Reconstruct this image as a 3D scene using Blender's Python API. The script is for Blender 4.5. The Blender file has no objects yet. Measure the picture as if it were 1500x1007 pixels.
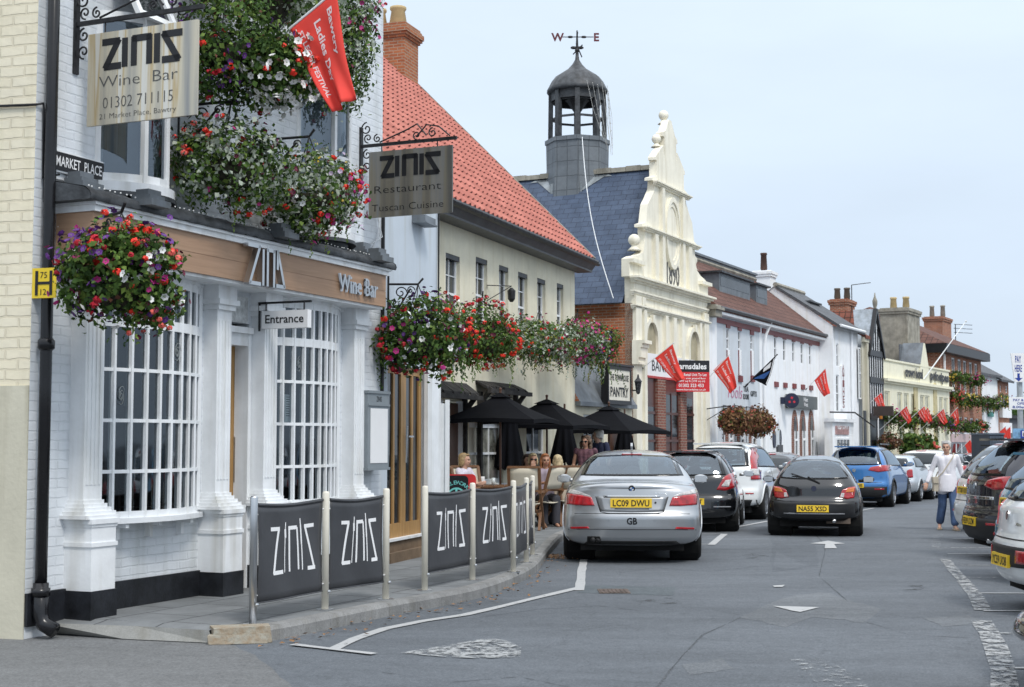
import bpy, bmesh, math, random
import numpy as np
from mathutils import Vector, Matrix
from mathutils.bvhtree import BVHTree
random.seed(7); RNG=np.random.default_rng(7)
SC=bpy.context.scene; COL=SC.collection
R=math.radians
# ---------- camera model: used to read positions of real things off the photograph
F=2083.0; TH=math.atan(144.5/F); H=1.55
SL=.0085; S0=18.0
def zg(Y): return -SL*max(0.0,Y-S0)          # the street falls away gently
def ray(px,py):
    xc=(px-750)/F; yc=-(py-503.5)/F
    return (xc, math.cos(TH)-yc*math.sin(TH), math.sin(TH)+yc*math.cos(TH))
def gp(px,py,dz=0.):
    d=ray(px,py); t=(dz-H)/d[2] if d[2]<0 else 1e9
    if d[1]*t>S0: t=-(H-dz-SL*S0)/(d[2]+SL*d[1])
    return (d[0]*t,d[1]*t)
def at(px,py,Y):
    d=ray(px,py); t=Y/d[1]; return (d[0]*t,Y,H+d[2]*t)
class Fr:
    def __init__(s,o,d):
        l=math.hypot(*d); s.o=o; s.d=(d[0]/l,d[1]/l); s.n=(s.d[1],-s.d[0])
    def uz(s,px,py,n=0.):
        d=ray(px,py); a=s.n[0]*s.o[0]+s.n[1]*s.o[1]+n
        t=a/(s.n[0]*d[0]+s.n[1]*d[1]); x,y=d[0]*t,d[1]*t
        return ((x-s.o[0])*s.d[0]+(y-s.o[1])*s.d[1],H+d[2]*t)
    def pt(s,u,n,z=0.): return (s.o[0]+s.d[0]*u+s.n[0]*n, s.o[1]+s.d[1]*u+s.n[1]*n, z)
    def side(s,u): # frame turning the corner: a wall running back from the street (u runs away from the street)
        p=s.pt(u,0); return Fr((p[0],p[1]),(-s.n[0],-s.n[1]))
# ---------- materials
def _n(nt,t,**k):
    n=nt.nodes.new(t)
    for a,b in k.items(): setattr(n,a,b)
    return n
def newmat(name):
    m=bpy.data.materials.new(name); m.use_nodes=True; nt=m.node_tree; nt.nodes.clear()
    o=_n(nt,'ShaderNodeOutputMaterial'); b=_n(nt,'ShaderNodeBsdfPrincipled'); nt.links.new(b.outputs[0],o.inputs[0])
    return m,nt,b
def srgb(r,g,b):
    f=lambda c:(c/255/12.92) if c/255<=.04045 else ((c/255+.055)/1.055)**2.4
    return (f(r),f(g),f(b))
def col4(c): return (c[0],c[1],c[2],1)
def mat(name,c,rough=.7,metal=0,spec=.4,var=.12,scale=3.0,bump=.0,bscale=40,c2=None,stain=0,coat=0,fine=0,fscale=120):
    m,nt,b=newmat(name); L=nt.links.new
    b.inputs['Roughness'].default_value=rough; b.inputs['Metallic'].default_value=metal
    b.inputs['Specular IOR Level'].default_value=spec
    if coat: b.inputs['Coat Weight'].default_value=coat; b.inputs['Coat Roughness'].default_value=.04
    tc=_n(nt,'ShaderNodeTexCoord'); co=tc.outputs['Object']
    nz=_n(nt,'ShaderNodeTexNoise'); nz.inputs['Scale'].default_value=scale; nz.inputs['Detail'].default_value=6; nz.inputs['Roughness'].default_value=.65
    L(co,nz.inputs['Vector'])
    cr=_n(nt,'ShaderNodeValToRGB'); d=c2 or tuple(x*(1-var*2) for x in c); h=tuple(min(1,x*(1+var)) for x in c)
    cr.color_ramp.elements[0].position=.32; cr.color_ramp.elements[1].position=.68
    cr.color_ramp.elements[0].color=col4(d); cr.color_ramp.elements[1].color=col4(h if not c2 else c)
    L(nz.outputs[0],cr.inputs[0]); out=cr.outputs[0]
    if fine:
        n3=_n(nt,'ShaderNodeTexNoise'); n3.inputs['Scale'].default_value=fscale; n3.inputs['Detail'].default_value=3; L(co,n3.inputs['Vector'])
        mx=_n(nt,'ShaderNodeMix',data_type='RGBA',blend_type='MULTIPLY'); mx.inputs[0].default_value=1
        r3=_n(nt,'ShaderNodeValToRGB'); r3.color_ramp.elements[0].position=.3; r3.color_ramp.elements[1].position=.7
        r3.color_ramp.elements[0].color=(1-fine,)*3+(1,); r3.color_ramp.elements[1].color=(1+fine,)*3+(1,)
        L(n3.outputs[0],r3.inputs[0]); L(out,mx.inputs[6]); L(r3.outputs[0],mx.inputs[7]); out=mx.outputs[2]
    if stain:
        mp=_n(nt,'ShaderNodeMapping'); mp.inputs['Scale'].default_value=(5,5,.35); L(co,mp.inputs[0])
        n2=_n(nt,'ShaderNodeTexNoise'); n2.inputs['Scale'].default_value=1.3; n2.inputs['Detail'].default_value=5; L(mp.outputs[0],n2.inputs['Vector'])
        r2=_n(nt,'ShaderNodeValToRGB'); r2.color_ramp.elements[0].position=.5; r2.color_ramp.elements[1].position=.78
        r2.color_ramp.elements[0].color=(1,1,1,1); q=1-stain; r2.color_ramp.elements[1].color=(q,q*.97,q*.9,1)
        mx=_n(nt,'ShaderNodeMix',data_type='RGBA',blend_type='MULTIPLY'); mx.inputs[0].default_value=1
        L(n2.outputs[0],r2.inputs[0]); L(out,mx.inputs[6]); L(r2.outputs[0],mx.inputs[7]); out=mx.outputs[2]
    L(out,b.inputs['Base Color'])
    if bump:
        n4=_n(nt,'ShaderNodeTexNoise'); n4.inputs['Scale'].default_value=bscale; n4.inputs['Detail'].default_value=4; L(co,n4.inputs['Vector'])
        bp=_n(nt,'ShaderNodeBump'); bp.inputs['Strength'].default_value=bump; bp.inputs['Distance'].default_value=.02
        L(n4.outputs[0],bp.inputs['Height']); L(bp.outputs[0],b.inputs['Normal'])
    return m
def brickmat(name,c1,c2,mort,w=.225,h=.075,ms=.012,rough=.85,bump=.5,bias=0,var=.25,offs=.5,painted=False,stain=0,mcol=1.0):
    m,nt,b=newmat(name); L=nt.links.new
    b.inputs['Roughness'].default_value=rough; b.inputs['Specular IOR Level'].default_value=.25
    tc=_n(nt,'ShaderNodeTexCoord')
    nd=_n(nt,'ShaderNodeTexNoise'); nd.inputs['Scale'].default_value=9; nd.inputs['Detail'].default_value=3; L(tc.outputs['UV'],nd.inputs['Vector'])
    mxv=_n(nt,'ShaderNodeMix',data_type='RGBA',blend_type='LINEAR_LIGHT'); mxv.inputs[0].default_value=.012
    L(tc.outputs['UV'],mxv.inputs[6]); L(nd.outputs['Color'],mxv.inputs[7])
    br=_n(nt,'ShaderNodeTexBrick'); br.offset=offs; L(mxv.outputs[2],br.inputs['Vector'])
    br.inputs['Scale'].default_value=1; br.inputs['Brick Width'].default_value=w; br.inputs['Row Height'].default_value=h
    br.inputs['Mortar Size'].default_value=ms; br.inputs['Mortar Smooth'].default_value=.3; br.inputs['Bias'].default_value=bias
    br.inputs['Color1'].default_value=col4(c1); br.inputs['Color2'].default_value=col4(c2); br.inputs['Mortar'].default_value=col4(mort)
    nz=_n(nt,'ShaderNodeTexNoise'); nz.inputs['Scale'].default_value=2.2; nz.inputs['Detail'].default_value=7; nz.inputs['Roughness'].default_value=.7
    L(tc.outputs['UV'],nz.inputs['Vector'])
    cr=_n(nt,'ShaderNodeValToRGB'); cr.color_ramp.elements[0].position=.3; cr.color_ramp.elements[1].position=.7
    cr.color_ramp.elements[0].color=(1-var,)*3+(1,); cr.color_ramp.elements[1].color=(1+var*.4,)*3+(1,)
    L(nz.outputs[0],cr.inputs[0])
    mx=_n(nt,'ShaderNodeMix',data_type='RGBA',blend_type='MULTIPLY'); mx.inputs[0].default_value=1
    L(br.outputs['Color'],mx.inputs[6]); L(cr.outputs[0],mx.inputs[7]); out=mx.outputs[2]
    if stain:
        mp=_n(nt,'ShaderNodeMapping'); mp.inputs['Scale'].default_value=(3.5,.3,1); L(tc.outputs['UV'],mp.inputs[0])
        n2=_n(nt,'ShaderNodeTexNoise'); n2.inputs['Scale'].default_value=1.6; n2.inputs['Detail'].default_value=5; L(mp.outputs[0],n2.inputs['Vector'])
        r2=_n(nt,'ShaderNodeValToRGB'); r2.color_ramp.elements[0].position=.5; r2.color_ramp.elements[1].position=.8
        q=1-stain; r2.color_ramp.elements[0].color=(1,1,1,1); r2.color_ramp.elements[1].color=(q,q,q*.96,1)
        my=_n(nt,'ShaderNodeMix',data_type='RGBA',blend_type='MULTIPLY'); my.inputs[0].default_value=1
        L(n2.outputs[0],r2.inputs[0]); L(out,my.inputs[6]); L(r2.outputs[0],my.inputs[7]); out=my.outputs[2]
    L(out,b.inputs['Base Color'])
    bp=_n(nt,'ShaderNodeBump'); bp.inputs['Strength'].default_value=bump; bp.inputs['Distance'].default_value=.012; bp.invert=True
    ad=_n(nt,'ShaderNodeMath',operation='MULTIPLY_ADD'); ad.inputs[1].default_value=-.5
    nb=_n(nt,'ShaderNodeTexNoise'); nb.inputs['Scale'].default_value=14; nb.inputs['Detail'].default_value=5; L(tc.outputs['UV'],nb.inputs['Vector'])
    L(nb.outputs[0],ad.inputs[0]); L(br.outputs['Fac'],ad.inputs[2]); L(ad.outputs[0],bp.inputs['Height']); L(bp.outputs[0],b.inputs['Normal'])
    return m
def glassmat(name,tint=(.5,.6,.62),alpha=.25,rough=.03):
    # window glass: mostly lets light through (tinted), mirrors the street; the sky's blue is put into that reflection
    m=bpy.data.materials.new(name); m.use_nodes=True; nt=m.node_tree; nt.nodes.clear(); L=nt.links.new
    o=_n(nt,'ShaderNodeOutputMaterial'); t=_n(nt,'ShaderNodeBsdfTransparent'); t.inputs[0].default_value=col4(tint)
    g=_n(nt,'ShaderNodeBsdfGlossy'); g.inputs['Roughness'].default_value=rough; g.inputs[0].default_value=(.80,.90,1,1)
    fr=_n(nt,'ShaderNodeFresnel'); fr.inputs[0].default_value=1.5
    ma=_n(nt,'ShaderNodeMath',operation='MULTIPLY_ADD'); ma.inputs[1].default_value=.9; ma.inputs[2].default_value=alpha
    L(fr.outputs[0],ma.inputs[0]); mx=_n(nt,'ShaderNodeMixShader'); L(ma.outputs[0],mx.inputs[0]); L(t.outputs[0],mx.inputs[1]); L(g.outputs[0],mx.inputs[2]); L(mx.outputs[0],o.inputs[0])
    return m
# ---------- mesh builder
class MB:
    def __init__(s): s.v=[]; s.f=[]; s.mi=[]; s.k=0
    def add(s,vs,fs,k=None):
        b=len(s.v); s.v.extend(tuple(p) for p in vs); kk=s.k if k is None else k
        for f in fs: s.f.append(tuple(i+b for i in f)); s.mi.append(kk)
    def poly(s,pts,k=None): s.add(pts,[tuple(range(len(pts)))],k)
    def boxm(s,mp,x0,x1,y0,y1,z0,z1,k=None):
        P=[mp(x,y,z) for z in (z0,z1) for x,y in ((x0,y0),(x1,y0),(x1,y1),(x0,y1))]
        s.add(P,[(3,2,1,0),(4,5,6,7),(0,1,5,4),(1,2,6,5),(2,3,7,6),(3,0,4,7)],k)
    def box(s,x0,x1,y0,y1,z0,z1,k=None): s.boxm(lambda x,y,z:(x,y,z),x0,x1,y0,y1,z0,z1,k)
    def fb(s,Fm,u0,u1,n0,n1,z0,z1,k=None): s.boxm(Fm.pt,u0,u1,n1,n0,z0,z1,k)
    def bar(s,a,b,w,h,k=None,up=(0,0,1)):
        a=Vector(a);b=Vector(b);d=(b-a).normalized();up=Vector(up)
        if abs(d.dot(up))>.98: up=Vector((1,0,0))
        x=d.cross(up).normalized();y=x.cross(d)
        P=[p+x*i*w/2+y*j*h/2 for p in (a,b) for i,j in ((-1,-1),(1,-1),(1,1),(-1,1))]
        s.add(P,[(0,1,2,3),(7,6,5,4),(0,4,5,1),(1,5,6,2),(2,6,7,3),(3,7,4,0)],k)
    def tube(s,pts,r,seg=8,k=None,cap=True,rs=None):
        pts=[Vector(p) for p in pts]; n=len(pts); V=[]; px=None
        for i,p in enumerate(pts):
            d=(pts[min(i+1,n-1)]-pts[max(i-1,0)])
            d=d.normalized() if d.length>1e-9 else Vector((0,0,1))
            if px is None:
                a=Vector((0,0,1)) if abs(d.z)<.9 else Vector((1,0,0)); px=d.cross(a).normalized()
            else:
                px=(px-d*px.dot(d)); px=px.normalized() if px.length>1e-6 else d.cross(Vector((1,0,.3))).normalized()
            y=d.cross(px); rr=rs[i] if rs else r
            V+= [p+(px*math.cos(2*math.pi*j/seg)+y*math.sin(2*math.pi*j/seg))*rr for j in range(seg)]
        Fc=[(i*seg+j,i*seg+(j+1)%seg,(i+1)*seg+(j+1)%seg,(i+1)*seg+j) for i in range(n-1) for j in range(seg)]
        if cap: Fc+=[tuple(range(seg-1,-1,-1)),tuple((n-1)*seg+j for j in range(seg))]
        s.add(V,Fc,k)
    def lathe(s,prof,o=(0,0,0),seg=16,k=None,axis='z',rot=0,cap=True,sq=(1,1)):
        V=[]
        for r,z in prof:
            for j in range(seg):
                a=2*math.pi*j/seg+rot; c,d=r*math.cos(a)*sq[0],r*math.sin(a)*sq[1]
                V.append((o[0]+c,o[1]+d,o[2]+z) if axis=='z' else ((o[0]+z,o[1]+c,o[2]+d) if axis=='x' else (o[0]+d,o[1]+z,o[2]+c)))
        n=len(prof); Fc=[(i*seg+j,i*seg+(j+1)%seg,(i+1)*seg+(j+1)%seg,(i+1)*seg+j) for i in range(n-1) for j in range(seg)]
        if cap: Fc+=[tuple(range(seg-1,-1,-1)),tuple((n-1)*seg+j for j in range(seg))]
        s.add(V,Fc,k)
    def ball(s,o,r,k=None,seg=10,rings=6):
        if not hasattr(r,'__len__'): r=(r,r,r)
        V=[(o[0],o[1],o[2]-r[2])]
        for i in range(1,rings):
            a=-math.pi/2+math.pi*i/rings
            V+=[(o[0]+r[0]*math.cos(a)*math.cos(2*math.pi*j/seg),o[1]+r[1]*math.cos(a)*math.sin(2*math.pi*j/seg),o[2]+r[2]*math.sin(a)) for j in range(seg)]
        V.append((o[0],o[1],o[2]+r[2])); T=len(V)-1
        Fc=[(0,1+(j+1)%seg,1+j) for j in range(seg)]
        for i in range(rings-2): Fc+=[(1+i*seg+j,1+i*seg+(j+1)%seg,1+(i+1)*seg+(j+1)%seg,1+(i+1)*seg+j) for j in range(seg)]
        b=1+(rings-2)*seg; Fc+=[(b+j,b+(j+1)%seg,T) for j in range(seg)]
        s.add(V,Fc,k)
    def grid(s,fn,nu,nv,k=None,flip=False):
        V=[fn(i/nu,j/nv) for j in range(nv+1) for i in range(nu+1)]; w=nu+1
        Fc=[(j*w+i,j*w+i+1,(j+1)*w+i+1,(j+1)*w+i) for j in range(nv) for i in range(nu)]
        if flip: Fc=[f[::-1] for f in Fc]
        s.add(V,Fc,k)
    def sheet(s,fn,nu,nv,th,k=None):
        # a grid with thickness: fn(u,v) gives the middle; offset along the local normal
        P=[[Vector(fn(i/nu,j/nv)) for i in range(nu+1)] for j in range(nv+1)]; A=[];B=[]
        for j in range(nv+1):
            for i in range(nu+1):
                du=P[j][min(i+1,nu)]-P[j][max(i-1,0)]; dv=P[min(j+1,nv)][i]-P[max(j-1,0)][i]
                n=du.cross(dv); n=n.normalized() if n.length>1e-12 else Vector((0,0,1))
                A.append(P[j][i]+n*th/2); B.append(P[j][i]-n*th/2)
        w=nu+1; N=len(A); Fc=[]
        for j in range(nv):
            for i in range(nu):
                q=(j*w+i,j*w+i+1,(j+1)*w+i+1,(j+1)*w+i); Fc.append(q); Fc.append(tuple(x+N for x in q[::-1]))
        rim=[i for i in range(w)]+[j*w+nu for j in range(1,nv+1)]+[nv*w+i for i in range(nu-1,-1,-1)]+[j*w for j in range(nv-1,0,-1)]
        for a,b in zip(rim,rim[1:]+rim[:1]): Fc.append((b,a,a+N,b+N))
        s.add(A+B,Fc,k)
    def extrude(s,pts2,mp,d0,d1,k=None):
        # 2D outline (x,y) pushed from depth d0 to d1 through mp(x,y,d)
        n=len(pts2); A=[mp(x,y,d0) for x,y in pts2]; B=[mp(x,y,d1) for x,y in pts2]
        s.add(A+B,[tuple(range(n))[::-1],tuple(range(n,2*n))]+[(i,(i+1)%n,n+(i+1)%n,n+i) for i in range(n)],k)
    def build(s,name,mats,parent=None,smooth=False,uv=True,fixn=False):
        me=bpy.data.meshes.new(name); o=bpy.data.objects.new(name,me); COL.objects.link(o)
        off=Vector((0,0,0))
        if parent is not None:
            o.parent=parent; p=parent
            while p is not None: off+=p.location; p=p.parent
        V=np.array(s.v,dtype=np.float64)-np.array(off) if s.v else np.zeros((0,3))
        me.from_pydata(V.tolist(),[],s.f)
        if not isinstance(mats,(list,tuple)): mats=[mats]
        for m in mats: me.materials.append(m)
        if len(mats)>1: me.polygons.foreach_set('material_index',np.array(s.mi,dtype=np.int32))
        if fixn:
            bm=bmesh.new(); bm.from_mesh(me); bmesh.ops.recalc_face_normals(bm,faces=bm.faces); bm.to_mesh(me); bm.free()
        if uv and len(s.f)<60000:
            n=len(me.polygons); nr=np.zeros(n*3); me.polygons.foreach_get('normal',nr); nr=nr.reshape(-1,3)
            lt=np.zeros(n,dtype=np.int32); me.polygons.foreach_get('loop_total',lt)
            li=np.zeros(len(me.loops),dtype=np.int32); me.loops.foreach_get('vertex_index',li)
            W=np.array(s.v)[li]; N=np.repeat(nr,lt,axis=0)
            fl=np.abs(N[:,2])>.92; hz=np.sqrt(np.maximum(1e-6,N[:,0]**2+N[:,1]**2))
            tx,ty=-N[:,1]/hz,N[:,0]/hz
            U=np.where(fl,W[:,0],W[:,0]*tx+W[:,1]*ty); VV=np.where(fl,W[:,1],W[:,2]/np.maximum(.2,hz))
            ul=me.uv_layers.new(name='UVMap'); ul.data.foreach_set('uv',np.stack([U,VV],1).ravel())
        if smooth:
            me.polygons.foreach_set('use_smooth',np.ones(len(me.polygons),dtype=bool))
            if smooth=='auto':
                try:
                    me.set_sharp_from_angle(angle=R(38))
                except Exception: pass
        me.update(); return o
def tag(o,label=None,cat=None,group=None,kind=None):
    if label: o['label']=label
    if cat: o['category']=cat
    if group: o['group']=group
    if kind: o['kind']=kind
    return o
def thing(name,label,cat,loc=(0,0,0),group=None,kind=None):
    o=bpy.data.objects.new(name,None); COL.objects.link(o); o.location=loc; o.empty_display_size=.2
    return tag(o,label,cat,group,kind)
def copy_tree(o,parent=None):
    c=o.copy(); COL.objects.link(c)
    if parent is not None: c.parent=parent
    for ch in [x for x in o.children]: copy_tree(ch,c)
    return c
def part(mb,name,mats,parent,smooth=False,label=None,stuff=False,uv=True,fixn=False):
    o=mb.build(name,mats,parent,smooth,uv,fixn)
    if label: o['label']=label
    if stuff: o['kind']='stuff'
    return o
# ---------- lettering
_tc={}
def text2d(s,h,bold=0,shear=0,sx=1.0,space=1.0):
    key=(s,bold,shear,space)
    if key not in _tc:
        cu=bpy.data.curves.new('t','FONT'); cu.body=s; cu.size=1; cu.resolution_u=2; cu.offset=bold; cu.shear=shear; cu.space_character=space
        ob=bpy.data.objects.new('t',cu); COL.objects.link(ob); dg=bpy.context.evaluated_depsgraph_get(); dg.update()
        me=ob.evaluated_get(dg).to_mesh(); V=[(v.co.x,v.co.y) for v in me.vertices]; Fc=[tuple(p.vertices) for p in me.polygons]
        bpy.data.objects.remove(ob); bpy.data.curves.remove(cu)
        if V:
            x0=min(v[0] for v in V); x1=max(v[0] for v in V)
        else: x0=x1=0
        _tc[key]=(V,Fc,x0,x1)
    V,Fc,x0,x1=_tc[key]; k=h/.72
    return [((x-x0)*k*sx,y*k) for x,y in V],Fc,(x1-x0)*k*sx
def put_text(mb,s,h,mp,cx=0,cy=0,width=None,bold=0,shear=0,k=None,al='c',space=1.0):
    # mp(x,y)->3D; cy is the baseline; width squeezes the word to fit
    V,Fc,w=text2d(s,h,bold,shear,1,space)
    sx=(width/w) if width else 1.0; w*=sx
    o=cx-w/2 if al=='c' else (cx if al=='l' else cx-w)
    mb.add([mp(x*sx+o,y+cy) for x,y in V],Fc,k)
def stroke(mb,pts,w,mp,k=None,d0=0,d1=.004):
    for a,b in zip(pts,pts[1:]):
        dx,dy=b[0]-a[0],b[1]-a[1]; l=math.hypot(dx,dy) or 1; nx,ny=-dy/l*w/2,dx/l*w/2; ex,ey=dx/l*w*.3,dy/l*w*.3
        q=[(a[0]-ex+nx,a[1]-ey+ny),(a[0]-ex-nx,a[1]-ey-ny),(b[0]+ex-nx,b[1]+ey-ny),(b[0]+ex+nx,b[1]+ey+ny)]
        mb.extrude(q,mp,d0,d1,k)
def zinis(mb,mp,w,h,lw,x0=0,y0=0,k=None,d1=.004):
    S=[[(0,1),(.19,1),(.03,0),(.21,0)],[(.28,1),(.28,0)],[(.40,0),(.40,1),(.60,1),(.60,0)],[(.70,1),(.70,0)],[(1,1),(.79,1),(.97,0),(.79,0)]]
    for q,L_ in enumerate(S): stroke(mb,[(x0+a*w,y0+b*h) for a,b in L_],lw,mp,k,0,d1+q*.0003)
def scroll(mb,c,e1,e2,r,turns,rad,k=None,a0=0,sgn=1,n=22):
    c=Vector(c);e1=Vector(e1);e2=Vector(e2); P=[]
    for i in range(n+1):
        t=i/n; a=a0+sgn*turns*2*math.pi*t; q=r*(1-.85*t); P.append(c+e1*math.cos(a)*q+e2*math.sin(a)*q)
    mb.tube(P,rad,6,k)
# ---------- colours
WHITE=mat('white_paint',(.82,.84,.855),.55,var=.05,stain=.26,bump=.08,bscale=30)
WHITEB=brickmat('white_painted_brick',(.72,.755,.79),(.735,.77,.805),(.69,.725,.76),bump=.55,var=.12,stain=.22,ms=.009,w=.235,h=.078)
CREAMB=brickmat('cream_painted_brick',(.80,.73,.555),(.83,.765,.60),(.745,.675,.51),bump=.8,var=.1,stain=.14,w=.24,h=.085,ms=.010)
CREAM=mat('cream_render',(.58,.55,.44),.8,var=.06,stain=.3,bump=.15,bscale=25,scale=1.5)
PUBCREAM=mat('pub_cream_render',(.76,.715,.565),.8,var=.07,stain=.10,bump=.2,bscale=22,scale=1.2)
HALLCREAM=mat('hall_cream_paint',(.86,.82,.69),.7,var=.05,stain=.2,bump=.12,bscale=20,scale=1.6)
HOTELCREAM=mat('hotel_cream_paint',(.82,.79,.62),.7,var=.03,stain=.12)
LGREY=mat('pale_blue_grey_render',(.56,.62,.68),.75,var=.04,stain=.14,scale=1.2)
SHOPWHITE=mat('shop_white_render',(.86,.875,.89),.75,var=.03,stain=.1)
SHOPGREY=mat('shop_grey_render',(.60,.64,.68),.75,var=.03,stain=.1)
BRICK=brickmat('red_brick',(.40,.13,.062),(.29,.085,.042),(.42,.34,.27),var=.3)
BRICKO=brickmat('orange_red_brick',(.46,.17,.075),(.34,.11,.05),(.40,.28,.2),var=.25)
BRICKD=brickmat('dark_red_brick',(.27,.10,.07),(.20,.07,.05),(.3,.24,.2),var=.25)
SLATE=brickmat('blue_slate',(.078,.108,.168),(.058,.082,.132),(.026,.036,.06),w=.36,h=.2,ms=.008,rough=.55,bump=.5,var=.3)
SLATEG=brickmat('grey_slate',(.115,.12,.13),(.085,.09,.098),(.04,.04,.045),w=.36,h=.2,ms=.008,rough=.6,bump=.5,var=.25)
TILEBR=brickmat('brown_roof_tile',(.17,.085,.065),(.125,.062,.05),(.05,.028,.022),w=.3,h=.3,ms=.02,rough=.8,bump=.8,var=.3,offs=0)
TILERD=brickmat('old_red_roof_tile',(.25,.085,.055),(.19,.07,.05),(.06,.03,.022),w=.25,h=.3,ms=.024,rough=.8,bump=.8,var=.35,offs=0)
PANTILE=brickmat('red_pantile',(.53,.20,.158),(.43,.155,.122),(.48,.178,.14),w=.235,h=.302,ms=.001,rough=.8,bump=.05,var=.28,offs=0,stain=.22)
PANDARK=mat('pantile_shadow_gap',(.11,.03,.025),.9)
STONE=mat('grey_stone',(.33,.31,.26),.85,var=.2,bump=.25,bscale=18,stain=.3)
STONEBR=mat('brown_stone_step',(.20,.14,.09),.8,var=.2,bump=.1)
LEAD=mat('lead_sheet',(.17,.19,.21),.5,var=.2,metal=.25,stain=.25,scale=2)
LEADD=mat('dark_lead',(.055,.06,.066),.5,var=.35,scale=6,bump=.3,bscale=18)
BLACK=mat('black_paint',(.012,.012,.014),.4,var=.2)
BLACKG=mat('black_gloss_paint',(.012,.012,.014),.22,var=.2)
BLACKPL=mat('black_plinth_paint',(.018,.02,.025),.45,var=.35,scale=5,stain=.2,bump=.1)
IRON=mat('wrought_iron',(.02,.02,.022),.5,var=.4,scale=14)
GUTTER=mat('grey_gutter',(.07,.07,.075),.45,var=.2)
TIMBER=None
def woodmat(name,c1,c2,sc=(2,2,30),rough=.5,plank=0):
    m,nt,b=newmat(name); L=nt.links.new; b.inputs['Roughness'].default_value=rough
    tc=_n(nt,'ShaderNodeTexCoord'); mp=_n(nt,'ShaderNodeMapping'); mp.inputs['Scale'].default_value=sc; L(tc.outputs['UV'],mp.inputs[0])
    nz=_n(nt,'ShaderNodeTexNoise'); nz.inputs['Scale'].default_value=1.5; nz.inputs['Detail'].default_value=6; nz.inputs['Distortion'].default_value=.6; L(mp.outputs[0],nz.inputs['Vector'])
    cr=_n(nt,'ShaderNodeValToRGB'); cr.color_ramp.elements[0].position=.3; cr.color_ramp.elements[1].position=.72
    cr.color_ramp.elements[0].color=col4(c2); cr.color_ramp.elements[1].color=col4(c1); L(nz.outputs[0],cr.inputs[0]); L(cr.outputs[0],b.inputs['Base Color'])
    return m
OAK=woodmat('oak_door',(.46,.27,.10),(.33,.18,.06),(30,2,1))
FASCIAW=woodmat('fascia_boarding',(.43,.27,.172),(.335,.205,.125),(1.2,22,1),.55)
DARKWOOD=woodmat('dark_wood',(.12,.055,.03),(.07,.03,.018),(20,3,1))
TEAK=woodmat('teak_chair_wood',(.22,.11,.05),(.14,.065,.03),(20,3,1))
PLYW=mat('yellow_paint',(.80,.58,.03),.4,var=.05)
STEEL=mat('stainless_steel',(.55,.56,.57),.28,metal=1,var=.05)
CREAMPOST=mat('cream_powder_coat',(.74,.70,.60),.45,var=.06,stain=.2)
BANNER=mat('charcoal_vinyl_banner',(.056,.058,.064),.45,var=.12,scale=2,bump=.15,bscale=6)
WLET=mat('white_lettering',(.82,.82,.82),.5,var=.02)
BLET=mat('black_lettering',(.012,.012,.014),.45,var=.1)
GLET=mat('grey_lettering',(.09,.09,.085),.5,var=.1)
FLAGRED=mat('red_flag_cloth',(.74,.055,.04),.75,var=.05,scale=4)
FLAGWHT=mat('flag_print_white',(.75,.62,.63),.7,var=.03)
CLOTHBLK=mat('black_parasol_cloth',(.006,.0065,.009),.9,spec=.12,var=.15)
CANVAS=mat('cream_canvas',(.62,.57,.46),.8,var=.05,bump=.05)
DARKIN=mat('dark_interior',(.018,.018,.018),.9)
INTWALL=mat('interior_wall',(.16,.145,.125),.9,var=.2)
PANE=mat('window_pane',(.035,.042,.05),.06,spec=.5,var=.5,scale=.9)
GLASS=glassmat('shop_glass',(.62,.68,.68),.06)
CARGLASS=glassmat('car_glass',(.38,.46,.49),.11)
ORANGE=mat('terracotta_pot',(.55,.42,.22),.8,var=.12)
# ================= sky, sun, camera
w=bpy.data.worlds.new('World'); SC.world=w; w.use_nodes=True; nt=w.node_tree; nt.nodes.clear(); L=nt.links.new
SUN_EL=R(52); SUN_AZ=R(150)   # azimuth measured from +Y towards +X
o=_n(nt,'ShaderNodeOutputWorld'); bg=_n(nt,'ShaderNodeBackground'); bg.inputs[1].default_value=.1
sk=_n(nt,'ShaderNodeTexSky'); sk.sky_type='NISHITA'; sk.sun_disc=False; sk.sun_elevation=SUN_EL; sk.sun_rotation=SUN_AZ; sk.dust_density=2; sk.air_density=1
tc=_n(nt,'ShaderNodeTexCoord'); sp=_n(nt,'ShaderNodeSeparateXYZ'); L(tc.outputs['Generated'],sp.inputs[0])
cr=_n(nt,'ShaderNodeValToRGB'); L(sp.outputs[2],cr.inputs[0]); E=cr.color_ramp.elements
E[0].position=0; E[0].color=(.342,.393,.455,1); E[1].position=1; E[1].color=(.90,.94,1,1)
e=E.new(.12); e.color=(.360,.422,.498,1); e=E.new(.30); e.color=(.41,.475,.55,1); e=E.new(.5); e.color=(.60,.655,.72,1)
vm=_n(nt,'ShaderNodeVectorMath',operation='SCALE'); vm.inputs['Scale'].default_value=20.5; L(cr.outputs[0],vm.inputs[0])
mp=_n(nt,'ShaderNodeMapping'); mp.inputs['Scale'].default_value=(1,1,3.2); L(tc.outputs['Generated'],mp.inputs[0])
nz=_n(nt,'ShaderNodeTexNoise'); nz.inputs['Scale'].default_value=2.6; nz.inputs['Detail'].default_value=5; nz.inputs['Roughness'].default_value=.5; L(mp.outputs[0],nz.inputs['Vector'])
mr=_n(nt,'ShaderNodeMapRange'); mr.inputs[1].default_value=.3; mr.inputs[2].default_value=.7; mr.inputs[3].default_value=.93; mr.inputs[4].default_value=1.07; L(nz.outputs[0],mr.inputs[0])
v2=_n(nt,'ShaderNodeVectorMath',operation='SCALE'); L(vm.outputs[0],v2.inputs[0]); L(mr.outputs[0],v2.inputs['Scale'])
mx=_n(nt,'ShaderNodeMix',data_type='RGBA'); mx.inputs[0].default_value=.93; L(sk.outputs[0],mx.inputs[6]); L(v2.outputs[0],mx.inputs[7])
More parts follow.
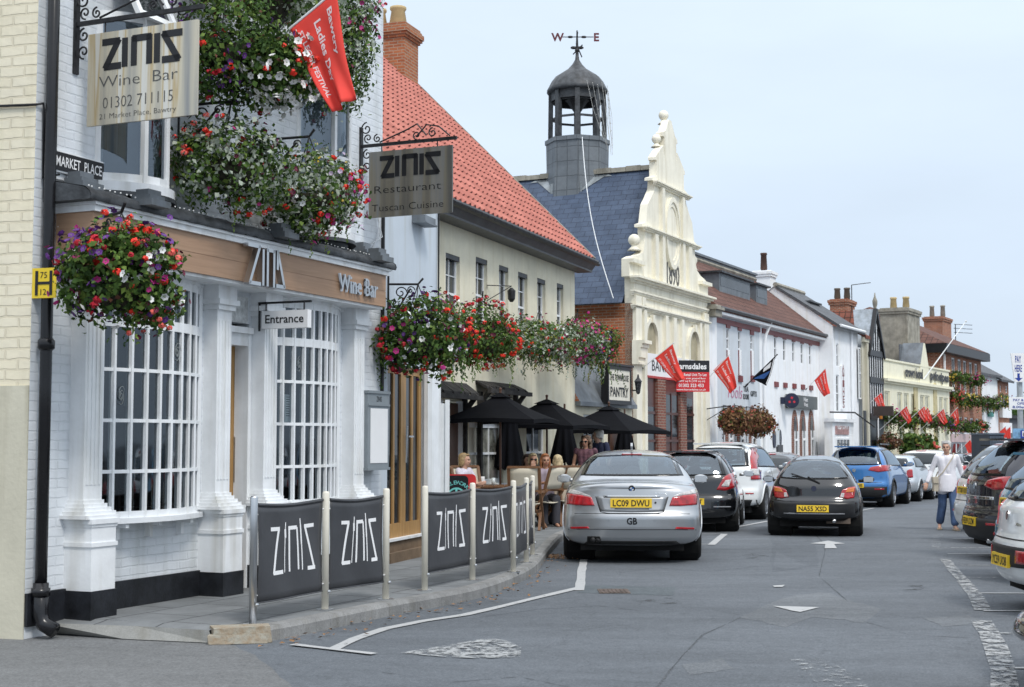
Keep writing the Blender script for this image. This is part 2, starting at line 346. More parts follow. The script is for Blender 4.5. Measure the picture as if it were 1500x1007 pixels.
L(mx.outputs[2],bg.inputs[0]); L(bg.outputs[0],o.inputs[0])
sl=bpy.data.lights.new('Sun','SUN'); sl.energy=1.8; sl.angle=R(12); sl.color=(1,.96,.9); so=bpy.data.objects.new('Sun',sl); COL.objects.link(so)
sd=Vector((math.sin(SUN_AZ)*math.cos(SUN_EL),math.cos(SUN_AZ)*math.cos(SUN_EL),math.sin(SUN_EL)))
so.rotation_euler=(-sd).to_track_quat('-Z','Y').to_euler(); so.location=(0,0,30)
cd=bpy.data.cameras.new('Camera'); cam=bpy.data.objects.new('Camera',cd); COL.objects.link(cam); SC.camera=cam
cd.sensor_width=36; cd.lens=36*F/1500; cd.clip_end=5000; cam.location=(0,0,H); cam.rotation_euler=(R(90)+TH,0,0)
cd.dof.use_dof=True; cd.dof.focus_distance=17; cd.dof.aperture_fstop=5.6
vs=SC.view_settings; vs.view_transform='Standard'; vs.look='None'; vs.exposure=0; vs.gamma=1
# ================= ground
def asphalt(name,c,grain=.34,patch=.20,sc=.35):
    m,nt,b=newmat(name); L=nt.links.new; tc=_n(nt,'ShaderNodeTexCoord'); co=tc.outputs['Object']; b.inputs['Roughness'].default_value=.85; b.inputs['Specular IOR Level'].default_value=.3
    out=None
    for s,a,st in ((sc,patch,(.5,1,1)),(2.3,patch*.6,(.35,1,1)),(11,.13,(1,1,1)),(48,.30,(1,1,1)),(170,grain,(1,1,1))):
        mp=_n(nt,'ShaderNodeMapping'); mp.inputs['Scale'].default_value=st; mp.inputs['Rotation'].default_value=(0,0,R(15)); L(co,mp.inputs[0])
        n=_n(nt,'ShaderNodeTexNoise'); n.inputs['Scale'].default_value=s; n.inputs['Detail'].default_value=5; n.inputs['Roughness'].default_value=.6; L(mp.outputs[0],n.inputs['Vector'])
        r=_n(nt,'ShaderNodeMapRange'); r.inputs[1].default_value=.3; r.inputs[2].default_value=.7; r.inputs[3].default_value=1-a; r.inputs[4].default_value=1+a; L(n.outputs[0],r.inputs[0])
        if out is None: out=r.outputs[0]
        else:
            q=_n(nt,'ShaderNodeMath',operation='MULTIPLY'); L(out,q.inputs[0]); L(r.outputs[0],q.inputs[1]); out=q.outputs[0]
        last=n
    # fine cracks
    vo=_n(nt,'ShaderNodeTexVoronoi',feature='DISTANCE_TO_EDGE'); vo.inputs['Scale'].default_value=.55
    dn=_n(nt,'ShaderNodeTexNoise'); dn.inputs['Scale'].default_value=1.7; dn.inputs['Detail'].default_value=6; L(co,dn.inputs['Vector'])
    mv=_n(nt,'ShaderNodeMix',data_type='RGBA',blend_type='LINEAR_LIGHT'); mv.inputs[0].default_value=.45; L(co,mv.inputs[6]); L(dn.outputs['Color'],mv.inputs[7]); L(mv.outputs[2],vo.inputs['Vector'])
    rr=_n(nt,'ShaderNodeMapRange'); rr.inputs[1].default_value=.002; rr.inputs[2].default_value=.009; rr.inputs[3].default_value=.86; rr.inputs[4].default_value=1; L(vo.outputs[0],rr.inputs[0])
    q=_n(nt,'ShaderNodeMath',operation='MULTIPLY'); L(out,q.inputs[0]); L(rr.outputs[0],q.inputs[1]); out=q.outputs[0]
    vm=_n(nt,'ShaderNodeVectorMath',operation='SCALE'); vm.inputs[0].default_value=c; L(out,vm.inputs['Scale']); L(vm.outputs[0],b.inputs['Base Color'])
    bp=_n(nt,'ShaderNodeBump'); bp.inputs['Strength'].default_value=.5; bp.inputs['Distance'].default_value=.006; L(last.outputs[0],bp.inputs['Height']); L(bp.outputs[0],b.inputs['Normal'])
    return m
def wornmat(name,c,keep=.5,sc=9,st=(1,1,1)):
    m=bpy.data.materials.new(name); m.use_nodes=True; nt=m.node_tree; nt.nodes.clear(); L=nt.links.new
    o=_n(nt,'ShaderNodeOutputMaterial'); b=_n(nt,'ShaderNodeBsdfPrincipled'); b.inputs['Roughness'].default_value=.8; b.inputs['Base Color'].default_value=col4(c)
    t=_n(nt,'ShaderNodeBsdfTransparent'); tc=_n(nt,'ShaderNodeTexCoord'); mp=_n(nt,'ShaderNodeMapping'); mp.inputs['Scale'].default_value=st; L(tc.outputs['Object'],mp.inputs[0])
    n=_n(nt,'ShaderNodeTexNoise'); n.inputs['Scale'].default_value=sc; n.inputs['Detail'].default_value=8; n.inputs['Roughness'].default_value=.75; L(mp.outputs[0],n.inputs['Vector'])
    r=_n(nt,'ShaderNodeMapRange'); r.inputs[1].default_value=1-keep-.06; r.inputs[2].default_value=1-keep+.06; L(n.outputs[0],r.inputs[0])
    mx=_n(nt,'ShaderNodeMixShader'); L(r.outputs[0],mx.inputs[0]); L(t.outputs[0],mx.inputs[1]); L(b.outputs[0],mx.inputs[2]); L(mx.outputs[0],o.inputs[0]); return m
ROAD=asphalt('road_asphalt',(.112,.124,.138)); SIDEA=asphalt('side_street_asphalt',(.142,.146,.148),.2,.14)
PATCHM=asphalt('repair_asphalt',(.131,.142,.153),.30,.24); PATCHD=asphalt('dark_repair_asphalt',(.098,.109,.122),.30,.24); PATCHG=asphalt('green_repair_asphalt',(.098,.114,.124),.26,.2)
YS=[-60,-20,0,4,8,10,12,14,16,18]+[18+4*i for i in range(1,30)]+[150,200,300,500,1200,4000]
XS=[-3000,-400,-60,-20,-10,-6,-3,0,3,6,10,16,24,40,80,400,3000]
g=MB(); nx=len(XS)
g.add([(x,y,zg(y)) for y in YS for x in XS],[(j*nx+i,j*nx+i+1,(j+1)*nx+i+1,(j+1)*nx+i) for j in range(len(YS)-1) for i in range(nx-1)])
tag(g.build('road',ROAD),kind='structure')
def gz(p,dz): return (p[0],p[1],zg(p[1])+dz)
KERB=[gp(*p) for p in [(330,944),(400,940),(470,925),(560,905),(640,890),(700,878),(745,862),(785,842),(800,820),(815,800)]]+[(.86,23.6),(1.3,25.6),(2.1,27.8),(3.3,31),(5.2,36.8),(8.3,43),(14.4,54.8),(24,74),(38,100),(60,140)]
def resample(P,st):
    out=[P[0]]; acc=0
    for a,b in zip(P,P[1:]):
        l=math.dist(a,b); n=max(1,round(l/st))
        for i in range(1,n+1): out.append((a[0]+(b[0]-a[0])*i/n,a[1]+(b[1]-a[1])*i/n))
    return out
def smoothp(P,it=2):
    for _ in range(it):
        Q=[P[0]]
        for a,b in zip(P,P[1:]): Q+=[(a[0]*.75+b[0]*.25,a[1]*.75+b[1]*.25),(a[0]*.25+b[0]*.75,a[1]*.25+b[1]*.75)]
        P=Q+[P[-1]]
    return P
KP=resample(smoothp(KERB),.8)
def offs(P,d):
    o=[]
    for i,p in enumerate(P):
        a=P[max(0,i-1)];b=P[min(len(P)-1,i+1)]; l=math.dist(a,b); o.append((p[0]-(b[1]-a[1])/l*d,p[1]+(b[0]-a[0])/l*d))
    return o
KI=offs(KP,.14); PI_=[(p[0]-.93*(6.5 if p[1]<30 else 7),p[1]+.36*6.5) for p in KI]
KSTONE=mat('kerb_stone',(.25,.25,.245),.85,var=.16,scale=2.5,stain=.3,bump=.25,bscale=30,fine=.15,fscale=90)
k=MB()
for i in range(len(KP)-1):
    a,b,c,d=KP[i],KP[i+1],KI[i+1],KI[i]; t=.006
    s=lambda p,q,f:(p[0]+(q[0]-p[0])*f,p[1]+(q[1]-p[1])*f)
    a2,b2,c2,d2=s(a,b,t),s(a,b,1-t),s(d,c,1-t),s(d,c,t); ta=s(a2,d2,.16); tb=s(b2,c2,.16)
    V=[gz(a2,-.1),gz(b2,-.1),gz(b2,.085),gz(a2,.085),gz(ta,.118),gz(tb,.118),gz(c2,.120),gz(d2,.120),gz(c2,-.1),gz(d2,-.1)]
    k.add(V,[(0,1,2,3),(3,2,5,4),(4,5,6,7),(0,3,4,7,9),(1,8,6,5,2)])
tag(k.build('kerb',KSTONE),kind='structure')
SLAB=brickmat('paving_slabs',(.215,.225,.23),(.175,.185,.19),(.075,.078,.08),w=.75,h=.55,ms=.010,rough=.85,bump=.5,var=.3)
pv=MB()
for i in range(len(KP)-1):
    c,d=KI[i+1],KI[i]
    for f0,f1 in ((0,.25),(.25,.5),(.5,1)):
        L4=[s(d,PI_[i],f0),s(c,PI_[i+1],f0),s(c,PI_[i+1],f1),s(d,PI_[i],f1)]
        pv.poly([gz(q,.1195 if f0==0 and kk<2 else .125) for kk,q in enumerate(L4)])
DKF=[gp(x,y,.10) for x,y in ((-120,906),(60,913),(200,918),(306,924))]
qa=[(KI[0][0]-.93*s,KI[0][1]+.36*s) for s in (5.5,2.9,1.5,0)]; qb=DKF
for i in range(3): pv.poly([(*p,z) for p,z in zip((qb[i],qb[i+1],qa[i+1],qa[i]),(.10,.10,.122,.122))])
po=pv.build('pavement',SLAB); tag(po,kind='structure')
ul=po.data.uv_layers[0]; A=np.zeros(len(ul.data)*2); ul.data.foreach_get('uv',A); A=A.reshape(-1,2); an=R(-66); A=A@np.array([[math.cos(an),math.sin(an)],[-math.sin(an),math.cos(an)]]); ul.data.foreach_set('uv',A.ravel())
def gpoly(name,pix,m,dz,world=False,stuff=False):
    b=MB(); P=[(p if world else gp(*p)) for p in pix]; P=P if sum(a[0]*c[1]-c[0]*a[1] for a,c in zip(P,P[1:]+P[:1]))>0 else P[::-1]; b.poly([gz(p,dz) for p in P]); return tag(b.build(name,m),kind='structure')
# side street of paler asphalt, concrete drop kerb and the rough block at the corner
def rough_poly(pix,amp,n=5,seed=1):
    rr=random.Random(seed); out=[]
    for a,b in zip(pix,pix[1:]+pix[:1]):
        n=max(1,min(12,int(math.dist(a,b)/(3.2*amp))))
        for i in range(n):
            t=i/n; out.append((a[0]+(b[0]-a[0])*t+rr.uniform(-amp,amp),a[1]+(b[1]-a[1])*t+rr.uniform(-amp,amp)*.35))
    return out
gpoly('side_street',rough_poly([(-900,1060),(470,1060),(420,1000),(372,960),(335,944),(200,938),(60,929),(-900,880)],3,6),SIDEA,.004)
CONC=mat('concrete',(.27,.27,.255),.85,var=.15,scale=2,stain=.2,bump=.2,bscale=30,fine=.12)
dk=MB(); P=[(-120,906),(60,913),(200,918),(306,924),(312,944),(180,938),(60,928),(-120,919)]
T=[(*gp(x,y,.10),.103) if i<4 else (*gp(x,y,.0),.010) for i,(x,y) in enumerate(P)]
for i in range(3): dk.poly([T[i],T[i+1],T[6-i],T[7-i]])
tag(dk.build('drop_kerb',CONC),kind='structure')
kb=MB(); c=gp(352,943); cx,cy=c[0],c[1]
def rb(x,y,z):
    q=random.Random(int((x*7+y*13+z*29)*1000)); return (cx+.93*x-.25*y+q.uniform(-.015,.015),cy+.25*x+.93*y+q.uniform(-.015,.015),z+q.uniform(-.008,.008))
kb.boxm(rb,-.22,.24,-.02,.13,0,.125); kb.boxm(rb,-.25,.2,-.045,.0,0,.075)
tag(kb.build('kerb_end_block',mat('lichen_stone',(.27,.2,.13),.9,var=.35,scale=14,c2=(.34,.33,.28),bump=.6,bscale=30)),kind='structure')
# repairs in the surface
gpoly('road_patch',rough_poly([(1085,905),(1130,884),(1165,872),(1215,868),(1240,880),(1290,892),(1265,912),(1190,905),(1150,918)],4,16,3),PATCHM,.0016)
gpoly('road_patch',rough_poly([(1000,975),(1060,965),(1075,980),(1010,990)],3,12,4),PATCHM,.0016)
gpoly('road_patch',[(848,857),(990,861),(986,873),(845,869)],PATCHG,.0018)
gpoly('road_patch',rough_poly([(1350,905),(1420,902),(1445,912),(1380,918)],2.5,12,5),PATCHM,.0016)
gpoly('road_patch',rough_poly([(1130,782),(1190,784),(1200,830),(1130,838)],2.5,14,6),PATCHD,.0014)
PAINT=wornmat('road_paint',(.42,.43,.43),.62,12); WORN=wornmat('worn_road_paint',(.34,.35,.352),.50,10,(1,.8,1)); WORN2=wornmat('very_worn_road_paint',(.42,.43,.43),.40,16,(.6,1,1)); PINK=wornmat('line_paint',(.40,.405,.405),.64,16)
def gline(pix,w,m,dz=.008,world=False):
    P=resample([(p if world else gp(*p)) for p in pix],.35); a=offs(P,w/2); b_=offs(P,-w/2); b=MB(); rr=random.Random(len(pix))
    j=lambda p:(p[0]+rr.uniform(-.006,.006),p[1]+rr.uniform(-.006,.006))
    a=[j(p) for p in a]; b_=[j(p) for p in b_]
    for i in range(len(P)-1): b.poly([gz(b_[i],dz),gz(b_[i+1],dz),gz(a[i+1],dz),gz(a[i],dz)])
    tag(b.build('road_marking',m),kind='structure')
gline([(428,946),(548,960)],.075,PINK,.012)
gline([(489,952),(520,937),(565,922),(620,911),(680,902),(740,888),(848,862)],.1,PINK)
gline([(849,866),(852,838),(856,818),(862,790)],.10,PINK,.0085)
gline([(1042,799),(1061,783)],.12,PINK); gline([(1000,798),(1040,798)],.06,PINK); gline([(1028,783),(1060,783)],.05,PINK)
gline([(1025,773),(1070,773)],.07,PINK); gline([(1073,774),(1125,764)],.1,PINK)
gline([(1250,741),(1275,741),(1310,735),(1322,729)],.1,PINK); gline([(1258,749),(1280,745)],.09,PINK)
gline([(1384,820),(1398,838),(1413,853)],.13,WORN); gline([(1412,853),(1428,872),(1440,895)],.15,WORN)
gline([(1437,910),(1450,930),(1462,958),(1470,985),(1474,1030)],.17,WORN); gline([(1376,783),(1371,793),(1372,806)],.13,WORN2)
for y,x0,x1 in ((803,1380,1455),(812,1388,1455),(829,1402,1460),(847,1418,1460),(870,1434,1500),(896,1440,1560),(929,1460,1560),(980,1472,1600),(790,1395,1440)):
    gline([(x0,y),(x1,y)],.055,WORN if y%2 else PINK)
gpoly('road_marking',[(586,958),(640,949),(716,936),(742,940),(764,950),(762,964),(700,966),(640,963)],WORN,.008)
gpoly('road_marking',[(1158,968),(1195,965),(1225,975),(1265,1000),(1290,1030),(1215,1030),(1185,990)],WORN2,.008)
gpoly('road_marking',[(1132,889),(1200,891),(1172,898),(1160,896)],PINK,.0085)
gpoly('road_marking',[(1187,797),(1213,793),(1238,797),(1222,798),(1226,804),(1208,804),(1209,798)],PINK,.008)
gpoly('road_marking',[(1132,859),(1150,858),(1146,861),(1134,861)],PINK,.008)
CRK=wornmat('crack_sealant',(.07,.076,.084),.52,9)
for pp,ww in (([(700,905),(790,893),(880,888),(960,898),(1040,893),(1088,902)],.012),([(960,1010),(1000,960),(1030,930),(1085,905)],.014),([(1270,912),(1330,930),(1420,935)],.012),([(905,840),(960,832),(1040,838),(1110,830)],.014),([(1180,768),(1210,800),(1200,845),(1240,880)],.016),([(560,985),(660,1000),(760,992),(850,1010)],.010),([(60,955),(150,965),(260,958),(330,985)],.010)): gline(pp,ww,CRK,.0022)
STN=wornmat('oil_stain',(.06,.063,.068),.42,5)
for pp in ([(925,880),(985,876),(1000,884),(940,890)],[(1085,812),(1120,810),(1126,816),(1092,819)],[(690,945),(720,940),(735,948),(700,953)],[(1320,860),(1350,857),(1358,864),(1326,868)],[(960,795),(1010,792),(1016,798),(968,802)]): gpoly('road_stain',rough_poly(pp,2,5,9),STN,.0024)
gr=MB(); c=gp(899,867)
gr.box(c[0]-.16,c[0]+.16,c[1]-.2,c[1]+.2,0,.009)
for i in range(7): gr.box(c[0]-.14+i*.042,c[0]-.12+i*.042,c[1]-.17,c[1]+.17,.009,.014)
tag(gr.build('drain_cover',mat('rusty_iron',(.12,.09,.075),.8,var=.3,scale=12)),'rusty iron drain cover in the dark asphalt behind the silver saloon','drain cover')
# fallen leaves along the kerb
lf=MB(); rr=random.Random(3)
for i in range(260):
    t=rr.uniform(.02,.30); j=int(t*len(KP)); p=KP[min(j,34)]; d=abs(rr.gauss(0,.16))+.02; x,y=p[0]+d*.92+rr.uniform(-.2,.2)*.4,p[1]-d*.39+rr.uniform(-.4,.4); a=rr.uniform(0,6.3); r_=rr.uniform(.008,.026)
    lf.poly([(x+r_*math.cos(a+q)*(1 if q%3 else 1.5),y+r_*math.sin(a+q),zg(y)+.012+rr.uniform(0,.02)) for q in (0,1.57,3.14,4.71)])
tag(lf.build('leaf_litter',mat('dry_leaf',(.30,.16,.07),.8,var=.4,scale=40)),kind='stuff')
# ================= plants
def leafmat(name,c,var=.35):
    m,nt,b=newmat(name); L=nt.links.new; b.inputs['Roughness'].default_value=.55; b.inputs['Specular IOR Level'].default_value=.18
    tc=_n(nt,'ShaderNodeTexCoord'); n=_n(nt,'ShaderNodeTexNoise'); n.inputs['Scale'].default_value=9; n.inputs['Detail'].default_value=4; L(tc.outputs['Object'],n.inputs['Vector'])
    r=_n(nt,'ShaderNodeMapRange'); r.inputs[1].default_value=.3; r.inputs[2].default_value=.7; r.inputs[3].default_value=1-var; r.inputs[4].default_value=1+var; L(n.outputs[0],r.inputs[0])
    v=_n(nt,'ShaderNodeVectorMath',operation='SCALE'); v.inputs[0].default_value=c; L(r.outputs[0],v.inputs['Scale']); L(v.outputs[0],b.inputs['Base Color'])
    o=nt.nodes['Material Output'] if 'Material Output' in nt.nodes else [x for x in nt.nodes if x.type=='OUTPUT_MATERIAL'][0]
    t=_n(nt,'ShaderNodeBsdfTranslucent'); L(v.outputs[0],t.inputs[0]); mx=_n(nt,'ShaderNodeMixShader'); mx.inputs[0].default_value=.22
    L(b.outputs[0],mx.inputs[1]); L(t.outputs[0],mx.inputs[2]); L(mx.outputs[0],o.inputs[0]); return m
LF_D=leafmat('leaf_dark',(.045,.088,.024)); LF_M=leafmat('leaf_mid',(.085,.155,.034)); LF_L=leafmat('leaf_light',(.17,.25,.055)); LF_S=leafmat('leaf_silver',(.44,.49,.40),.2); LF_B=leafmat('leaf_dry_brown',(.27,.15,.075)); LF_R=leafmat('leaf_rust',(.13,.055,.035)); LF_Y=leafmat('leaf_yellow_green',(.22,.22,.05))
GREENS=[(LF_D,.40),(LF_M,.40),(LF_L,.15),(LF_R,.05)]
SILV=[(LF_D,.22),(LF_M,.28),(LF_L,.12),(LF_S,.38)]
def petal(name,c): return mat(name,c,.6,var=.12,scale=14)
P_RED=petal('petal_scarlet',(.80,.035,.016)); P_CRIM=petal('petal_crimson',(.50,.012,.03)); P_PUR=petal('petal_purple',(.12,.03,.22)); P_MAG=petal('petal_magenta',(.52,.03,.22)); P_WHT=petal('petal_white',(.82,.82,.80)); P_PNK=petal('petal_pink',(.75,.25,.36)); P_YEL=petal('petal_yellow',(.75,.55,.08)); P_LIL=petal('petal_lilac',(.55,.45,.62)); P_WINE=petal('petal_wine',(.16,.012,.05)); P_CEN=petal('petal_throat',(.18,.20,.10)); P_COR=petal('petal_coral',(.80,.14,.11))
def lumpf(rs):
    K=[(rs.normalvariate(0,1),rs.normalvariate(0,1),rs.normalvariate(0,1),rs.uniform(0,6.28)) for _ in range(7)]
    def f(D):
        s=np.zeros(len(D))
        for a,b,c,p in K: s+=np.sin(3.1*(a*D[:,0]+b*D[:,1]+c*D[:,2])+p)
        return 1+.10*s/1.6
    return f
def quads(C,N,L_,W,rng,droop=.25):
    n=len(C); A=rng.normal(size=(n,3)); T=A-N*np.sum(A*N,1)[:,None]; T[:,2]-=droop*2; T-=N*np.sum(T*N,1)[:,None]; T/=np.linalg.norm(T,axis=1)[:,None]+1e-9
    B=np.cross(N,T); l=L_[:,None]; w=W[:,None]
    return np.stack([C-T*l*.5, C-T*l*.05+B*w*.5+N*l*.1, C+T*l*.5-N*l*.15, C-T*l*.05-B*w*.5+N*l*.1],1)
def np_mesh(name,Q,mats,idx,parent,stuff=False):
    n=len(Q); me=bpy.data.meshes.new(name); o=bpy.data.objects.new(name,me); COL.objects.link(o); off=Vector((0,0,0))
    if parent is not None:
        o.parent=parent; p=parent
        while p is not None: off+=p.location; p=p.parent
    k=Q.shape[1]; V=(Q.reshape(-1,3)-np.array(off)); me.vertices.add(n*k); me.vertices.foreach_set('co',V.ravel()); me.loops.add(n*k); me.loops.foreach_set('vertex_index',np.arange(n*k,dtype=np.int32))
    me.polygons.add(n); me.polygons.foreach_set('loop_start',np.arange(0,n*k,k,dtype=np.int32)); 
    for m in mats: me.materials.append(m)
    me.polygons.foreach_set('material_index',np.asarray(idx,dtype=np.int32)); me.update(); me.validate()
    if stuff: o['kind']='stuff'
    return o
def blobs_pts(blobs,n,rng,inner=.55,rs=None):
    # blobs: list of (centre, radii); points through the outer part of each lump
    vol=np.array([b[1][0]*b[1][1]+b[1][1]*b[1][2]+b[1][0]*b[1][2] for b in blobs]); vol=vol/vol.sum(); C=[];N=[]
    for bi,((c,r),f) in enumerate(zip(blobs,vol)):
        m=max(3,int(n*f)); D=rng.normal(size=(m,3)); D/=np.linalg.norm(D,axis=1)[:,None]; q=lumpf(random.Random(bi*7+int(abs(c[0]*100))))(D)*(inner+(1-inner)*rng.random(m)**.6)*((1+.10*rng.normal(size=m)) if inner<.9 else (1-.05*np.abs(rng.normal(size=m))))
        C.append(np.array(c)+D*np.array(r)*q[:,None]); nn=D/np.array(r); nn/=np.linalg.norm(nn,axis=1)[:,None]; N.append(nn)
    return np.concatenate(C),np.concatenate(N)
def bloom_mesh(name,kind,C,N,size,m,parent,rng):
    Q=[];I=[]
    n=len(C); S=size*(.75+.5*rng.random(n)); N=N+.5*rng.normal(size=N.shape); N/=np.linalg.norm(N,axis=1)[:,None]
    A=rng.normal(size=(n,3)); T=np.cross(N,A); T/=np.linalg.norm(T,axis=1)[:,None]; B=np.cross(N,T)
    mats=[m]
    if kind=='petunia':
        mats=[m,P_CEN]
        for j in range(6):
            a0,a1=j*math.pi/3,(j+1)*math.pi/3; am=(a0+a1)/2; s=S[:,None]
            Q.append(np.stack([C-N*s*.28,C+(T*math.cos(a0)+B*math.sin(a0))*s*.42,C+(T*math.cos(am)+B*math.sin(am))*s*.56-N*s*.06,C+(T*math.cos(a1)+B*math.sin(a1))*s*.42],1)); I+=[0]*n
        s=S[:,None]*.11; Q.append(np.stack([C-N*s*.2+T*s,C-N*s*.2+B*s,C-N*s*.2-T*s,C-N*s*.2-B*s],1)); I+=[1]*n
    elif kind=='head':   # geranium head: a ball of small petals
        for j in range(16):
            d=rng.normal(size=(n,3)); d/=np.linalg.norm(d,axis=1)[:,None]; d+=N*.4; s=S[:,None]
            c=C+d*s*np.array([.42,.42,.34]); q=quads(c,d/np.linalg.norm(d,axis=1)[:,None],S*.5,S*.5,rng); Q.append(q); I+=[0]*n
    else:
        for j in range(3): Q.append(quads(C+rng.normal(size=(n,3))*S[:,None]*.3,N,S*.8,S*.7,rng)); I+=[0]*n
    return np_mesh(name,np.concatenate(Q),mats,I,parent,True)
def plant(root,blobs,nleaf,lsize,leaves,blooms,seed=1,trails=0,trail_len=.4,trail_mat=0,trail_w=1.0):
    rng=np.random.default_rng(seed); rs=random.Random(seed)
    C,N=blobs_pts(blobs,nleaf,rng,.5,rs); n=len(C); NN=N+rng.normal(size=N.shape)*.65; NN[:,2]+=.35; NN/=np.linalg.norm(NN,axis=1)[:,None]
    L_=lsize*(.55+.9*rng.random(n)); Q=[quads(C,NN,L_,L_*(.55+.3*rng.random(n)),rng)]
    mats=[l[0] for l in leaves]; pr=np.array([l[1] for l in leaves]); pr/=pr.sum()
    # clumps: leaf kinds gather in patches
    ph=rng.normal(size=(len(mats),3))*9/max(.3,max(b[1][0] for b in blobs)); sc=np.stack([np.log(pr[i])+1.15*np.sin(C@ph[i]+i*1.7)+rng.gumbel(size=n)*.75 for i in range(len(mats))],1); I=[np.argmax(sc,1)]
    if trails:
        TC=[];TN=[];ti=[]
        for t in range(trails):
            c,r=blobs[rs.randrange(len(blobs))]; a=rs.uniform(0,6.28); p=np.array(c)+np.array([math.cos(a)*r[0]*rs.uniform(.5,1.0),math.sin(a)*r[1]*rs.uniform(.5,1.0),-r[2]*rs.uniform(.2,.75)]); ln=trail_len*rs.uniform(.35,1); st=int(ln/(lsize*.45))+2; dx=rs.uniform(-.25,.25); mi=rs.choice(trail_mat) if isinstance(trail_mat,list) else trail_mat
            for q in range(st):
                TC.append(p+np.array([dx*q/st*ln+rs.uniform(-1,1)*lsize*.35,rs.uniform(-1,1)*lsize*.35,-ln*q/st])); TN.append([rs.uniform(-1,1),rs.uniform(-1,1),rs.uniform(-.2,.6)]); ti.append(mi)
        TC=np.array(TC);TN=np.array(TN);TN/=np.linalg.norm(TN,axis=1)[:,None]; ls=lsize*trail_w*(.5+.6*rng.random(len(TC))); Q.append(quads(TC,TN,ls,ls*.6,rng,.5)); I.append(np.array(ti))
    np_mesh('foliage',np.concatenate(Q),mats,np.concatenate(I),root,True)
    for nm,kind,m,cnt,size,clump in blooms:
        # scatter in loose clumps over the visible surface
        cnt=int(cnt*2.5); size*=.97 if kind!='head' else .86; k=max(1,int(cnt/clump)); c0,n0=blobs_pts(blobs,k*3,rng,1.0,rs); cc=np.array(blobs[0][0]); c0=cc+(c0-cc)*1.03; hub=c0[rng.integers(0,len(c0),3)]; dd=np.min(np.linalg.norm(c0[:,None]-hub[None],axis=2),axis=1)/(blobs[0][1][0]*.8); sel=np.argsort(dd+rng.gumbel(size=len(c0))*.45)[:k]; c0=c0[sel];n0=n0[sel]
        rep=np.repeat(np.arange(len(c0)),clump); c=c0[rep]+rng.normal(size=(len(rep),3))*size*(.95 if clump>1 else 0)*math.sqrt(clump)*.62; bloom_mesh(nm,kind,c+n0[rep]*size*.3,n0[rep],size,m,root,rng)
def bowl(root,c,r,d,m,chain=None):
    b=MB(); b.lathe([(r*.2,-d),(r*.65,-d*.8),(r*.95,-d*.3),(r,0),(r*.93,0),(r*.6,-.03)],c,14); part(b,'basket',m,root,True)
    if chain:
        b=MB()
        for j in range(3): a=j*2.09+.4; b.tube([(c[0]+r*math.cos(a),c[1]+r*math.sin(a),c[2]),(c[0],c[1],chain)],.006,5)
        part(b,'hanger',IRON,root)
MOSS=mat('moss_liner',(.05,.045,.03),.95,var=.4,scale=20)
# ================= shared building helpers
def wallmb(Fm,u0,u1,z0,z1,ops,n=0.,th=.22,mb=None,k=None,ztop=None):
    # a wall with real openings: ops = (u0,u1,z0,z1)
    mb=mb or MB(); U=sorted({u0,u1,*[o[0] for o in ops],*[o[1] for o in ops]}); Z=sorted({z0,z1,*[o[2] for o in ops],*[o[3] for o in ops]})
    U=[u for u in U if u0-1e-6<=u<=u1+1e-6]; Z=[z for z in Z if z0-1e-6<=z<=z1+1e-6]
    for a,b in zip(U,U[1:]):
        for c,d in zip(Z,Z[1:]):
            um,zm=(a+b)/2,(c+d)/2
            if any(o[0]<um<o[1] and o[2]<zm<o[3] for o in ops): continue
            mb.poly([Fm.pt(a,n,c),Fm.pt(b,n,c),Fm.pt(b,n,d),Fm.pt(a,n,d)],k)
    for o in ops:
        a,b,c,d=max(o[0],u0),min(o[1],u1),max(o[2],z0),min(o[3],z1); m=n-th
        mb.poly([Fm.pt(a,n,c),Fm.pt(a,n,d),Fm.pt(a,m,d),Fm.pt(a,m,c)],k); mb.poly([Fm.pt(b,m,c),Fm.pt(b,m,d),Fm.pt(b,n,d),Fm.pt(b,n,c)],k)
        mb.poly([Fm.pt(a,m,d),Fm.pt(a,n,d),Fm.pt(b,n,d),Fm.pt(b,m,d)],k); mb.poly([Fm.pt(a,n,c),Fm.pt(a,m,c),Fm.pt(b,m,c),Fm.pt(b,n,c)],k)
    return mb
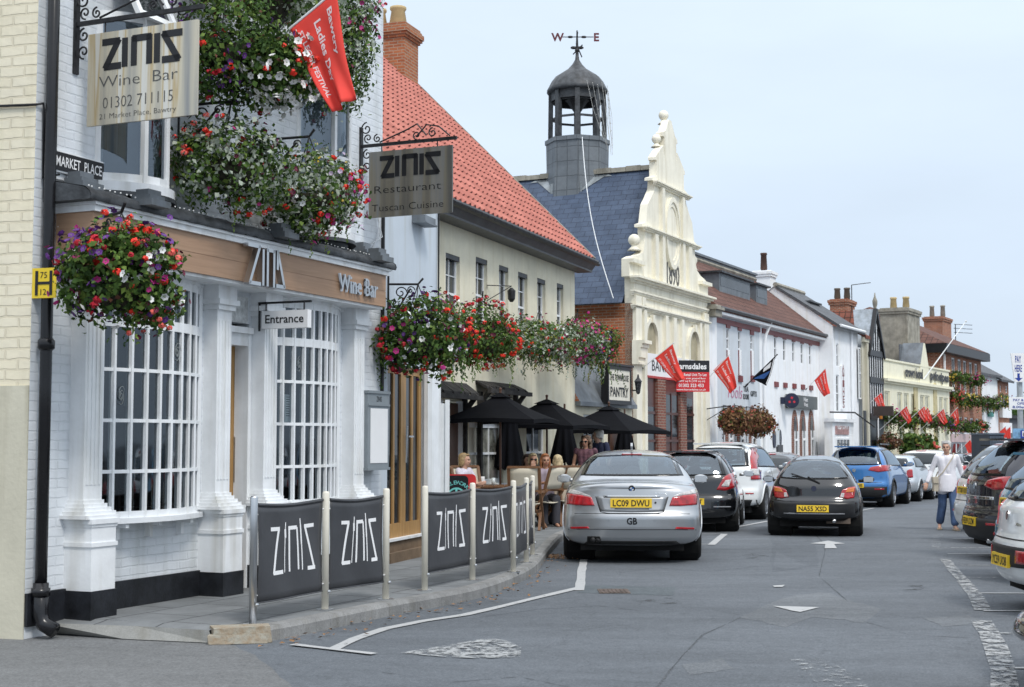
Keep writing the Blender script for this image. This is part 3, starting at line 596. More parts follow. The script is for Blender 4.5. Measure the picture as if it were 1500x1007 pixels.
def window(root,Fm,u0,u1,z0,z1,n,cols=2,rows=2,fm=None,fw=.05,mw=.022,sash=True,sill=None,pane=None,curtain=False):
    # frame (> pane): box frame, meeting rail, glazing bars; pane set back, dark of an unlit room put into its colour
    b=MB(); d=.05
    b.fb(Fm,u0,u0+fw,n-d,n,z0,z1); b.fb(Fm,u1-fw,u1,n-d,n,z0,z1); b.fb(Fm,u0+fw,u1-fw,n-d,n,z1-fw,z1); b.fb(Fm,u0+fw,u1-fw,n-d,n,z0,z0+fw)
    zm=(z0+z1)/2
    if sash: b.fb(Fm,u0+fw,u1-fw,n-d+.004,n+.004,zm-.022,zm+.022)
    for i in range(1,cols): u=u0+fw+(u1-u0-2*fw)*i/cols; b.fb(Fm,u-mw/2,u+mw/2,n-d+.006,n-.008,z0+fw,z1-fw)
    for j in range(1,rows):
        z=z0+fw+(z1-z0-2*fw)*j/rows
        if sash and abs(z-zm)<.05: continue
        b.fb(Fm,u0+fw,u1-fw,n-d+.008,n-.010,z-mw/2,z+mw/2)
    w=part(b,'window',fm or WHITE,root)
    p=MB(); q=n-d*.6; p.poly([Fm.pt(u0+fw*.5,q,z0+fw*.5),Fm.pt(u1-fw*.5,q,z0+fw*.5),Fm.pt(u1-fw*.5,q,z1-fw*.5),Fm.pt(u0+fw*.5,q,z1-fw*.5)]); part(p,'pane',pane or PANE,w)
    if curtain:
        c=MB(); c.fb(Fm,u0+fw,u0+fw+(u1-u0)*.25,n-d*.55,n-d*.5,z0+fw,z1-fw); part(c,'curtain',CANVAS,w)
    if sill:
        s=MB(); s.fb(Fm,u0-.06,u1+.06,n-.02,n+sill,z0-.07,z0-.002); part(s,'sill',fm or WHITE,w)
    return w
# ================= the wine bar on the corner
W=Fr((-3.54,11.98),(.4,.917))
WB=thing('wine_bar','white painted brick corner wine bar with oak fascia and bowed shop windows','building',W.pt(2,0))
UL,UR=-.74,5.03; ZT=7.6
bays=[(.0,1.50),(2.66,4.05)]
door_u0=1.78; door_u1=2.37
bow1=(.02,.92,3.78,5.25); bow2=(3.2,4.12,3.82,5.3)
ops=[(bays[0][0]+.05,bays[0][1]-.05,.92,2.98),(bays[1][0]+.05,bays[1][1]-.05,.92,2.98),(1.86,2.32,.12,2.72),(bow1[0]+.06,bow1[1]-.06,bow1[2],bow1[3]),(bow2[0]+.06,bow2[1]-.06,bow2[2],bow2[3])]
wl=wallmb(W,UL,UR,0,ZT,ops,0,.15); wl.poly([W.pt(UR,0,0),W.pt(UR,-5,0),W.pt(UR,-5,ZT),W.pt(UR,0,ZT)]); part(wl,'wall',WHITEB,WB)
# side wall turning the corner, cream
A=W.pt(UL,0); CW=Fr((A[0],A[1]),(.96,-.28))
b=MB(); b.poly([CW.pt(-7,0,2.0),CW.pt(0,0,2.0),CW.pt(0,0,ZT),CW.pt(-7,0,ZT)]); part(b,'side_wall',CREAMB,WB,label='cream painted brick side wall')
b=MB(); b.fb(CW,-7,0,-.2,.012,0,2.0); part(b,'side_wall_base',CREAM,WB,label='smooth cream rendered lower side wall')
b=MB(); P=[CW.pt(-7,0,ZT),CW.pt(0,0,ZT),W.pt(UR,0,ZT),W.pt(UR,-4,ZT+2.6),W.pt(UL,-4,ZT+2.6)]; b.poly([W.pt(UL-.1,.3,ZT-.05),W.pt(UR+.1,.3,ZT-.05),W.pt(UR+.1,-4,ZT+2.6),W.pt(UL-.1,-4,ZT+2.6)]); b.fb(W,UL,UR,-.1,.15,ZT-.12,ZT); part(b,'roof',SLATEG,WB)
# dark room behind the windows
b=MB(); b.boxm(W.pt,UL+.3,UR-.1,-4,-.18,.14,3.3); b.f=[f[::-1] for f in b.f]; 
# open the front of the ground floor room to the windows
del b.f[4]; del b.mi[4]
part(b,'room',INTWALL,WB)
b=MB(); b.boxm(W.pt,UL+.3,UR-.1,-3.4,-.18,3.5,6.4); b.f=[f[::-1] for f in b.f]; del b.f[4]; del b.mi[4]; part(b,'upper_room',INTWALL,WB)
b=MB(); rr=random.Random(4)
for i in range(7):
    u=.1+.6*i+rr.uniform(0,.2); n=-1.2-rr.random()*1.6; b.fb(W,u,u+.5,n-.5,n,.82,.86); b.fb(W,u+.22,u+.28,n-.28,n-.22,.14,.82); b.fb(W,u-.3,u-.02,n-.4,n-.05,.14,.55); b.fb(W,u-.3,u-.26,n-.4,n-.05,.55,1.05)
b.fb(W,.4,4.6,-3.9,-3.4,.14,1.25); part(b,'bar_counter',DARKWOOD,WB)
b=MB()
for i in range(5): b.fb(W,.5+.9*i,1.1+.9*i,-3.97,-3.9,1.5,2.5)
part(b,'wall_picture',CANVAS,WB)
# plinth and stall risers
for u0,u1 in ((UL,-.3),(0.0,1.52),(2.62,4.1),(4.42,UR)): b=MB(); b.fb(W,u0,u1,-.02,.03,.10,.36 if u0!=2.62 else .34); part(b,'black_plinth',BLACKPL,WB)
# pilasters
def pilaster(u0,u1):
    p=MB(); c=(u0+u1)/2; hw=(u1-u0)/2; D=.28
    p.fb(W,u0,u1,0,D,.345,.86); p.fb(W,u0-.012,u1+.012,0,D+.012,.70,.735); p.fb(W,u0-.02,u1+.02,0,D+.02,.885,.925); p.fb(W,u0-.008,u1+.008,0,D+.008,.86,.885)
    for i in range(6):
        t=i/5; e=.135*(1-t)**1.3; p.fb(W,c-.115-e*.72,c+.115+e*.72,0,.155+e*.9,.925+i*.03,.925+(i+1)*.03)
    p.fb(W,c-.115,c+.115,0,.155,1.105,2.80)
    for i in range(4): x=c-.075+i*.05; p.fb(W,x-.013,x+.013,.155,.163,1.2,2.7)
    p.fb(W,c-.14,c+.14,0,.185,2.80,2.85); p.fb(W,c-.165,c+.165,0,.215,2.85,2.90); p.fb(W,c-.15,c+.15,0,.19,2.90,3.04)
    o=part(p,'pilaster',WHITE,WB)
    q=MB(); q.fb(W,u0-.012,u1+.012,0,D+.014,.10,.345); part(q,'pilaster_plinth',BLACKPL,o)
for u in ((-.30,0.0),(1.52,1.83),(2.33,2.62),(4.10,4.40)): pilaster(*u)
# fascia
FN=.40; f0,f1=-.50,4.40
b=MB(); fz=lambda n,u:(3.055)
b.fb(W,f0,f1,0.02,FN,3.06,3.232); b.fb(W,f0,f1,0.02,FN,3.238,3.41); b.fb(W,f0+.01,f1-.01,.02,FN-.004,3.232,3.238)
fa=part(b,'fascia',FASCIAW,WB)
b=MB(); b.fb(W,f0+.02,f1-.02,0,FN-.03,3.03,3.06); b.fb(W,f0-.02,f1+.02,0,FN+.03,3.41,3.46); b.fb(W,f0-.04,f1+.04,0,FN+.055,3.46,3.49)
b.fb(W,.0,1.52,.0,.03,2.99,3.03); b.fb(W,2.62,4.1,.0,.03,2.99,3.03)
part(b,'cornice',WHITE,WB)
def roll(u0,u1):
    b=MB()
    nU=int((u1-u0)/.07)
    rr=random.Random(5)
    prof=[(FN+.075,3.485),(FN+.085,3.515),(FN+.07,3.55),(FN+.02,3.585),(FN-.12,3.615),(FN-.3,3.65),(.0,3.70)]
    wob=[[rr.uniform(-.007,.007) for _ in prof] for _ in range(nU+1)]
    b.grid(lambda s,t:W.pt(u0+(u1-u0)*s,prof[round(t*6)][0]+wob[round(s*nU)][round(t*6)],prof[round(t*6)][1]+wob[round(s*nU)][round(t*6)]),nU,6)
    for u in (u0,u1):
        b.poly([W.pt(u,p[0],p[1]) for p in prof]+[W.pt(u,0,3.485)])
    b.poly([W.pt(u0,FN+.075,3.485),W.pt(u0,0,3.485),W.pt(u1,0,3.485),W.pt(u1,FN+.075,3.485)])
    return b
part(roll(f0-.14,f1+.10),'fascia_roof',LEADD,WB,True)
b=MB(); rr=random.Random(6)
for i in range(75):
    u=f0-.1+(f1-f0+.15)*i/75+rr.uniform(-.01,.01); n=FN+.02+rr.uniform(-.01,.01); b.ball(W.pt(u,n,3.60+rr.uniform(-.004,.006)),.0075,seg=5,rings=4)
part(b,'light_string',mat('clear_bulb',(.8,.8,.78),.15,var=.02),WB,stuff=True)
def flood(u,n=FN-.02,z=3.62):
    b=MB(); b.fb(W,u-.10,u+.10,n-.02,n+.16,z-.02,z+.02); b.fb(W,u-.13,u+.13,n-.04,n+.2,z-.075,z-.02); b.fb(W,u-.085,u+.085,n-.0,n+.13,z+.02,z+.07); b.fb(W,u-.02,u+.02,n-.1,n,z+.0,z+.04)
    part(b,'floodlight',LEAD,WB)
for px,py in ((208,308),(402,364),(545,388)): flood(W.uz(px,py,FN)[0],FN+.0,3.60)
flood(W.uz(118,265,.2)[0]+.1,.05,3.70); flood(W.uz(540,365,.2)[0],.05,3.72)
# fascia lettering
mpF=lambda x,y,d=0:W.pt(x,FN+.002+d,y)
b=MB(); a0=W.uz(358,390,FN+.1); a1=W.uz(412,390,FN+.1); lw=.035
U0,U1=W.uz(360,405,FN+.06)[0],W.uz(413,405,FN+.06)[0]; wd=U1-U0; zz0,zz1=3.045,3.40
for pts in ([(0,1),(.30,1),(.04,0),(.32,0)],[(.40,.92),(.40,0)],[(.52,0),(.52,.96),(.70,.96),(.70,0)],[(.80,.96),(.80,.5)],[(.80,.98),(1.0,.03),(.78,.03)]):
    stroke(b,[(U0+p*wd,zz0+q*(zz1-zz0)) for p,q in pts],lw,mpF,0,.03,.09)
part(b,'metal_letter',STEEL,fa)
b=MB(); u0=W.uz(497,420,FN+.03)[0];u1=W.uz(553,430,FN+.03)[0]
V,Fc,w_=text2d('Wine Bar',.2,.0); sx=(u1-u0)/w_
for dd in (.012,.02,.028,.036): b.add([mpF(u0+x*sx,3.135+y,dd) for x,y in V],Fc)
part(b,'lettering',STEEL,fa)
# shop windows: shallow bows with small panes
def bow(u0,u1,n0,bulge,z0,z1,ncol,zs,parent,name,tr=.028,glass=GLASS,frame=WHITE,thick=.05):
    w=u1-u0; arc=lambda t:n0+bulge*(1-(2*t-1)**2)
    f=MB()
    for i in range(ncol+1):
        t=i/ncol; wd=tr if 0<i<ncol else tr*1.8; u=u0+w*t; f.fb(W,u-wd/2,u+wd/2,arc(t)-thick,arc(t)+.004,z0,z1)
    for z,hh in zs:
        S=ncol*2
        for i in range(S):
            t0,t1=i/S,(i+1)/S; P=[(u0+w*t0,arc(t0)),(u0+w*t1,arc(t1))]
            V=[W.pt(P[0][0],P[0][1]-thick+.004,z-hh/2),W.pt(P[1][0],P[1][1]-thick+.004,z-hh/2),W.pt(P[1][0],P[1][1]+.002,z-hh/2),W.pt(P[0][0],P[0][1]+.002,z-hh/2),W.pt(P[0][0],P[0][1]-thick+.004,z+hh/2),W.pt(P[1][0],P[1][1]-thick+.004,z+hh/2),W.pt(P[1][0],P[1][1]+.002,z+hh/2),W.pt(P[0][0],P[0][1]+.002,z+hh/2)]
            f.add(V,[(0,1,2,3),(7,6,5,4),(3,2,6,7),(1,0,4,5)])
    o=part(f,name,frame,parent)
    g=MB(); g.grid(lambda s,t:W.pt(u0+w*s,arc(s)-thick*.5,z0+(z1-z0)*t),ncol*2,1); part(g,'glass',glass,o,True)
    return o,arc
for bi,(u0,u1) in enumerate(bays):
    rows=[(.925,.07),(1.30,.03),(1.735,.03),(2.17,.03),(2.58,.085),(2.97,.08)]
    o,arc=bow(u0+.02,u1-.02,.02,.18,.90,3.02,9 if bi==0 else 10,rows,WB,'shop_window')
    s=MB(); n=18
    for t0,t1 in [(i/n,(i+1)/n) for i in range(n)]:
        ua,ub=u0+(u1-u0)*t0,u0+(u1-u0)*t1; na,nb=.02+.18*(1-(2*t0-1)**2)+.05,.02+.18*(1-(2*t1-1)**2)+.05
        s.add([W.pt(ua,0,.86),W.pt(ub,0,.86),W.pt(ub,nb,.86),W.pt(ua,na,.86),W.pt(ua,0,.905),W.pt(ub,0,.905),W.pt(ub,nb,.905),W.pt(ua,na,.905)],[(0,1,2,3),(7,6,5,4),(3,2,6,7)])
        s.add([W.pt(ua,0,3.0),W.pt(ub,0,3.0),W.pt(ub,nb-.04,3.0),W.pt(ua,na-.04,3.0),W.pt(ua,0,3.05),W.pt(ub,0,3.05),W.pt(ub,nb-.04,3.05),W.pt(ua,na-.04,3.05)],[(0,1,2,3),(7,6,5,4),(3,2,6,7)])
    for t in (.2,.5,.8): s.fb(W,u0+(u1-u0)*t-.02,u0+(u1-u0)*t+.02,0,.16,.82,.86); s.fb(W,u0+(u1-u0)*t-.02,u0+(u1-u0)*t+.02,0,.06,.72,.82)
    part(s,'sill',WHITE,o)
    # etched spiral in two panes
    g=MB()
    for t,z in ((.17,1.95),(.62,2.36)) if bi==0 else ((.26,2.36),):
        u=u0+(u1-u0)*t; n=arc((u-u0-.02)/(u1-u0-.04))+.0; e1=Vector(W.pt(1,0))-Vector(W.pt(0,0))
        for rr_ in (.03,.045,.06): scroll(g,W.pt(u,n-.015,z),e1,(0,0,1.9),rr_,1,.0025,n=20,a0=rr_*90)
    part(g,'etched_spiral',mat('etched_glass',(.3,.33,.33),.6),o)
# a white notice taped inside the second bay
q0_=W.uz(418,578,.08); q1_=W.uz(433,620,.08); b=MB(); b.fb(W,q0_[0],q1_[0],.07,.073,q1_[1],q0_[1]); nt_=part(b,'window_notice',WLET,WB); b=MB()
for i in range(9): b.fb(W,q0_[0]+.025,q1_[0]-.03-.02*(i%3),.0735,.0742,q0_[1]-.03-.024*i,q0_[1]-.022-.024*i)
part(b,'notice_line',GLET,nt_,stuff=True)
# first floor bows
for (u0,u1,z0,z1) in (bow1,bow2):
    o,arc=bow(u0,u1,.0,.30,z0,z1,3,[(z0+.03,.08),(z0+.78,.05),(z1-.03,.08)],WB,'bow_window',.05,glassmat('upper_glass'+str(u0),(.5,.56,.6),.12))
    s=MB(); n=16
    def ring(s,zb,zt,e0,e1):
        for t0,t1 in [(i/n,(i+1)/n) for i in range(n)]:
            f=lambda t,e:(u0-e+(u1-u0+2*e)*t,.30*(1-(2*t-1)**2)+e); a,b_,c,d=f(t0,e0),f(t1,e0),f(t1,e1),f(t0,e1)
            s.add([W.pt(*a,zb),W.pt(*b_,zb),W.pt(*c,zt),W.pt(*d,zt)],[(0,1,2,3)])
            s.add([W.pt(a[0],0,zb),W.pt(b_[0],0,zb),W.pt(*b_,zb),W.pt(*a,zb)],[(0,1,2,3)]); s.add([W.pt(d[0],0,zt),W.pt(c[0],0,zt),W.pt(*c,zt),W.pt(*d,zt)],[(3,2,1,0)])
    ring(s,z0-.09,z0-.01,.05,.05); part(s,'sill',WHITE,o)
    s=MB(); ring(s,z0-.13,z0-.092,.065,.06); ring(s,z0-.32,z0-.13,-.05,-.01); part(s,'lead_apron',LEADD,o)
    s=MB(); s.fb(W,u0+.04,u1-.04,-.145,-.12,z0,z1); part(s,'blind',mat('grey_blind'+str(u0),(.16,.18,.2),.8),o)
# tilted open casement at the very top left
b=MB(); C0=Vector(W.pt(.33,.30,5.27)); ex=Vector(W.d+(0,)); ez=Vector((W.n[0]*.45,W.n[1]*.45,-.9)).normalized()
def cm(x,y,d): return C0+ex*x+ez*y+Vector(W.n+(0,))*d
for x0,x1,y0,y1 in ((-.27,.27,-.5,-.44),(-.27,.27,.03,.09),(-.27,-.21,-.44,.03),(.21,.27,-.44,.03)): b.boxm(cm,x0,x1,y0,y1,0,.05)
o=part(b,'open_casement',WHITE,WB); b=MB(); b.poly([cm(-.21,-.44,.02),cm(.21,-.44,.02),cm(.21,.03,.02),cm(-.21,.03,.02)]); part(b,'pane',PANE,o)
# entrance door in its recess
b=MB(); n0=-.155
b.fb(W,door_u0,door_u1,n0-.2,n0-.15,.14,2.55); 
d=MB(); d.fb(W,door_u1-.13,door_u1,n0-.05,n0,.16,2.5); d.fb(W,door_u0,door_u0+.1,n0-.05,n0,.16,2.5); d.fb(W,door_u0+.1,door_u1-.13,n0-.05,n0,2.36,2.5); d.fb(W,door_u0+.1,door_u1-.13,n0-.05,n0,.16,.4)
dr=part(d,'door',OAK,WB); g=MB(); g.fb(W,door_u0+.1,door_u1-.13,n0-.035,n0-.025,.4,2.36); part(g,'glass',PANE,dr)
g=MB(); g.fb(W,door_u1-.075,door_u1-.03,n0,n0+.02,1.15,1.6); part(g,'handle',STEEL,dr)
b=MB(); b.fb(W,2.295,2.345,n0+.004,.01,.12,2.62); b.fb(W,1.84,2.295,n0+.004,.0,2.5,2.62); b.fb(W,1.84,2.33,-.05,.05,2.62,2.68); part(b,'door_frame',WHITE,WB)
b=MB(); b.fb(W,1.9,2.26,.0,.02,2.72,2.98); part(b,'notice',mat('licence_notice',(.6,.62,.62),.5,var=.2,scale=16),WB)
# downpipe, cable
b=MB(); u=-.655; b.tube([W.pt(u,.085,z) for z in (.30,2,4,ZT)],.048,12); b.tube([W.pt(u,.085,z) for z in (2.28,2.30,2.36,2.38)],.06,12,rs=[.05,.068,.068,.05]); b.tube([W.pt(u,.085,.44),W.pt(u,.085,.2),W.pt(u,.12,.12),W.pt(u+.02,.22,.07)],.062,12); b.tube([W.pt(u,.085,.40),W.pt(u,.085,.34)],.075,12)
part(b,'downpipe',BLACKG,WB,True)
b=MB(); P=[CW.uz(px,py,.02) for px,py in ((-60,158),(0,155.5),(52,153.5))]; pts=[CW.pt(p[0],.02,p[1]) for p in P]; q=W.uz(62,152,.02); q2=W.uz(62,262,.02); q3=W.uz(84,256,.02)
b.tube(pts+[W.pt(q[0],.03,q[1]),W.pt(q[0]+.01,.03,q[1]-.05),W.pt(q2[0],.03,q2[1]),W.pt(q3[0],.04,q3[1])],.011,6); part(b,'cable',BLACK,WB,True)
b=MB(); rr=random.Random(8)
for i in range(5): b.tube([W.pt(-.50+.03*i,.04,3.3+.05*i),W.pt(-.3+.05*i,.06+.02*i,3.62+rr.uniform(-.05,.05)),W.pt(-.1+.07*i,.08,3.68)],.006,5)
for i in range(3): b.tube([W.pt(4.86+.04*i,.03,4.5),W.pt(4.9-.03*i,.04,4.2),W.pt(4.88+.05*i,.03,3.95),W.pt(4.7,.05,3.75+.04*i)],.007,5)
part(b,'cable',WHITE,WB,True)
# street name plate
S0_=W.uz(82,240,.03); S1_=W.uz(152,250,.03)
t=thing('street_sign','black street name plate reading MARKET PLACE on the white corner brickwork','sign',W.pt(-.25,.02,3.84))
b=MB(); b.fb(W,-.56,.06,.005,.03,3.775,3.925); part(b,'plate',BLET,t)
b=MB(); put_text(b,'MARKET  PLACE',.085,lambda x,y:W.pt(x,.034,y),-.25,3.81,.56,.012); part(b,'lettering',WLET,t)
b=MB(); b.fb(W,-.58,.08,.0,.022,3.76,3.775); b.fb(W,-.58,.08,0,.022,3.925,3.94); part(b,'frame',WHITE,t)
# yellow hydrant plate
t=thing('hydrant_sign','yellow square fire hydrant plate with a black H beside the downpipe','sign',W.pt(-.6,.16,2.75))
hp=Fr(W.pt(-.70,.30)[:2],(.96,-.28)); z0=hp.uz(60,437)[1]; z1=hp.uz(60,393)[1]; ua=hp.uz(46,415)[0]; ub=hp.uz(82,415)[0]
b=MB(); b.fb(hp,ua,ub,-.01,0,z0,z1); part(b,'plate',PLYW,t)
b=MB(); hm=lambda x,y,d=0:hp.pt(x,.002+d,y); w_=ub-ua
stroke(b,[(ua+w_*.22,z0+.03),(ua+w_*.22,z1-.03)],.025,hm,d1=.003); stroke(b,[(ua+w_*.8,z0+.03),(ua+w_*.8,z1-.03)],.025,hm,d1=.003); stroke(b,[(ua+w_*.22,(z0+z1)/2),(ua+w_*.8,(z0+z1)/2)],.022,hm,d1=.0025)
put_text(b,'75',.05,lambda x,y:hp.pt(x,.003,y),ua+w_*.5,z1-.08); put_text(b,'12',.05,lambda x,y:hp.pt(x,.003,y),ua+w_*.5,z0+.025); part(b,'lettering',BLET,t)
# hanging signs
def brushed(name,dark=1.0):
    m,nt,b=newmat(name); L=nt.links.new; b.inputs['Metallic'].default_value=.55; b.inputs['Roughness'].default_value=.42
    tc=_n(nt,'ShaderNodeTexCoord'); mp=_n(nt,'ShaderNodeMapping'); mp.inputs['Scale'].default_value=(2.6,2.6,.10); L(tc.outputs['Object'],mp.inputs[0])
    n=_n(nt,'ShaderNodeTexNoise'); n.inputs['Scale'].default_value=2.2; n.inputs['Detail'].default_value=6; L(mp.outputs[0],n.inputs['Vector'])
    cr=_n(nt,'ShaderNodeValToRGB'); E=cr.color_ramp.elements; E[0].position=.33; E[1].position=.66
    E[0].color=(.30*dark,.30*dark,.29*dark,1); E[1].color=(.70*dark,.68*dark,.62*dark,1); e=E.new(.52); e.color=(.62*dark,.56*dark,.43*dark,1); e=E.new(.56); e.color=(.52*dark,.40*dark,.22*dark,1) if dark==1 else (.6*dark,.6*dark,.58*dark,1); e=E.new(.6); e.color=(.68*dark,.65*dark,.57*dark,1)  # dark stop puts a vertical shadow band into the steel; tan stops are rust
    L(n.outputs[0],cr.inputs[0]); L(cr.outputs[0],b.inputs['Base Color']); return m
def hang_sign(label,u,pl,pr,top,bot,bar_y,mt,texts,lm,cat='sign'):
    S=Fr(W.pt(u,0)[:2],W.n); n0=S.uz(pl[0],pl[1])[0]; n1=S.uz(pr[0],pr[1])[0]; z1=S.uz(pl[0],top[0])[1]; z0=S.uz(pl[0],bot)[1]
    zb=S.uz(pl[0],bar_y)[1]
    t=thing('hanging_sign',label,cat,S.pt(0,0,zb))
    b=MB(); b.fb(S,n0,n1,-.012,.012,z0,z1); pn=part(b,'panel',mt,t)
    b=MB(); b.bar(S.pt(0,0,zb),S.pt(n1+.05,0,zb),.03,.035); b.fb(S,0,.02,-.03,.03,zb-.42,zb+.22)
    e1=Vector(S.d+(0,)); e2=Vector((0,0,1))
    for dn,dz,r,sg in ((.08,.20,.075,1),(.10,.09,.055,-1),(.09,-.10,.06,1),(.09,-.24,.06,-1),(.22,.075,.05,1),(n1-.25,.085,.055,1),(n1-.45,.07,.05,-1)): scroll(b,S.pt(dn,0,zb+dz),e1,e2,r,1.3,.008,a0=math.pi*.5*sg,sgn=sg)
    b.tube([S.pt(.25,0,zb+.03),S.pt((n1)*.5,0,zb+.14),S.pt(n1*.62,0,zb+.2),S.pt(n1*.72,0,zb+.06)],.009,6); b.tube([S.pt(n1*.62,0,zb+.06),S.pt(n1*.72,0,zb+.18),S.pt(n1*.85,0,zb+.15),S.pt(n1*.97,0,zb+.03)],.009,6)
    for q in (.15,.82): b.tube([S.pt(n0+(n1-n0)*q,0,zb),S.pt(n0+(n1-n0)*q,0,z1-.01)],.007,5)
    part(b,'bracket',IRON,t)
    b=MB(); w=n1-n0; h=z1-z0; mpS=lambda x,y,d=0:S.pt(n0+x,.0125+d,z0+y)
    zinis(b,mpS,w*.70,h*.27,w*.052,w*.15,h*.62,d1=.003); part(b,'emblem',BLET,pn)
    b=MB()
    for s,cy,hh,wd in texts: put_text(b,s,h*hh,lambda x,y:mpS(x,y,.002),w*.47,h*cy,w*wd,-.012)
    part(b,'lettering',lm,pn); return t
hang_sign('rust streaked steel wine bar sign with phone number hung from an iron bracket',W.uz(110,80,0)[0],(130,100),(290,100),(52,40),186,34,brushed('streaked_steel'),[('Wine  Bar',.40,.13,.72),('01302 711115',.17,.13,.64),('21 Market Place, Bawtry',.06,.06,.70)],GLET)
hang_sign('grey steel restaurant sign reading Tuscan Cuisine hung on the far end of the wine bar',min(4.9,W.uz(528,220,0)[0]),(541,270),(663,270),(224,220),320,214,brushed('grey_steel',.42),[('Restaurant',.36,.12,.80),('Tuscan Cuisine',.09,.11,.86)],BLET)
# Entrance sign
ue=W.uz(378,470,.0)[0]; ue=2.32; S=Fr(W.pt(ue,.16)[:2],W.n); n0=S.uz(385,470)[0]; n1=S.uz(452,470)[0]; z0=S.uz(420,481)[1]; z1=S.uz(420,455)[1]; zb=S.uz(420,443)[1]
t=thing('entrance_sign','small white box sign reading Entrance on a black bracket','sign',S.pt(n0,0,zb))
b=MB(); b.fb(S,n0,n1,-.05,.02,z0,z1); pn=part(b,'panel',WLET,t)
b=MB(); put_text(b,'Entrance',.085,lambda x,y:S.pt(x,.023,y),(n0+n1)/2,(z0+z1)/2-.035,(n1-n0)*.84,.012); part(b,'lettering',BLET,pn)
b=MB(); b.bar(S.pt(n0-.05,0,zb),S.pt(n1+.03,0,zb),.025,.02); b.bar(S.pt(n0-.04,0,zb),S.pt(n0-.04,0,z0-.02),.02,.02); b.bar(S.pt(n0+.04,0,zb),S.pt(n0+.04,0,z1),.05,.01); b.bar(S.pt(n1-.05,0,zb),S.pt(n1-.05,0,z1),.05,.01); part(b,'bracket',BLACK,t)
# menu cabinet on the wall beyond the last pilaster
q0=W.uz(556,640,.2); t=thing('menu_cabinet','grey wall mounted glazed menu cabinet beside the oak double doors','menu case',W.pt(4.72,0,1.3))
GREYC=mat('grey_cabinet',(.22,.25,.27),.4,var=.06); zc0=1.36; zc1=2.12; ua,ub=4.52,4.86
ua=W.uz(541,620,.22)[0]; ub=W.uz(572,620,.22)[0]; zc0=W.uz(556,685,.2)[1]; zc1=W.uz(556,577,.2)[1]
b=MB(); b.fb(W,ua,ub,0,.20,zc0,zc1); b.fb(W,ua-.01,ub+.01,0,.215,zc0-.03,zc0); b.fb(W,ua-.01,ub+.01,0,.215,zc1,zc1+.03); b.fb(W,ua,ub,.2,.215,zc1-.14,zc1-.12); part(b,'case',GREYC,t)
b=MB(); b.fb(W,ua+.06,ub-.04,.2,.206,zc0+.05,zc1-.17); part(b,'menu_sheet',WLET,t)
b=MB(); put_text(b,'ZINIS',.06,lambda x,y:W.pt(x,.202,y),(ua+ub)/2+.01,zc1-.09,.12,.01); part(b,'lettering',BLET,t)
# link wall with the oak double doors
LK=Fr(W.pt(UR,-.02)[:2],(.27,.963)); q=LK.uz(640,600); LW=q[0]
t=thing('link_building','pale grey rendered link with oak double doors between the wine bar and the pub','building',LK.pt(LW/2,0))
du0=LK.uz(567,700)[0]; du1=LK.uz(621,700)[0]; dz0=LK.uz(594,786)[1]; dz1=LK.uz(594,537)[1]
wl=wallmb(LK,-.1,LW,0,4.75,[(du0,du1,.14,dz1)],0,.16); wl.fb(LK,-.1,LW,-3,-.001,4.7,4.75); sd_=LK.side(LW); wl.poly([sd_.pt(-.0,0,0),sd_.pt(4,0,0),sd_.pt(4,0,4.75),sd_.pt(0,0,4.75)]); part(wl,'wall',LGREY,t)
b=MB(); b.fb(LK,du0,du1,-.1,-.0,.10,dz0-.03); b.fb(LK,du0-.02,du1+.05,-.02,.06,.10,dz0-.16); part(b,'step',STONEBR,t)
b=MB(); b.fb(LK,du0-.04,du1+.04,-.08,.03,dz0-.03,dz0+.0); b.fb(LK,du1,LW+.01,-.05,.05,.12,dz1+.1); part(b,'door_surround',WHITE,t)
dw=du1-du0
for i in range(2):
    a=du0+dw*.5*i; c=a+dw*.5; d=MB()
    d.fb(LK,a+.003,a+.09,-.09,-.04,dz0,dz1); d.fb(LK,c-.09,c-.003,-.09,-.04,dz0,dz1); d.fb(LK,a+.09,c-.09,-.09,-.04,dz0,dz0+.17); d.fb(LK,a+.09,c-.09,-.09,-.04,dz1-.1,dz1); d.fb(LK,a+dw*.25-.03,a+dw*.25+.03,-.088,-.042,dz0+.17,dz1-.1)
    o=part(d,'door',OAK,t); g=MB(); g.fb(LK,a+.09,c-.09,-.072,-.062,dz0+.17,dz1-.1); part(g,'glass',PANE,o)
    if i: g=MB(); g.bar(LK.pt(a+.05,.0,1.75),LK.pt(a+.05,-.02,1.3),.02,.012); g.bar(LK.pt(a+.05,.01,1.62),LK.pt(a+.22,.01,1.62),.02,.02); part(g,'handle',STEEL,o)
fl=LK.uz(622,322,.1); b=MB(); b.fb(LK,fl[0]-.2,fl[0]+.2,.0,.18,fl[1]-.05,fl[1]+.03); b.fb(LK,fl[0]-.22,fl[0]+.22,.02,.2,fl[1]-.07,fl[1]-.05); part(b,'floodlight',LEAD,t)
b=MB(); b.tube([LK.pt(.0,.03,4.7),LK.pt(.0,.03,2.0)],.025,8); b.tube([LK.pt(LW-.04,.03,4.7),LK.pt(LW-.04,.03,2.9)],.012,6); part(b,'downpipe',BLACK,t)
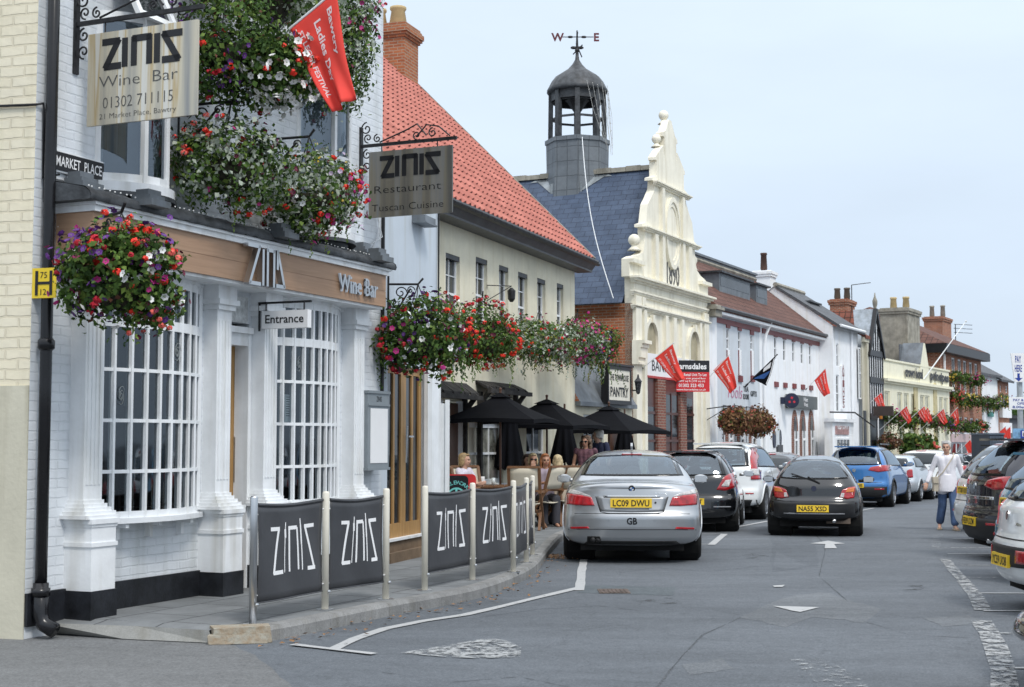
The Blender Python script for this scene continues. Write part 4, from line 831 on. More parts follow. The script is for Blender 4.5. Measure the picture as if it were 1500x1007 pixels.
# ================= the pub with the red pantile roof
PB=Fr((-1.32,25.0),(2.77,7.8)); PE=PB.uz(842,500)[0]; PZ=PB.uz(842,384)[1]; P0=-6.5
PUB=thing('pub','cream rendered two storey pub with a red pantile roof behind the black parasols','building',PB.pt(PE/2,0))
wins=[((653,370),(672,440)),((697,376),(712.5,446)),((731,388),(743.5,467)),((759,398),(771.6,473)),((787,407),(798,480)),((815.7,414.6),(824.5,485))]
wo=[]
for (a,b_) in wins:
    u0,z1=PB.uz(*a); u1=PB.uz(b_[0],b_[1])[0]; wo.append((u0,u1+.05,z1-1.42,z1))
lw0,lw1=PB.uz(687,700)[0],PB.uz(737,700)[0]; lz0,lz1=.75,PB.uz(712,620)[1]
lx0,lx1=PB.uz(771,660)[0],PB.uz(799,660)[0]
dr0,dr1=PB.uz(645,700)[0],PB.uz(677,700)[0]
low=[(lw0,lw1,lz0,lz1),(lx0,lx1,.75,lz1),(dr0,dr1,.1,2.3)]
part(wallmb(PB,P0,PE,-.3,PZ+.02,wo+low,0,.16),'wall',PUBCREAM,PUB)
b=MB(); sd_=PB.side(PE); b.poly([sd_.pt(0,-.0,-.3),sd_.pt(9,0,-.3),sd_.pt(9,0,PZ),sd_.pt(4.5,0,PZ+4.5),sd_.pt(0,0,PZ)]); part(b,'gable_wall',PUBCREAM,PUB)
for i,(u0,u1,z0,z1) in enumerate(wo):
    window(PUB,PB,u0,u1,z0,z1-.0,-.07,2,4,fw=.045,mw=.02,sill=.06)
    b=MB(); b.fb(PB,u0,u1,-.07,-.01,z1-.09,z1-.002); part(b,'dark_head',BLACKPL,PUB)
window(PUB,PB,lw0,lw1,lz0,lz1,-.05,3,2,fw=.09,mw=.035,sash=True,sill=.1,curtain=True,pane=mat('curtained_pane',(.22,.22,.19),.15,var=.5,scale=3)); window(PUB,PB,lx0,lx1,.75,lz1,-.05,2,2,fw=.07,mw=.03,sill=.08)
b=MB(); b.fb(PB,dr0+.06,dr1-.06,-.12,-.06,.1,2.26); d=part(b,'door',DARKWOOD,PUB); b=MB(); b.fb(PB,dr0,dr0+.06,-.1,.02,.1,2.3); b.fb(PB,dr1-.06,dr1,-.1,.02,.1,2.3); part(b,'door_frame',WHITE,PUB)
# weathered porch hoods over the ground floor
for (pa,pb,y0,y1) in ((638,706,586,559),(718,778,580,561)):
    u0=PB.uz(pa,570,.3)[0]; u1=PB.uz(pb,570,.3)[0]; z0=PB.uz((pa+pb)/2,y0,.3)[1]+.1; z1=PB.uz((pa+pb)/2,y1,.2)[1]
    b=MB(); rr=random.Random(pa)
    for i in range(int((u1-u0)/.22)):
        a=u0+i*.22; h=rr.uniform(0,.06); b.add([PB.pt(a,0,z1),PB.pt(a+.215,0,z1),PB.pt(a+.215,.22+h,z0+.05),PB.pt(a,.22+h,z0+.05),PB.pt(a,0,z1-.04),PB.pt(a+.215,0,z1-.04),PB.pt(a+.215,.22+h,z0),PB.pt(a,.22+h,z0)],[(3,2,1,0),(4,5,6,7),(0,1,5,4),(1,2,6,5),(2,3,7,6),(3,0,4,7)])
    for u in (u0+.15,u1-.2): b.bar(PB.pt(u,0,z0-.35),PB.pt(u,.28,z0+.02),.08,.08); b.fb(PB,u-.05,u+.05,0,.08,.1,z0-.05)
    b.fb(PB,u0,u1,.25,.33,z0-.08,z0)
    part(b,'porch_hood',mat('weathered_dark_timber',(.04,.037,.035),.85,var=.4,scale=5),PUB)
# pantile roof: real waves and courses
RZ=4.55
def roof_pt(u,s,h): # s: distance up the slope, h: height off it
    c=math.cos(R(45)); return PB.pt(u,.42-s*c-h*-c*-1*0+h*c,PZ+.04+s*c+h*c)
b=MB(); Ls=(RZ+.42)*math.sqrt(2); nC=23; tw=.235; u0=P0; nT=int((PE+.08-u0)/tw); tw=(PE+.08-u0)/nT; sub=6; cl=Ls/nC
prof=[(0,.0),(.12,.035),(.28,.058),(.45,.035),(.6,.0),(.8,-.012),(1,.0)]
for j in range(nC):
    V=[]
    for s,lift in ((j*cl,.028),((j+1)*cl+.03,.0)):
        for i in range(nT):
            for t,h in prof[:-1]: V.append(roof_pt(u0+(i+t)*tw,s,h+lift))
        V.append(roof_pt(u0+nT*tw,s,lift))
    n=len(V)//2; b.add(V,[(q,q+1,n+q+1,n+q) for q in range(n-1)])
    # butt end of each course
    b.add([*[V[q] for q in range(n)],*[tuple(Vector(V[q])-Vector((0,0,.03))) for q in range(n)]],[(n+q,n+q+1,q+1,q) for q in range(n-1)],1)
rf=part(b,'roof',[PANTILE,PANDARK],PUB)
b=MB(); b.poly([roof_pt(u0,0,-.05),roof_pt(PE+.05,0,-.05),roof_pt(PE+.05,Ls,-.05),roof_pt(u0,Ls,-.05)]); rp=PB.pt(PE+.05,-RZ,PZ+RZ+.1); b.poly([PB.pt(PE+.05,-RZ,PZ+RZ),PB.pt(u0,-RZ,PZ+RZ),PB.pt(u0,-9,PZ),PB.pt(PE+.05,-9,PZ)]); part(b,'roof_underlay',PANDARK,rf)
b=MB(); b.bar(roof_pt(PE+.06,-.02,.03),roof_pt(PE+.06,Ls,.03),.10,.09); b.tube([PB.pt(P0,-RZ,PZ+RZ+.13),PB.pt(PE,-RZ,PZ+RZ+.13)],.11,8); part(b,'verge',STONE,rf)
# deep eaves: black corbel tiles over a grey boxed gutter
b=MB(); nk=int((PE-P0)/.33)
for i in range(nk+1):
    u=P0+i*.33; b.tube([PB.pt(u,.52,PZ-.03),PB.pt(u+.29,.52,PZ-.03)],.055,8,rs=[.05,.062])
b.tube([PB.pt(P0,.50,PZ-.05),PB.pt(PE+.25,.50,PZ-.05)],.05,8); part(b,'gutter',BLACK,PUB)
b=MB(); b.add([PB.pt(P0,.47,PZ-.05),PB.pt(PE+.22,.47,PZ-.05),PB.pt(PE+.22,.34,PZ-.22),PB.pt(P0,.34,PZ-.22),PB.pt(P0,0,PZ-.10),PB.pt(PE+.22,0,PZ-.10)],[(3,2,1,0),(4,5,2,3),(1,2,5)]); b.fb(PB,P0,PE+.22,.0,.36,PZ-.24,PZ-.2); part(b,'eaves_board',GUTTER,PUB)
# chimney on the far gable
cu,cn=PE-.35,-RZ
cx0=PB.uz(592,150,cn); cz1=PB.uz(592,58,cn)[1]; cz0=PZ+RZ-1.6
b=MB(); b.fb(PB,cu-.55,cu+.3,cn-.55,cn+.60,cz0,cz1-.35)
for i,e in enumerate((.04,.08,.11,.11,.07,.04)): b.fb(PB,cu-.55-e,cu+.3+e,cn-.55-e,cn+.60+e,cz1-.35+i*.06,cz1-.35+(i+1)*.06)
ch=part(b,'chimney',BRICKO,PUB)
b=MB(); b.fb(PB,cu-.6,cu+.36,cn+.58,cn+.70,cz0+.3,cz0+1.25); part(b,'lead_flashing',LEADD,ch)
for dn in (-.28,.24): b=MB(); b.lathe([(.20,0),(.19,.1),(.215,.12),(.165,.42),(.2,.46),(.2,.52),(.14,.52)],PB.pt(cu-.1,cn+dn,cz1),12); part(b,'chimney_pot',ORANGE,ch,True)
# iron bracket and vine stem on the wall
b=MB(); q=PB.uz(728,424,.1); b.bar(PB.pt(q[0]-.3,.0,q[1]-.25),PB.pt(q[0],.4,q[1]+.05),.016,.016); b.bar(PB.pt(q[0]-.3,.0,q[1]+.05),PB.pt(q[0],.4,q[1]+.05),.016,.016); b.lathe([(.03,-.16),(.07,-.1),(.08,.06),(.02,.12)],PB.pt(q[0],.4,q[1]-.1),8); part(b,'wall_lamp',IRON,PUB)
# ---------- single storey pantry between pub and hall
PN=Fr(PB.pt(PE,0)[:2],(.436,.9)); NL=PN.uz(926,600)[0]
PY=thing('pantry_building','low cream shop with a grey lead mansard between the pub and the cream gabled hall','building',PN.pt(NL/2,0))
nz1=PN.uz(870,590)[1]; nz2=PN.uz(870,532,-.3)[1]
part(wallmb(PN,0,NL,-.4,nz1,[(.5,1.6,.6,2.2),(2.0,2.9,-.1,2.2)],0,.12),'wall',PUBCREAM,PY)
window(PY,PN,.5,1.6,.6,2.2,-.04,3,2,sash=False); b=MB(); b.fb(PN,2,2.9,-.1,-.05,-.1,2.2); part(b,'door',DARKWOOD,PY)
b=MB(); b.add([PN.pt(0,.12,nz1),PN.pt(NL,.12,nz1),PN.pt(NL,-.5,nz2),PN.pt(0,-.5,nz2),PN.pt(0,-4,nz2),PN.pt(NL,-4,nz2)],[(0,1,2,3),(3,2,5,4)]); b.fb(PN,0,NL,.0,.14,nz1-.1,nz1); part(b,'roof',LEAD,PY)
t=thing('pantry_sign','black framed cream pantry sign with iron lanterns on the low cream shop','sign',PN.pt(NL-1,.2,2))
z1=PN.uz(892,533,.25)[1]; z0=PN.uz(892,592,.25)[1]; ua=PN.uz(890,560,.25)[0]; ub=PN.uz(924,560,.25)[0]
b=MB(); b.fb(PN,ua+.06,ub-.06,.12,.25,z0+.1,z1-.1); pn=part(b,'panel',CREAMPOST,t)
b=MB(); b.fb(PN,ua,ub,.05,.27,z1-.12,z1-.02); b.fb(PN,ua-.05,ub+.05,.05,.32,z1-.03,z1+.02); b.fb(PN,ua,ub,.05,.27,z0,z0+.1); b.fb(PN,ua,ua+.06,.08,.27,z0+.1,z1-.12); b.fb(PN,ub-.06,ub,.08,.27,z0+.1,z1-.12); part(b,'frame',BLACK,t)
b=MB(); w_=ub-ua; put_text(b,'THE TOWNHOUSE',(z1-z0)*.16,lambda x,y:PN.pt(x,.256,y),(ua+ub)/2,z0+(z1-z0)*.60,w_*.80,.02); put_text(b,'PANTRY',(z1-z0)*.24,lambda x,y:PN.pt(x,.256,y),(ua+ub)/2,z0+(z1-z0)*.20,w_*.78,.03); part(b,'lettering',BLET,pn)
for u,zz in ((ub+.22,.62),):
    b=MB(); zc=z0+zz*(z1-z0)-.1; n=.36
    b.bar(PN.pt(u,.2,zc-.12),PN.pt(u,n,zc-.12),.03,.03); b.lathe([(.02,-.22),(.05,-.18),(.085,.08),(.1,.1),(.03,.2),(.015,.28)],PN.pt(u,n,zc),6); part(b,'lantern',BLACKG,t)
# ================= patio: parasols, chairs, tables
def parasol(px,py,Y,r,rot,label):
    c=at(px,py,Y); g0=zg(Y)+.12; top=c[2]; rim=top-r*.36
    t=thing('parasol',label,'parasol',(c[0],c[1],g0),'black parasols on the pub patio')
    b=MB(); N=8; K=5; V=[]
    cor=[(c[0]+r*math.cos(rot+math.pi/2*i)*1.0,c[1]+r*math.sin(rot+math.pi/2*i)) for i in range(4)]
    for i in range(4):
        p,q=cor[i],cor[(i+1)%4]
        def fn(s,v,p=p,q=q):
            x=p[0]+(q[0]-p[0])*s; y=p[1]+(q[1]-p[1])*s; sag=.055*math.sin(math.pi*v)*0+.03*math.sin(math.pi*s)*v
            return (c[0]+(x-c[0])*(.08+.92*v),c[1]+(y-c[1])*(.08+.92*v),top-(top-rim)*(v**.92)+sag-.05*math.sin(math.pi*v)*.4)
        b.sheet(fn,8,6,.006)
        def val(s,v,p=p,q=q): x=p[0]+(q[0]-p[0])*s; y=p[1]+(q[1]-p[1])*s; return (x,y,rim+.03*math.sin(math.pi*s)-.07*v)
        b.sheet(val,8,1,.005)
    part(b,'canopy',CLOTHBLK,t)
    b=MB()
    for i in range(4):
        x,y=cor[i]; b.sheet(lambda s,v,i=i:(c[0]+(cor[i][0]*(1-s)+cor[(i+1)%4][0]*s-c[0])*.2*v,c[1]+(cor[i][1]*(1-s)+cor[(i+1)%4][1]*s-c[1])*.2*v,top+.06-(top-rim)*.2*v),4,2,.006)
    part(b,'vent_cap',CLOTHBLK,t)
    b=MB(); b.tube([(c[0],c[1],g0+.02),(c[0],c[1],top+.1)],.022,8); b.ball((c[0],c[1],top+.12),.03); part(b,'pole',DARKWOOD,t)
    b=MB(); b.lathe([(.24,0),(.24,.06),(.06,.1),(.04,.3),(.03,.3)],(c[0],c[1],g0),16); part(b,'base',BLACK,t,True)
parasol(733,580,26,1.26,R(28),'open black square parasol nearest the white double door wall')
parasol(801,589,29,1.40,R(20),'open black parasol in the middle of the patio row'); parasol(892,598,33,1.52,R(14),'open black parasol above the silver saloon roof')
def furled(px,py,Y,yb,w,label):
    c=at(px,py,Y); g0=zg(Y)+.12; top=c[2]; zb=at(px,yb,Y)[2]; t=thing('furled_parasol',label,'parasol',(c[0],c[1],g0),'furled parasols on the pub patio')
    b=MB(); n=48
    def fn(s,v):
        a=2*math.pi*s; q=.05+(w-.05)*v**.8; rr_=q*(1+.22*v*math.cos(8*a)); return (c[0]+rr_*math.cos(a),c[1]+rr_*math.sin(a),top-(top-zb)*v+.05*v*math.cos(8*a))
    b.grid(fn,n,8,flip=True); part(b,'canopy',CLOTHBLK,t,True)
    b=MB(); b.tube([(c[0],c[1],g0),(c[0],c[1],top+.12)],.022,8); part(b,'pole',DARKWOOD,t); b=MB(); b.lathe([(.24,0),(.24,.06),(.06,.1),(.03,.3)],(c[0],c[1],g0),14); part(b,'base',BLACK,t,True)
furled(746,586,28,686,.27,'furled black parasol hanging closed behind the nearest open parasol'); furled(827,600,30.5,680,.28,'furled black parasol behind the blonde head on the patio'); furled(915,607,35,690,.3,'furled black parasol beside the pantry wall, mostly hidden by the open one')
def chair(label,x,y,rz):
    t=thing('patio_chair',label,'chair',(0,0,0),'folding canvas chairs on the patio')
    for s in (-1,1):
        b=MB(); b.bar((s*.27,-.22,0),(s*.27,.24,.62),.045,.03); part(b,'leg',TEAK,t); b=MB(); b.bar((s*.245,.24,0),(s*.245,-.22,.62),.045,.03); part(b,'leg',TEAK,t)
        b=MB(); b.bar((s*.26,.2,.62),(s*.26,.34,1.06),.05,.035); part(b,'back_post',TEAK,t); b=MB(); b.box(s*.26-.03,s*.26+.03,-.28,.26,.62,.65); part(b,'armrest',TEAK,t)
    b=MB(); b.bar((-.27,.345,1.06),(.27,.345,1.06),.05,.04); b.bar((-.27,.22,.66),(.27,.22,.66),.04,.03); b.bar((-.27,0,.3),(.27,0,.3),.03,.03); part(b,'rail',TEAK,t)
    b=MB(); b.sheet(lambda s,v:(-.245+.49*s,.225+.115*v+.03*math.sin(math.pi*s),.67+.37*v),6,4,.008); part(b,'backrest',CANVAS,t,True); b=MB(); b.sheet(lambda s,v:(-.25+.5*s,-.24+.46*v,.45-.03*math.sin(math.pi*s)),6,4,.01); part(b,'seat',CANVAS,t,True)
    t.location=(x,y,zg(y)+.125); t.rotation_euler=(0,0,rz); return t
def gxy(px,Y): return (at(px,700,Y)[0],Y)
for lab,px,Y,rz in (('canvas folding chair with its pale back to the road, first past the lettered barrier',771,24.2,R(172)),('canvas folding chair seen edge on beside the orange haired woman',795,25.2,R(235)),('canvas folding chair with its pale back beside the silver saloon mirror',842,25.6,R(178)),('canvas folding chair behind the cycle sign, under the first parasol',694,24.6,R(30)),('canvas folding chair of the dark haired guest beside the link wall',649,22.4,R(160))):
    x,y=gxy(px,Y); chair(lab,x,y,rz)
def table(label,x,y,w,d):
    t=thing('patio_table',label,'table',(x,y,zg(y)+.125),'wooden tables on the patio'); z=zg(y)+.125
    b=MB(); 
    for i in range(5): b.box(x-w/2+i*w/5+.004,x-w/2+(i+1)*w/5-.004,y-d/2,y+d/2,z+.70,z+.73)
    b.box(x-w/2+.05,x+w/2-.05,y-d/2+.05,y-d/2+.09,z+.63,z+.70); b.box(x-w/2+.05,x+w/2-.05,y+d/2-.09,y+d/2-.05,z+.63,z+.70); part(b,'tabletop',TEAK,t)
    for i in (-1,1):
        for j in (-1,1): b=MB(); b.box(x+i*(w/2-.08)-.03,x+i*(w/2-.08)+.03,y+j*(d/2-.08)-.03,y+j*(d/2-.08)+.03,z,z+.70); part(b,'leg',TEAK,t)
    return z+.73
x,y=gxy(731,25.2); tz=table('dark wooden patio table under the first open parasol',x,y,.95,.8)
def small(name,label,cat,x,y,z,prof,m,seg=12,group=None):
    b=MB(); b.lathe(prof,(x,y,z),seg); return tag(b.build(name,m,None,True),label,cat,group)
GLS=mat('tumbler',(.6,.65,.65),.08,var=.05)
small('tumbler','clear tumbler standing on the first patio table','glass',x-.1,y-.1,tz,[(.03,0),(.036,.13),(.033,.13),(.028,.01)],GLS); small('white_jug','small white jug on the first patio table','jug',x-.3,y+.05,tz,[(.05,0),(.06,.06),(.045,.12),(.05,.15),(.04,.15)],WLET)
x2,y2=gxy(806,26.4); tz2=table('wooden patio table between the seated women and the silver saloon',x2,y2,.9,.8); small('coffee_cup','white cup in front of the orange haired woman','cup',x2-.15,y2-.2,tz2,[(.03,0),(.045,.04),(.05,.07),(.045,.07)],WLET)
x3,y3=gxy(668,23.4); tz3=table('patio table behind the cycle sign',x3,y3,.8,.7)
# cycle sign board with a red edge
t=thing('cycle_sign_board','black sign board with a turquoise chainring emblem and rounded red back board behind the barriers','sign board',(0,0,0)); Yc=20.6; c0=at(646,752,Yc); c1=at(693,695,Yc); g0=zg(Yc)+.12
wd=c1[0]-c0[0]; X0=c0[0]; ztop=c1[2]
def rrect(x0,x1,z0,z1,r,n=5):
    P=[]
    for cx,cz,a in ((x1-r,z1-r,0),(x0+r,z1-r,90)): P+=[(cx+r*math.cos(R(a+90*i/n)),cz+r*math.sin(R(a+90*i/n))) for i in range(n+1)]
    return [(x1,z0)]+P+[(x0,z0)]
b=MB(); b.extrude(rrect(X0+.02,X0+wd+.04,g0+.1,ztop,.06),lambda x,z,d:(x,Yc+d,z),.05,.08); part(b,'back_board',mat('red_panel',(.6,.03,.03),.4),t)
b=MB(); b.extrude(rrect(X0-.03,X0+wd-.07,g0+.1,ztop-.02,.06),lambda x,z,d:(x,Yc+d,z),0,.03); fp=part(b,'front_board',BLACKG,t)
TURQ=mat('turquoise_print',(.18,.58,.55),.5); b=MB(); cx=X0+wd*.48; cz=ztop-.33; m_=lambda x,z,d=0:(x,Yc-.003-d,z)
b.add([],[]) 
for r0,r1 in ((.115,.14),(.05,.065)):
    n=28; V=[];Fc=[]
    for i in range(n): a=2*math.pi*i/n; V+=[(cx+r0*math.cos(a),Yc-.003,cz+r0*math.sin(a)),(cx+r1*math.cos(a),Yc-.003,cz+r1*math.sin(a))]
    b.add(V,[(2*i,2*i+1,(2*i+3)%(2*n),(2*i+2)%(2*n)) for i in range(n)])
for i in range(5): a=R(72*i+18); stroke(b,[(cx+.06*math.cos(a),cz+.06*math.sin(a)),(cx+.12*math.cos(a),cz+.12*math.sin(a))],.03,m_,d1=.001)
stroke(b,[(cx,cz),(cx-.30,cz+.04)],.035,m_,d1=.0015)
for i,chh in enumerate('CYCLEWORKS'):
    a=R(150-i*13.5); o_=(cx+.185*math.cos(a),cz+.185*math.sin(a)); ta=a-math.pi/2
    V,Fc,w_=text2d(chh,.055,.01); b.add([(o_[0]+(x-w_/2)*math.cos(ta)-y*math.sin(ta),Yc-.003,o_[1]+(x-w_/2)*math.sin(ta)+y*math.cos(ta)) for x,y in V],Fc)
part(b,'emblem',TURQ,fp); b=MB()
for q in (.0,wd-.1): b.bar((X0+q,Yc+.02,g0),(X0+q,Yc+.02,g0+.12),.03,.03)
part(b,'foot',BLACK,t)
# white open door leaf / panel at the patio mouth
t=thing('white_screen','tall narrow white painted screen at the mouth of the patio beside the link wall','screen',gxy(651,20.2)+(.12,)); c=gxy(651,20.2); zt=at(651,586,20.2)[2]
b=MB(); b.box(c[0]+.01,c[0]+.07,c[1]-.04,c[1]+.04,.1,zt); b.box(c[0]-.10,c[0]+.01,c[1]-.015,c[1]+.015,.2,zt-.05); part(b,'panel',WHITE,t)
# ================= banner barriers along the kerb
def post(px,py,label,metal=False,hpx=None):
    c=gp(px,py,.12); h=1.01
    t=thing('barrier_post',label,'post',(c[0],c[1],zg(c[1])+.115),'posts of the cafe barrier'); z=zg(c[1])+.115
    b=MB(); b.lathe([(.031,0),(.031,h-.015),(.025,h),(.0,h+.004)],(c[0],c[1],z),14); part(b,'post_tube',STEEL if metal else CREAMPOST,t,True)
    b=MB(); b.lathe([(.075,0),(.075,.012),(.045,.014)],(c[0],c[1],z-.002),14); b.ball((c[0]+.035,c[1]-.02,z+.16),.016,seg=6,rings=4); part(b,'base_plate',STEEL,t); return (c[0],c[1],z)
pts=[post(370,915,'stainless steel barrier post standing by the rough kerb block',True),post(476,893,'cream barrier post between the two nearest lettered banners'),post(565,878,'cream barrier post beside the gap before the oak double doors'),post(622,865,'cream barrier post just past the gap, below the oak double doors'),post(692,850,'cream barrier post between the two farther lettered banners'),post(752,838,'cream barrier post at the kerb bend, right of the farther banners'),post(771,824,'cream barrier post second from the far end of the barrier'),post(780,813,'cream barrier post at the far end, nearest the canvas chairs')]
def banner(a,b_,label,seed):
    a=Vector(a);b2=Vector(b_); z=a.z; L_=(b2-a).length; d=(b2-a).normalized(); nn=Vector((d.y,-d.x,0)); t=thing('banner',label,'banner',tuple((a+b2)/2+Vector((0,0,.2))),'lettered cafe barrier banners'); rr=random.Random(seed); ph=[rr.uniform(0,6.3) for _ in range(4)]
    def P(x,y,o=0):   # x along 0..1, y height 0..1
        s=.05/L_; xx=s+(1-2*s)*x; sag=.022*math.sin(math.pi*x)*(y**3)
        w=.010*math.sin(3*x+ph[0]+2*y)+.007*math.sin(9*x+5*y+ph[1])*(1-y*.4)+.02*math.sin(math.pi*x)*(y-.4)*math.sin(ph[2])
        return a+d*(L_*xx)+nn*(w+o)+Vector((0,0,.165+(.94-.165)*y-sag+(b2.z-a.z)*xx))
    m=MB(); m.sheet(lambda s,v:P(s,v),18,12,.003); cl=part(m,'cloth',BANNER,t,True)
    m=MB(); m.tube([P(i/10,1.0) for i in range(11)],.014,7); part(m,'top_rail',BANNER,t); m=MB(); m.tube([P(i/10,0.0) for i in range(11)],.006,6); part(m,'bottom_rail',BANNER,t)
    m=MB(); mp_=lambda x,y,dd=0:P(x,y,.0035+dd)
    # hand drawn lettering with cutlery strokes, in banner units
    asp=L_/.77; x0,w_=.20,.66; y0,h=.27,.47; lw=.042
    def st(p0,p1,wd,k=6):
        for i in range(k):
            t0,t1=i/k,(i+1)/k; q=[(p0[0]+(p1[0]-p0[0])*t,p0[1]+(p1[1]-p0[1])*t) for t in (t0,t1)]
            dx,dy=(q[1][0]-q[0][0])*asp,q[1][1]-q[0][1]; l=math.hypot(dx,dy); ox,oy=-dy/l*wd/2/asp,dx/l*wd/2
            m.poly([mp_(q[0][0]-ox,q[0][1]-oy),mp_(q[1][0]-ox,q[1][1]-oy),mp_(q[1][0]+ox,q[1][1]+oy),mp_(q[0][0]+ox,q[0][1]+oy)])
    G=lambda p,q:(x0+p*w_,y0+q*h)
    for pa,pb,wd in ((G(0,1),G(.21,1),lw),(G(.19,1),G(.03,0),lw),(G(.02,.02),G(.26,.02),lw),(G(.34,1.14),G(.30,0),.016),(G(.33,.98),G(.335,.78),.035),(G(.42,1.02),G(.42,0),lw*.8),(G(.40,1),G(.60,1),lw),(G(.60,1.0),G(.63,.02),lw*.75),(G(.685,1.2),G(.72,0),.022),(G(.69,1.05),G(.70,.6),.03),(G(.78,1),G(1.02,1),lw),(G(.80,1.0),G(1.0,.02),lw),(G(.84,.02),G(1.03,.02),lw)): st(pa,pb,wd)
    part(m,'lettering',WLET,cl)
    m=MB(); 
    for e in (.0,1.0):
        for y in (.08,.9): m.tube([P(e,y),P(e,y)+d*(-.03 if e==0 else .03)],.006,5)
    part(m,'tie',WLET,t)
banner(pts[0],pts[1],'charcoal lettered banner on the steel post, nearest the camera',1); banner(pts[1],pts[2],'charcoal lettered banner, second from the camera, before the gap',2); banner(pts[3],pts[4],'charcoal lettered banner just past the gap in the barrier',3); banner(pts[4],pts[5],'charcoal lettered banner ending at the kerb bend',4); banner(pts[5],pts[6],'narrow foreshortened lettered banner round the kerb bend',5); banner(pts[6],pts[7],'farthest foreshortened lettered banner next to the canvas chairs',6)
# ================= the old hall with the shaped gable
HL=Fr((3.15,37.0),(.4855,1.0)); HW=HL.uz(1035,560)[0]; HC=HW/2
HALL=thing('town_hall','cream gabled hall dated 1890 with a lead cupola on its blue slate roof','building',HL.pt(HC,-3))
def zy(x,y,n=0): return HL.uz(x,y,n)
ZC=zy(917,408)[1]; ZR=HL.uz(950,239,-.4)[1]
sil=[(917,600),(917,408),(909,405),(909,379),(917,376),(924,375),(931,370),(933,358),(934,345),(934,335),(929,333),(929,329),(935,327),(936.5,313),(938,300),(943,290),(948,278),(949,266),(944,265),(944,261),(951,259),(951,236),(949,235),(949,231),(955,222),(961,214),(965,222),(967,231),(967,236)]
half=[HL.uz(*p,-.22) for p in sil]; half=[(max(u,-.22),z) for u,z in half]; half[0]=(0,-.4); half[1]=(0,half[1][1])
ztop=HL.uz(975,180,-.22)[1]; zq=HL.uz(975,202)[1]; pk=[(HC-.50,half[-1][1]),(HC-.50,zq-.0),(HC-.60,zq+.01),(HC-.60,zq+.12),(HC-.40,zq+.2),(HC-.14,ztop-.05),(HC-.10,ztop)]
hs=[p for p in half if p[0]<HC-.52]+pk
poly=hs+[(2*HC-u,z) for u,z in hs[::-1]]
ow=[HL.uz(945,480),HL.uz(963,480)]
b=MB(); b.extrude([p for p in poly if True],lambda u,z,d:HL.pt(u,d,z),-.22,0.0); part(b,'gable_front',HALLCREAM,HALL,fixn=True)
b=MB()
def corn(z,h,n,u0=-.1,u1=None,steps=3):
    u1=HW+.1 if u1 is None else u1
    for i in range(steps): e=n*(i+1)/steps; b.fb(HL,u0-e*.4,u1+e*.4,.0,.02+e,z+h*i/steps,z+h*(i+1)/steps)
corn(ZC-.40,.14,.10); corn(ZC-.06,.16,.26); b.fb(HL,0,HW,0,.05,ZC-.26,ZC-.06); zs=HL.uz(917,447)[1]; corn(zs-.06,.12,.12)
zl=HL.uz(932,331)[1]; zb_=HL.uz(946,263)[1]; ul=HL.uz(931,331,-.22)[0]; ub=HL.uz(946,263,-.22)[0]
corn(zl-.05,.11,.14,ul,HW-ul); corn(zb_-.05,.11,.14,ub,HW-ub)
zf=HL.uz(913,379)[1]
for a in (-.22,HW-.68): b.fb(HL,a,a+.9,.0,.14,zf-.05,zf+.05)
part(b,'cornice',HALLCREAM,HALL)
b=MB()
for u,w_,z0,z1 in ((.0,.42,.0,ZC-.4),(HW-.42,.42,.0,ZC-.4),(HC-1.55,.26,ZC+.12,zl-.05),(HC+1.29,.26,ZC+.12,zl-.05),(HC-.95,.2,ZC+.12,zb_-.05),(HC+.75,.2,ZC+.12,zb_-.05),(.5,.25,zs-.0,ZC-.4),(HC-.1,.24,3.6,zs-.06),(HC-.75,.2,3.6,zs-.06),(HC+.6,.2,3.6,zs-.06),(.62,.2,.0,ZC-.6),(HW-.85,.2,.0,ZC-.6)): b.fb(HL,u,u+w_,0,.10,z0,z1)
# consoles on the corner pier
zk=HL.uz(917,497)[1]
for i,(e,h) in enumerate(((.30,.09),(.22,.1),(.18,.26),(.12,.12),(.16,.06))): b.fb(HL,-.06,.46,.0,.06+e,zk-sum((.09,.1,.26,.12,.06)[:i+1]),zk-sum((.09,.1,.26,.12,.06)[:i]))
part(b,'pilaster',HALLCREAM,HALL)
# balls and oval
b=MB()
for px,py,rp in ((929,352,8.5),(961.5,204,7),(974.5,171,7.5)):
    u,z=HL.uz(px,py,-.2); r=rp*40/F
    for uu in ({u,HW-u} if abs(u-HC)>.4 else {HC}): b=MB(); b.ball(HL.pt(uu,-.2,z),r,seg=14,rings=9); b.lathe([(r*1.2,-r*1.75),(r*.8,-r*1.4),(r*.5,-r*1.1),(r*.45,-r*.8)],HL.pt(uu,-.2,z),12); part(b,'finial_ball',HALLCREAM,HALL,True)
oz0=HL.uz(983,388)[1]; oz1=HL.uz(983,297)[1]; oc=(oz0+oz1)/2; oh=(oz1-oz0)/2
b=MB(); n=32
for rr0,rr1,nn in ((1.0,1.16,.09),(.86,1.0,.05)):
    V=[];Fc=[]
    for i in range(n):
        a=2*math.pi*i/n
        for r_,q in ((rr0,0),(rr0,nn),(rr1,nn),(rr1,0)): V.append(HL.pt(HC+.52*r_*math.cos(a),q,oc+oh*r_*math.sin(a)))
    for i in range(n):
        j=(i+1)%n
        for k_ in range(3): Fc.append((4*i+k_,4*i+k_+1,4*j+k_+1,4*j+k_))
    b.add(V,Fc)
b.add([HL.pt(HC+.46*math.cos(2*math.pi*i/n),.02,oc+oh*.87*math.sin(2*math.pi*i/n)) for i in range(n)],[tuple(range(n))]); part(b,'oval_panel',HALLCREAM,HALL)
b=MB(); zz=HL.uz(983,417)[1]; put_text(b,'1890',.62,lambda x,y:HL.pt(x,.012,y),HC+.12,zz,1.05,.01); part(b,'date_lettering',mat('dark_date',(.1,.1,.1),.7),HALL)
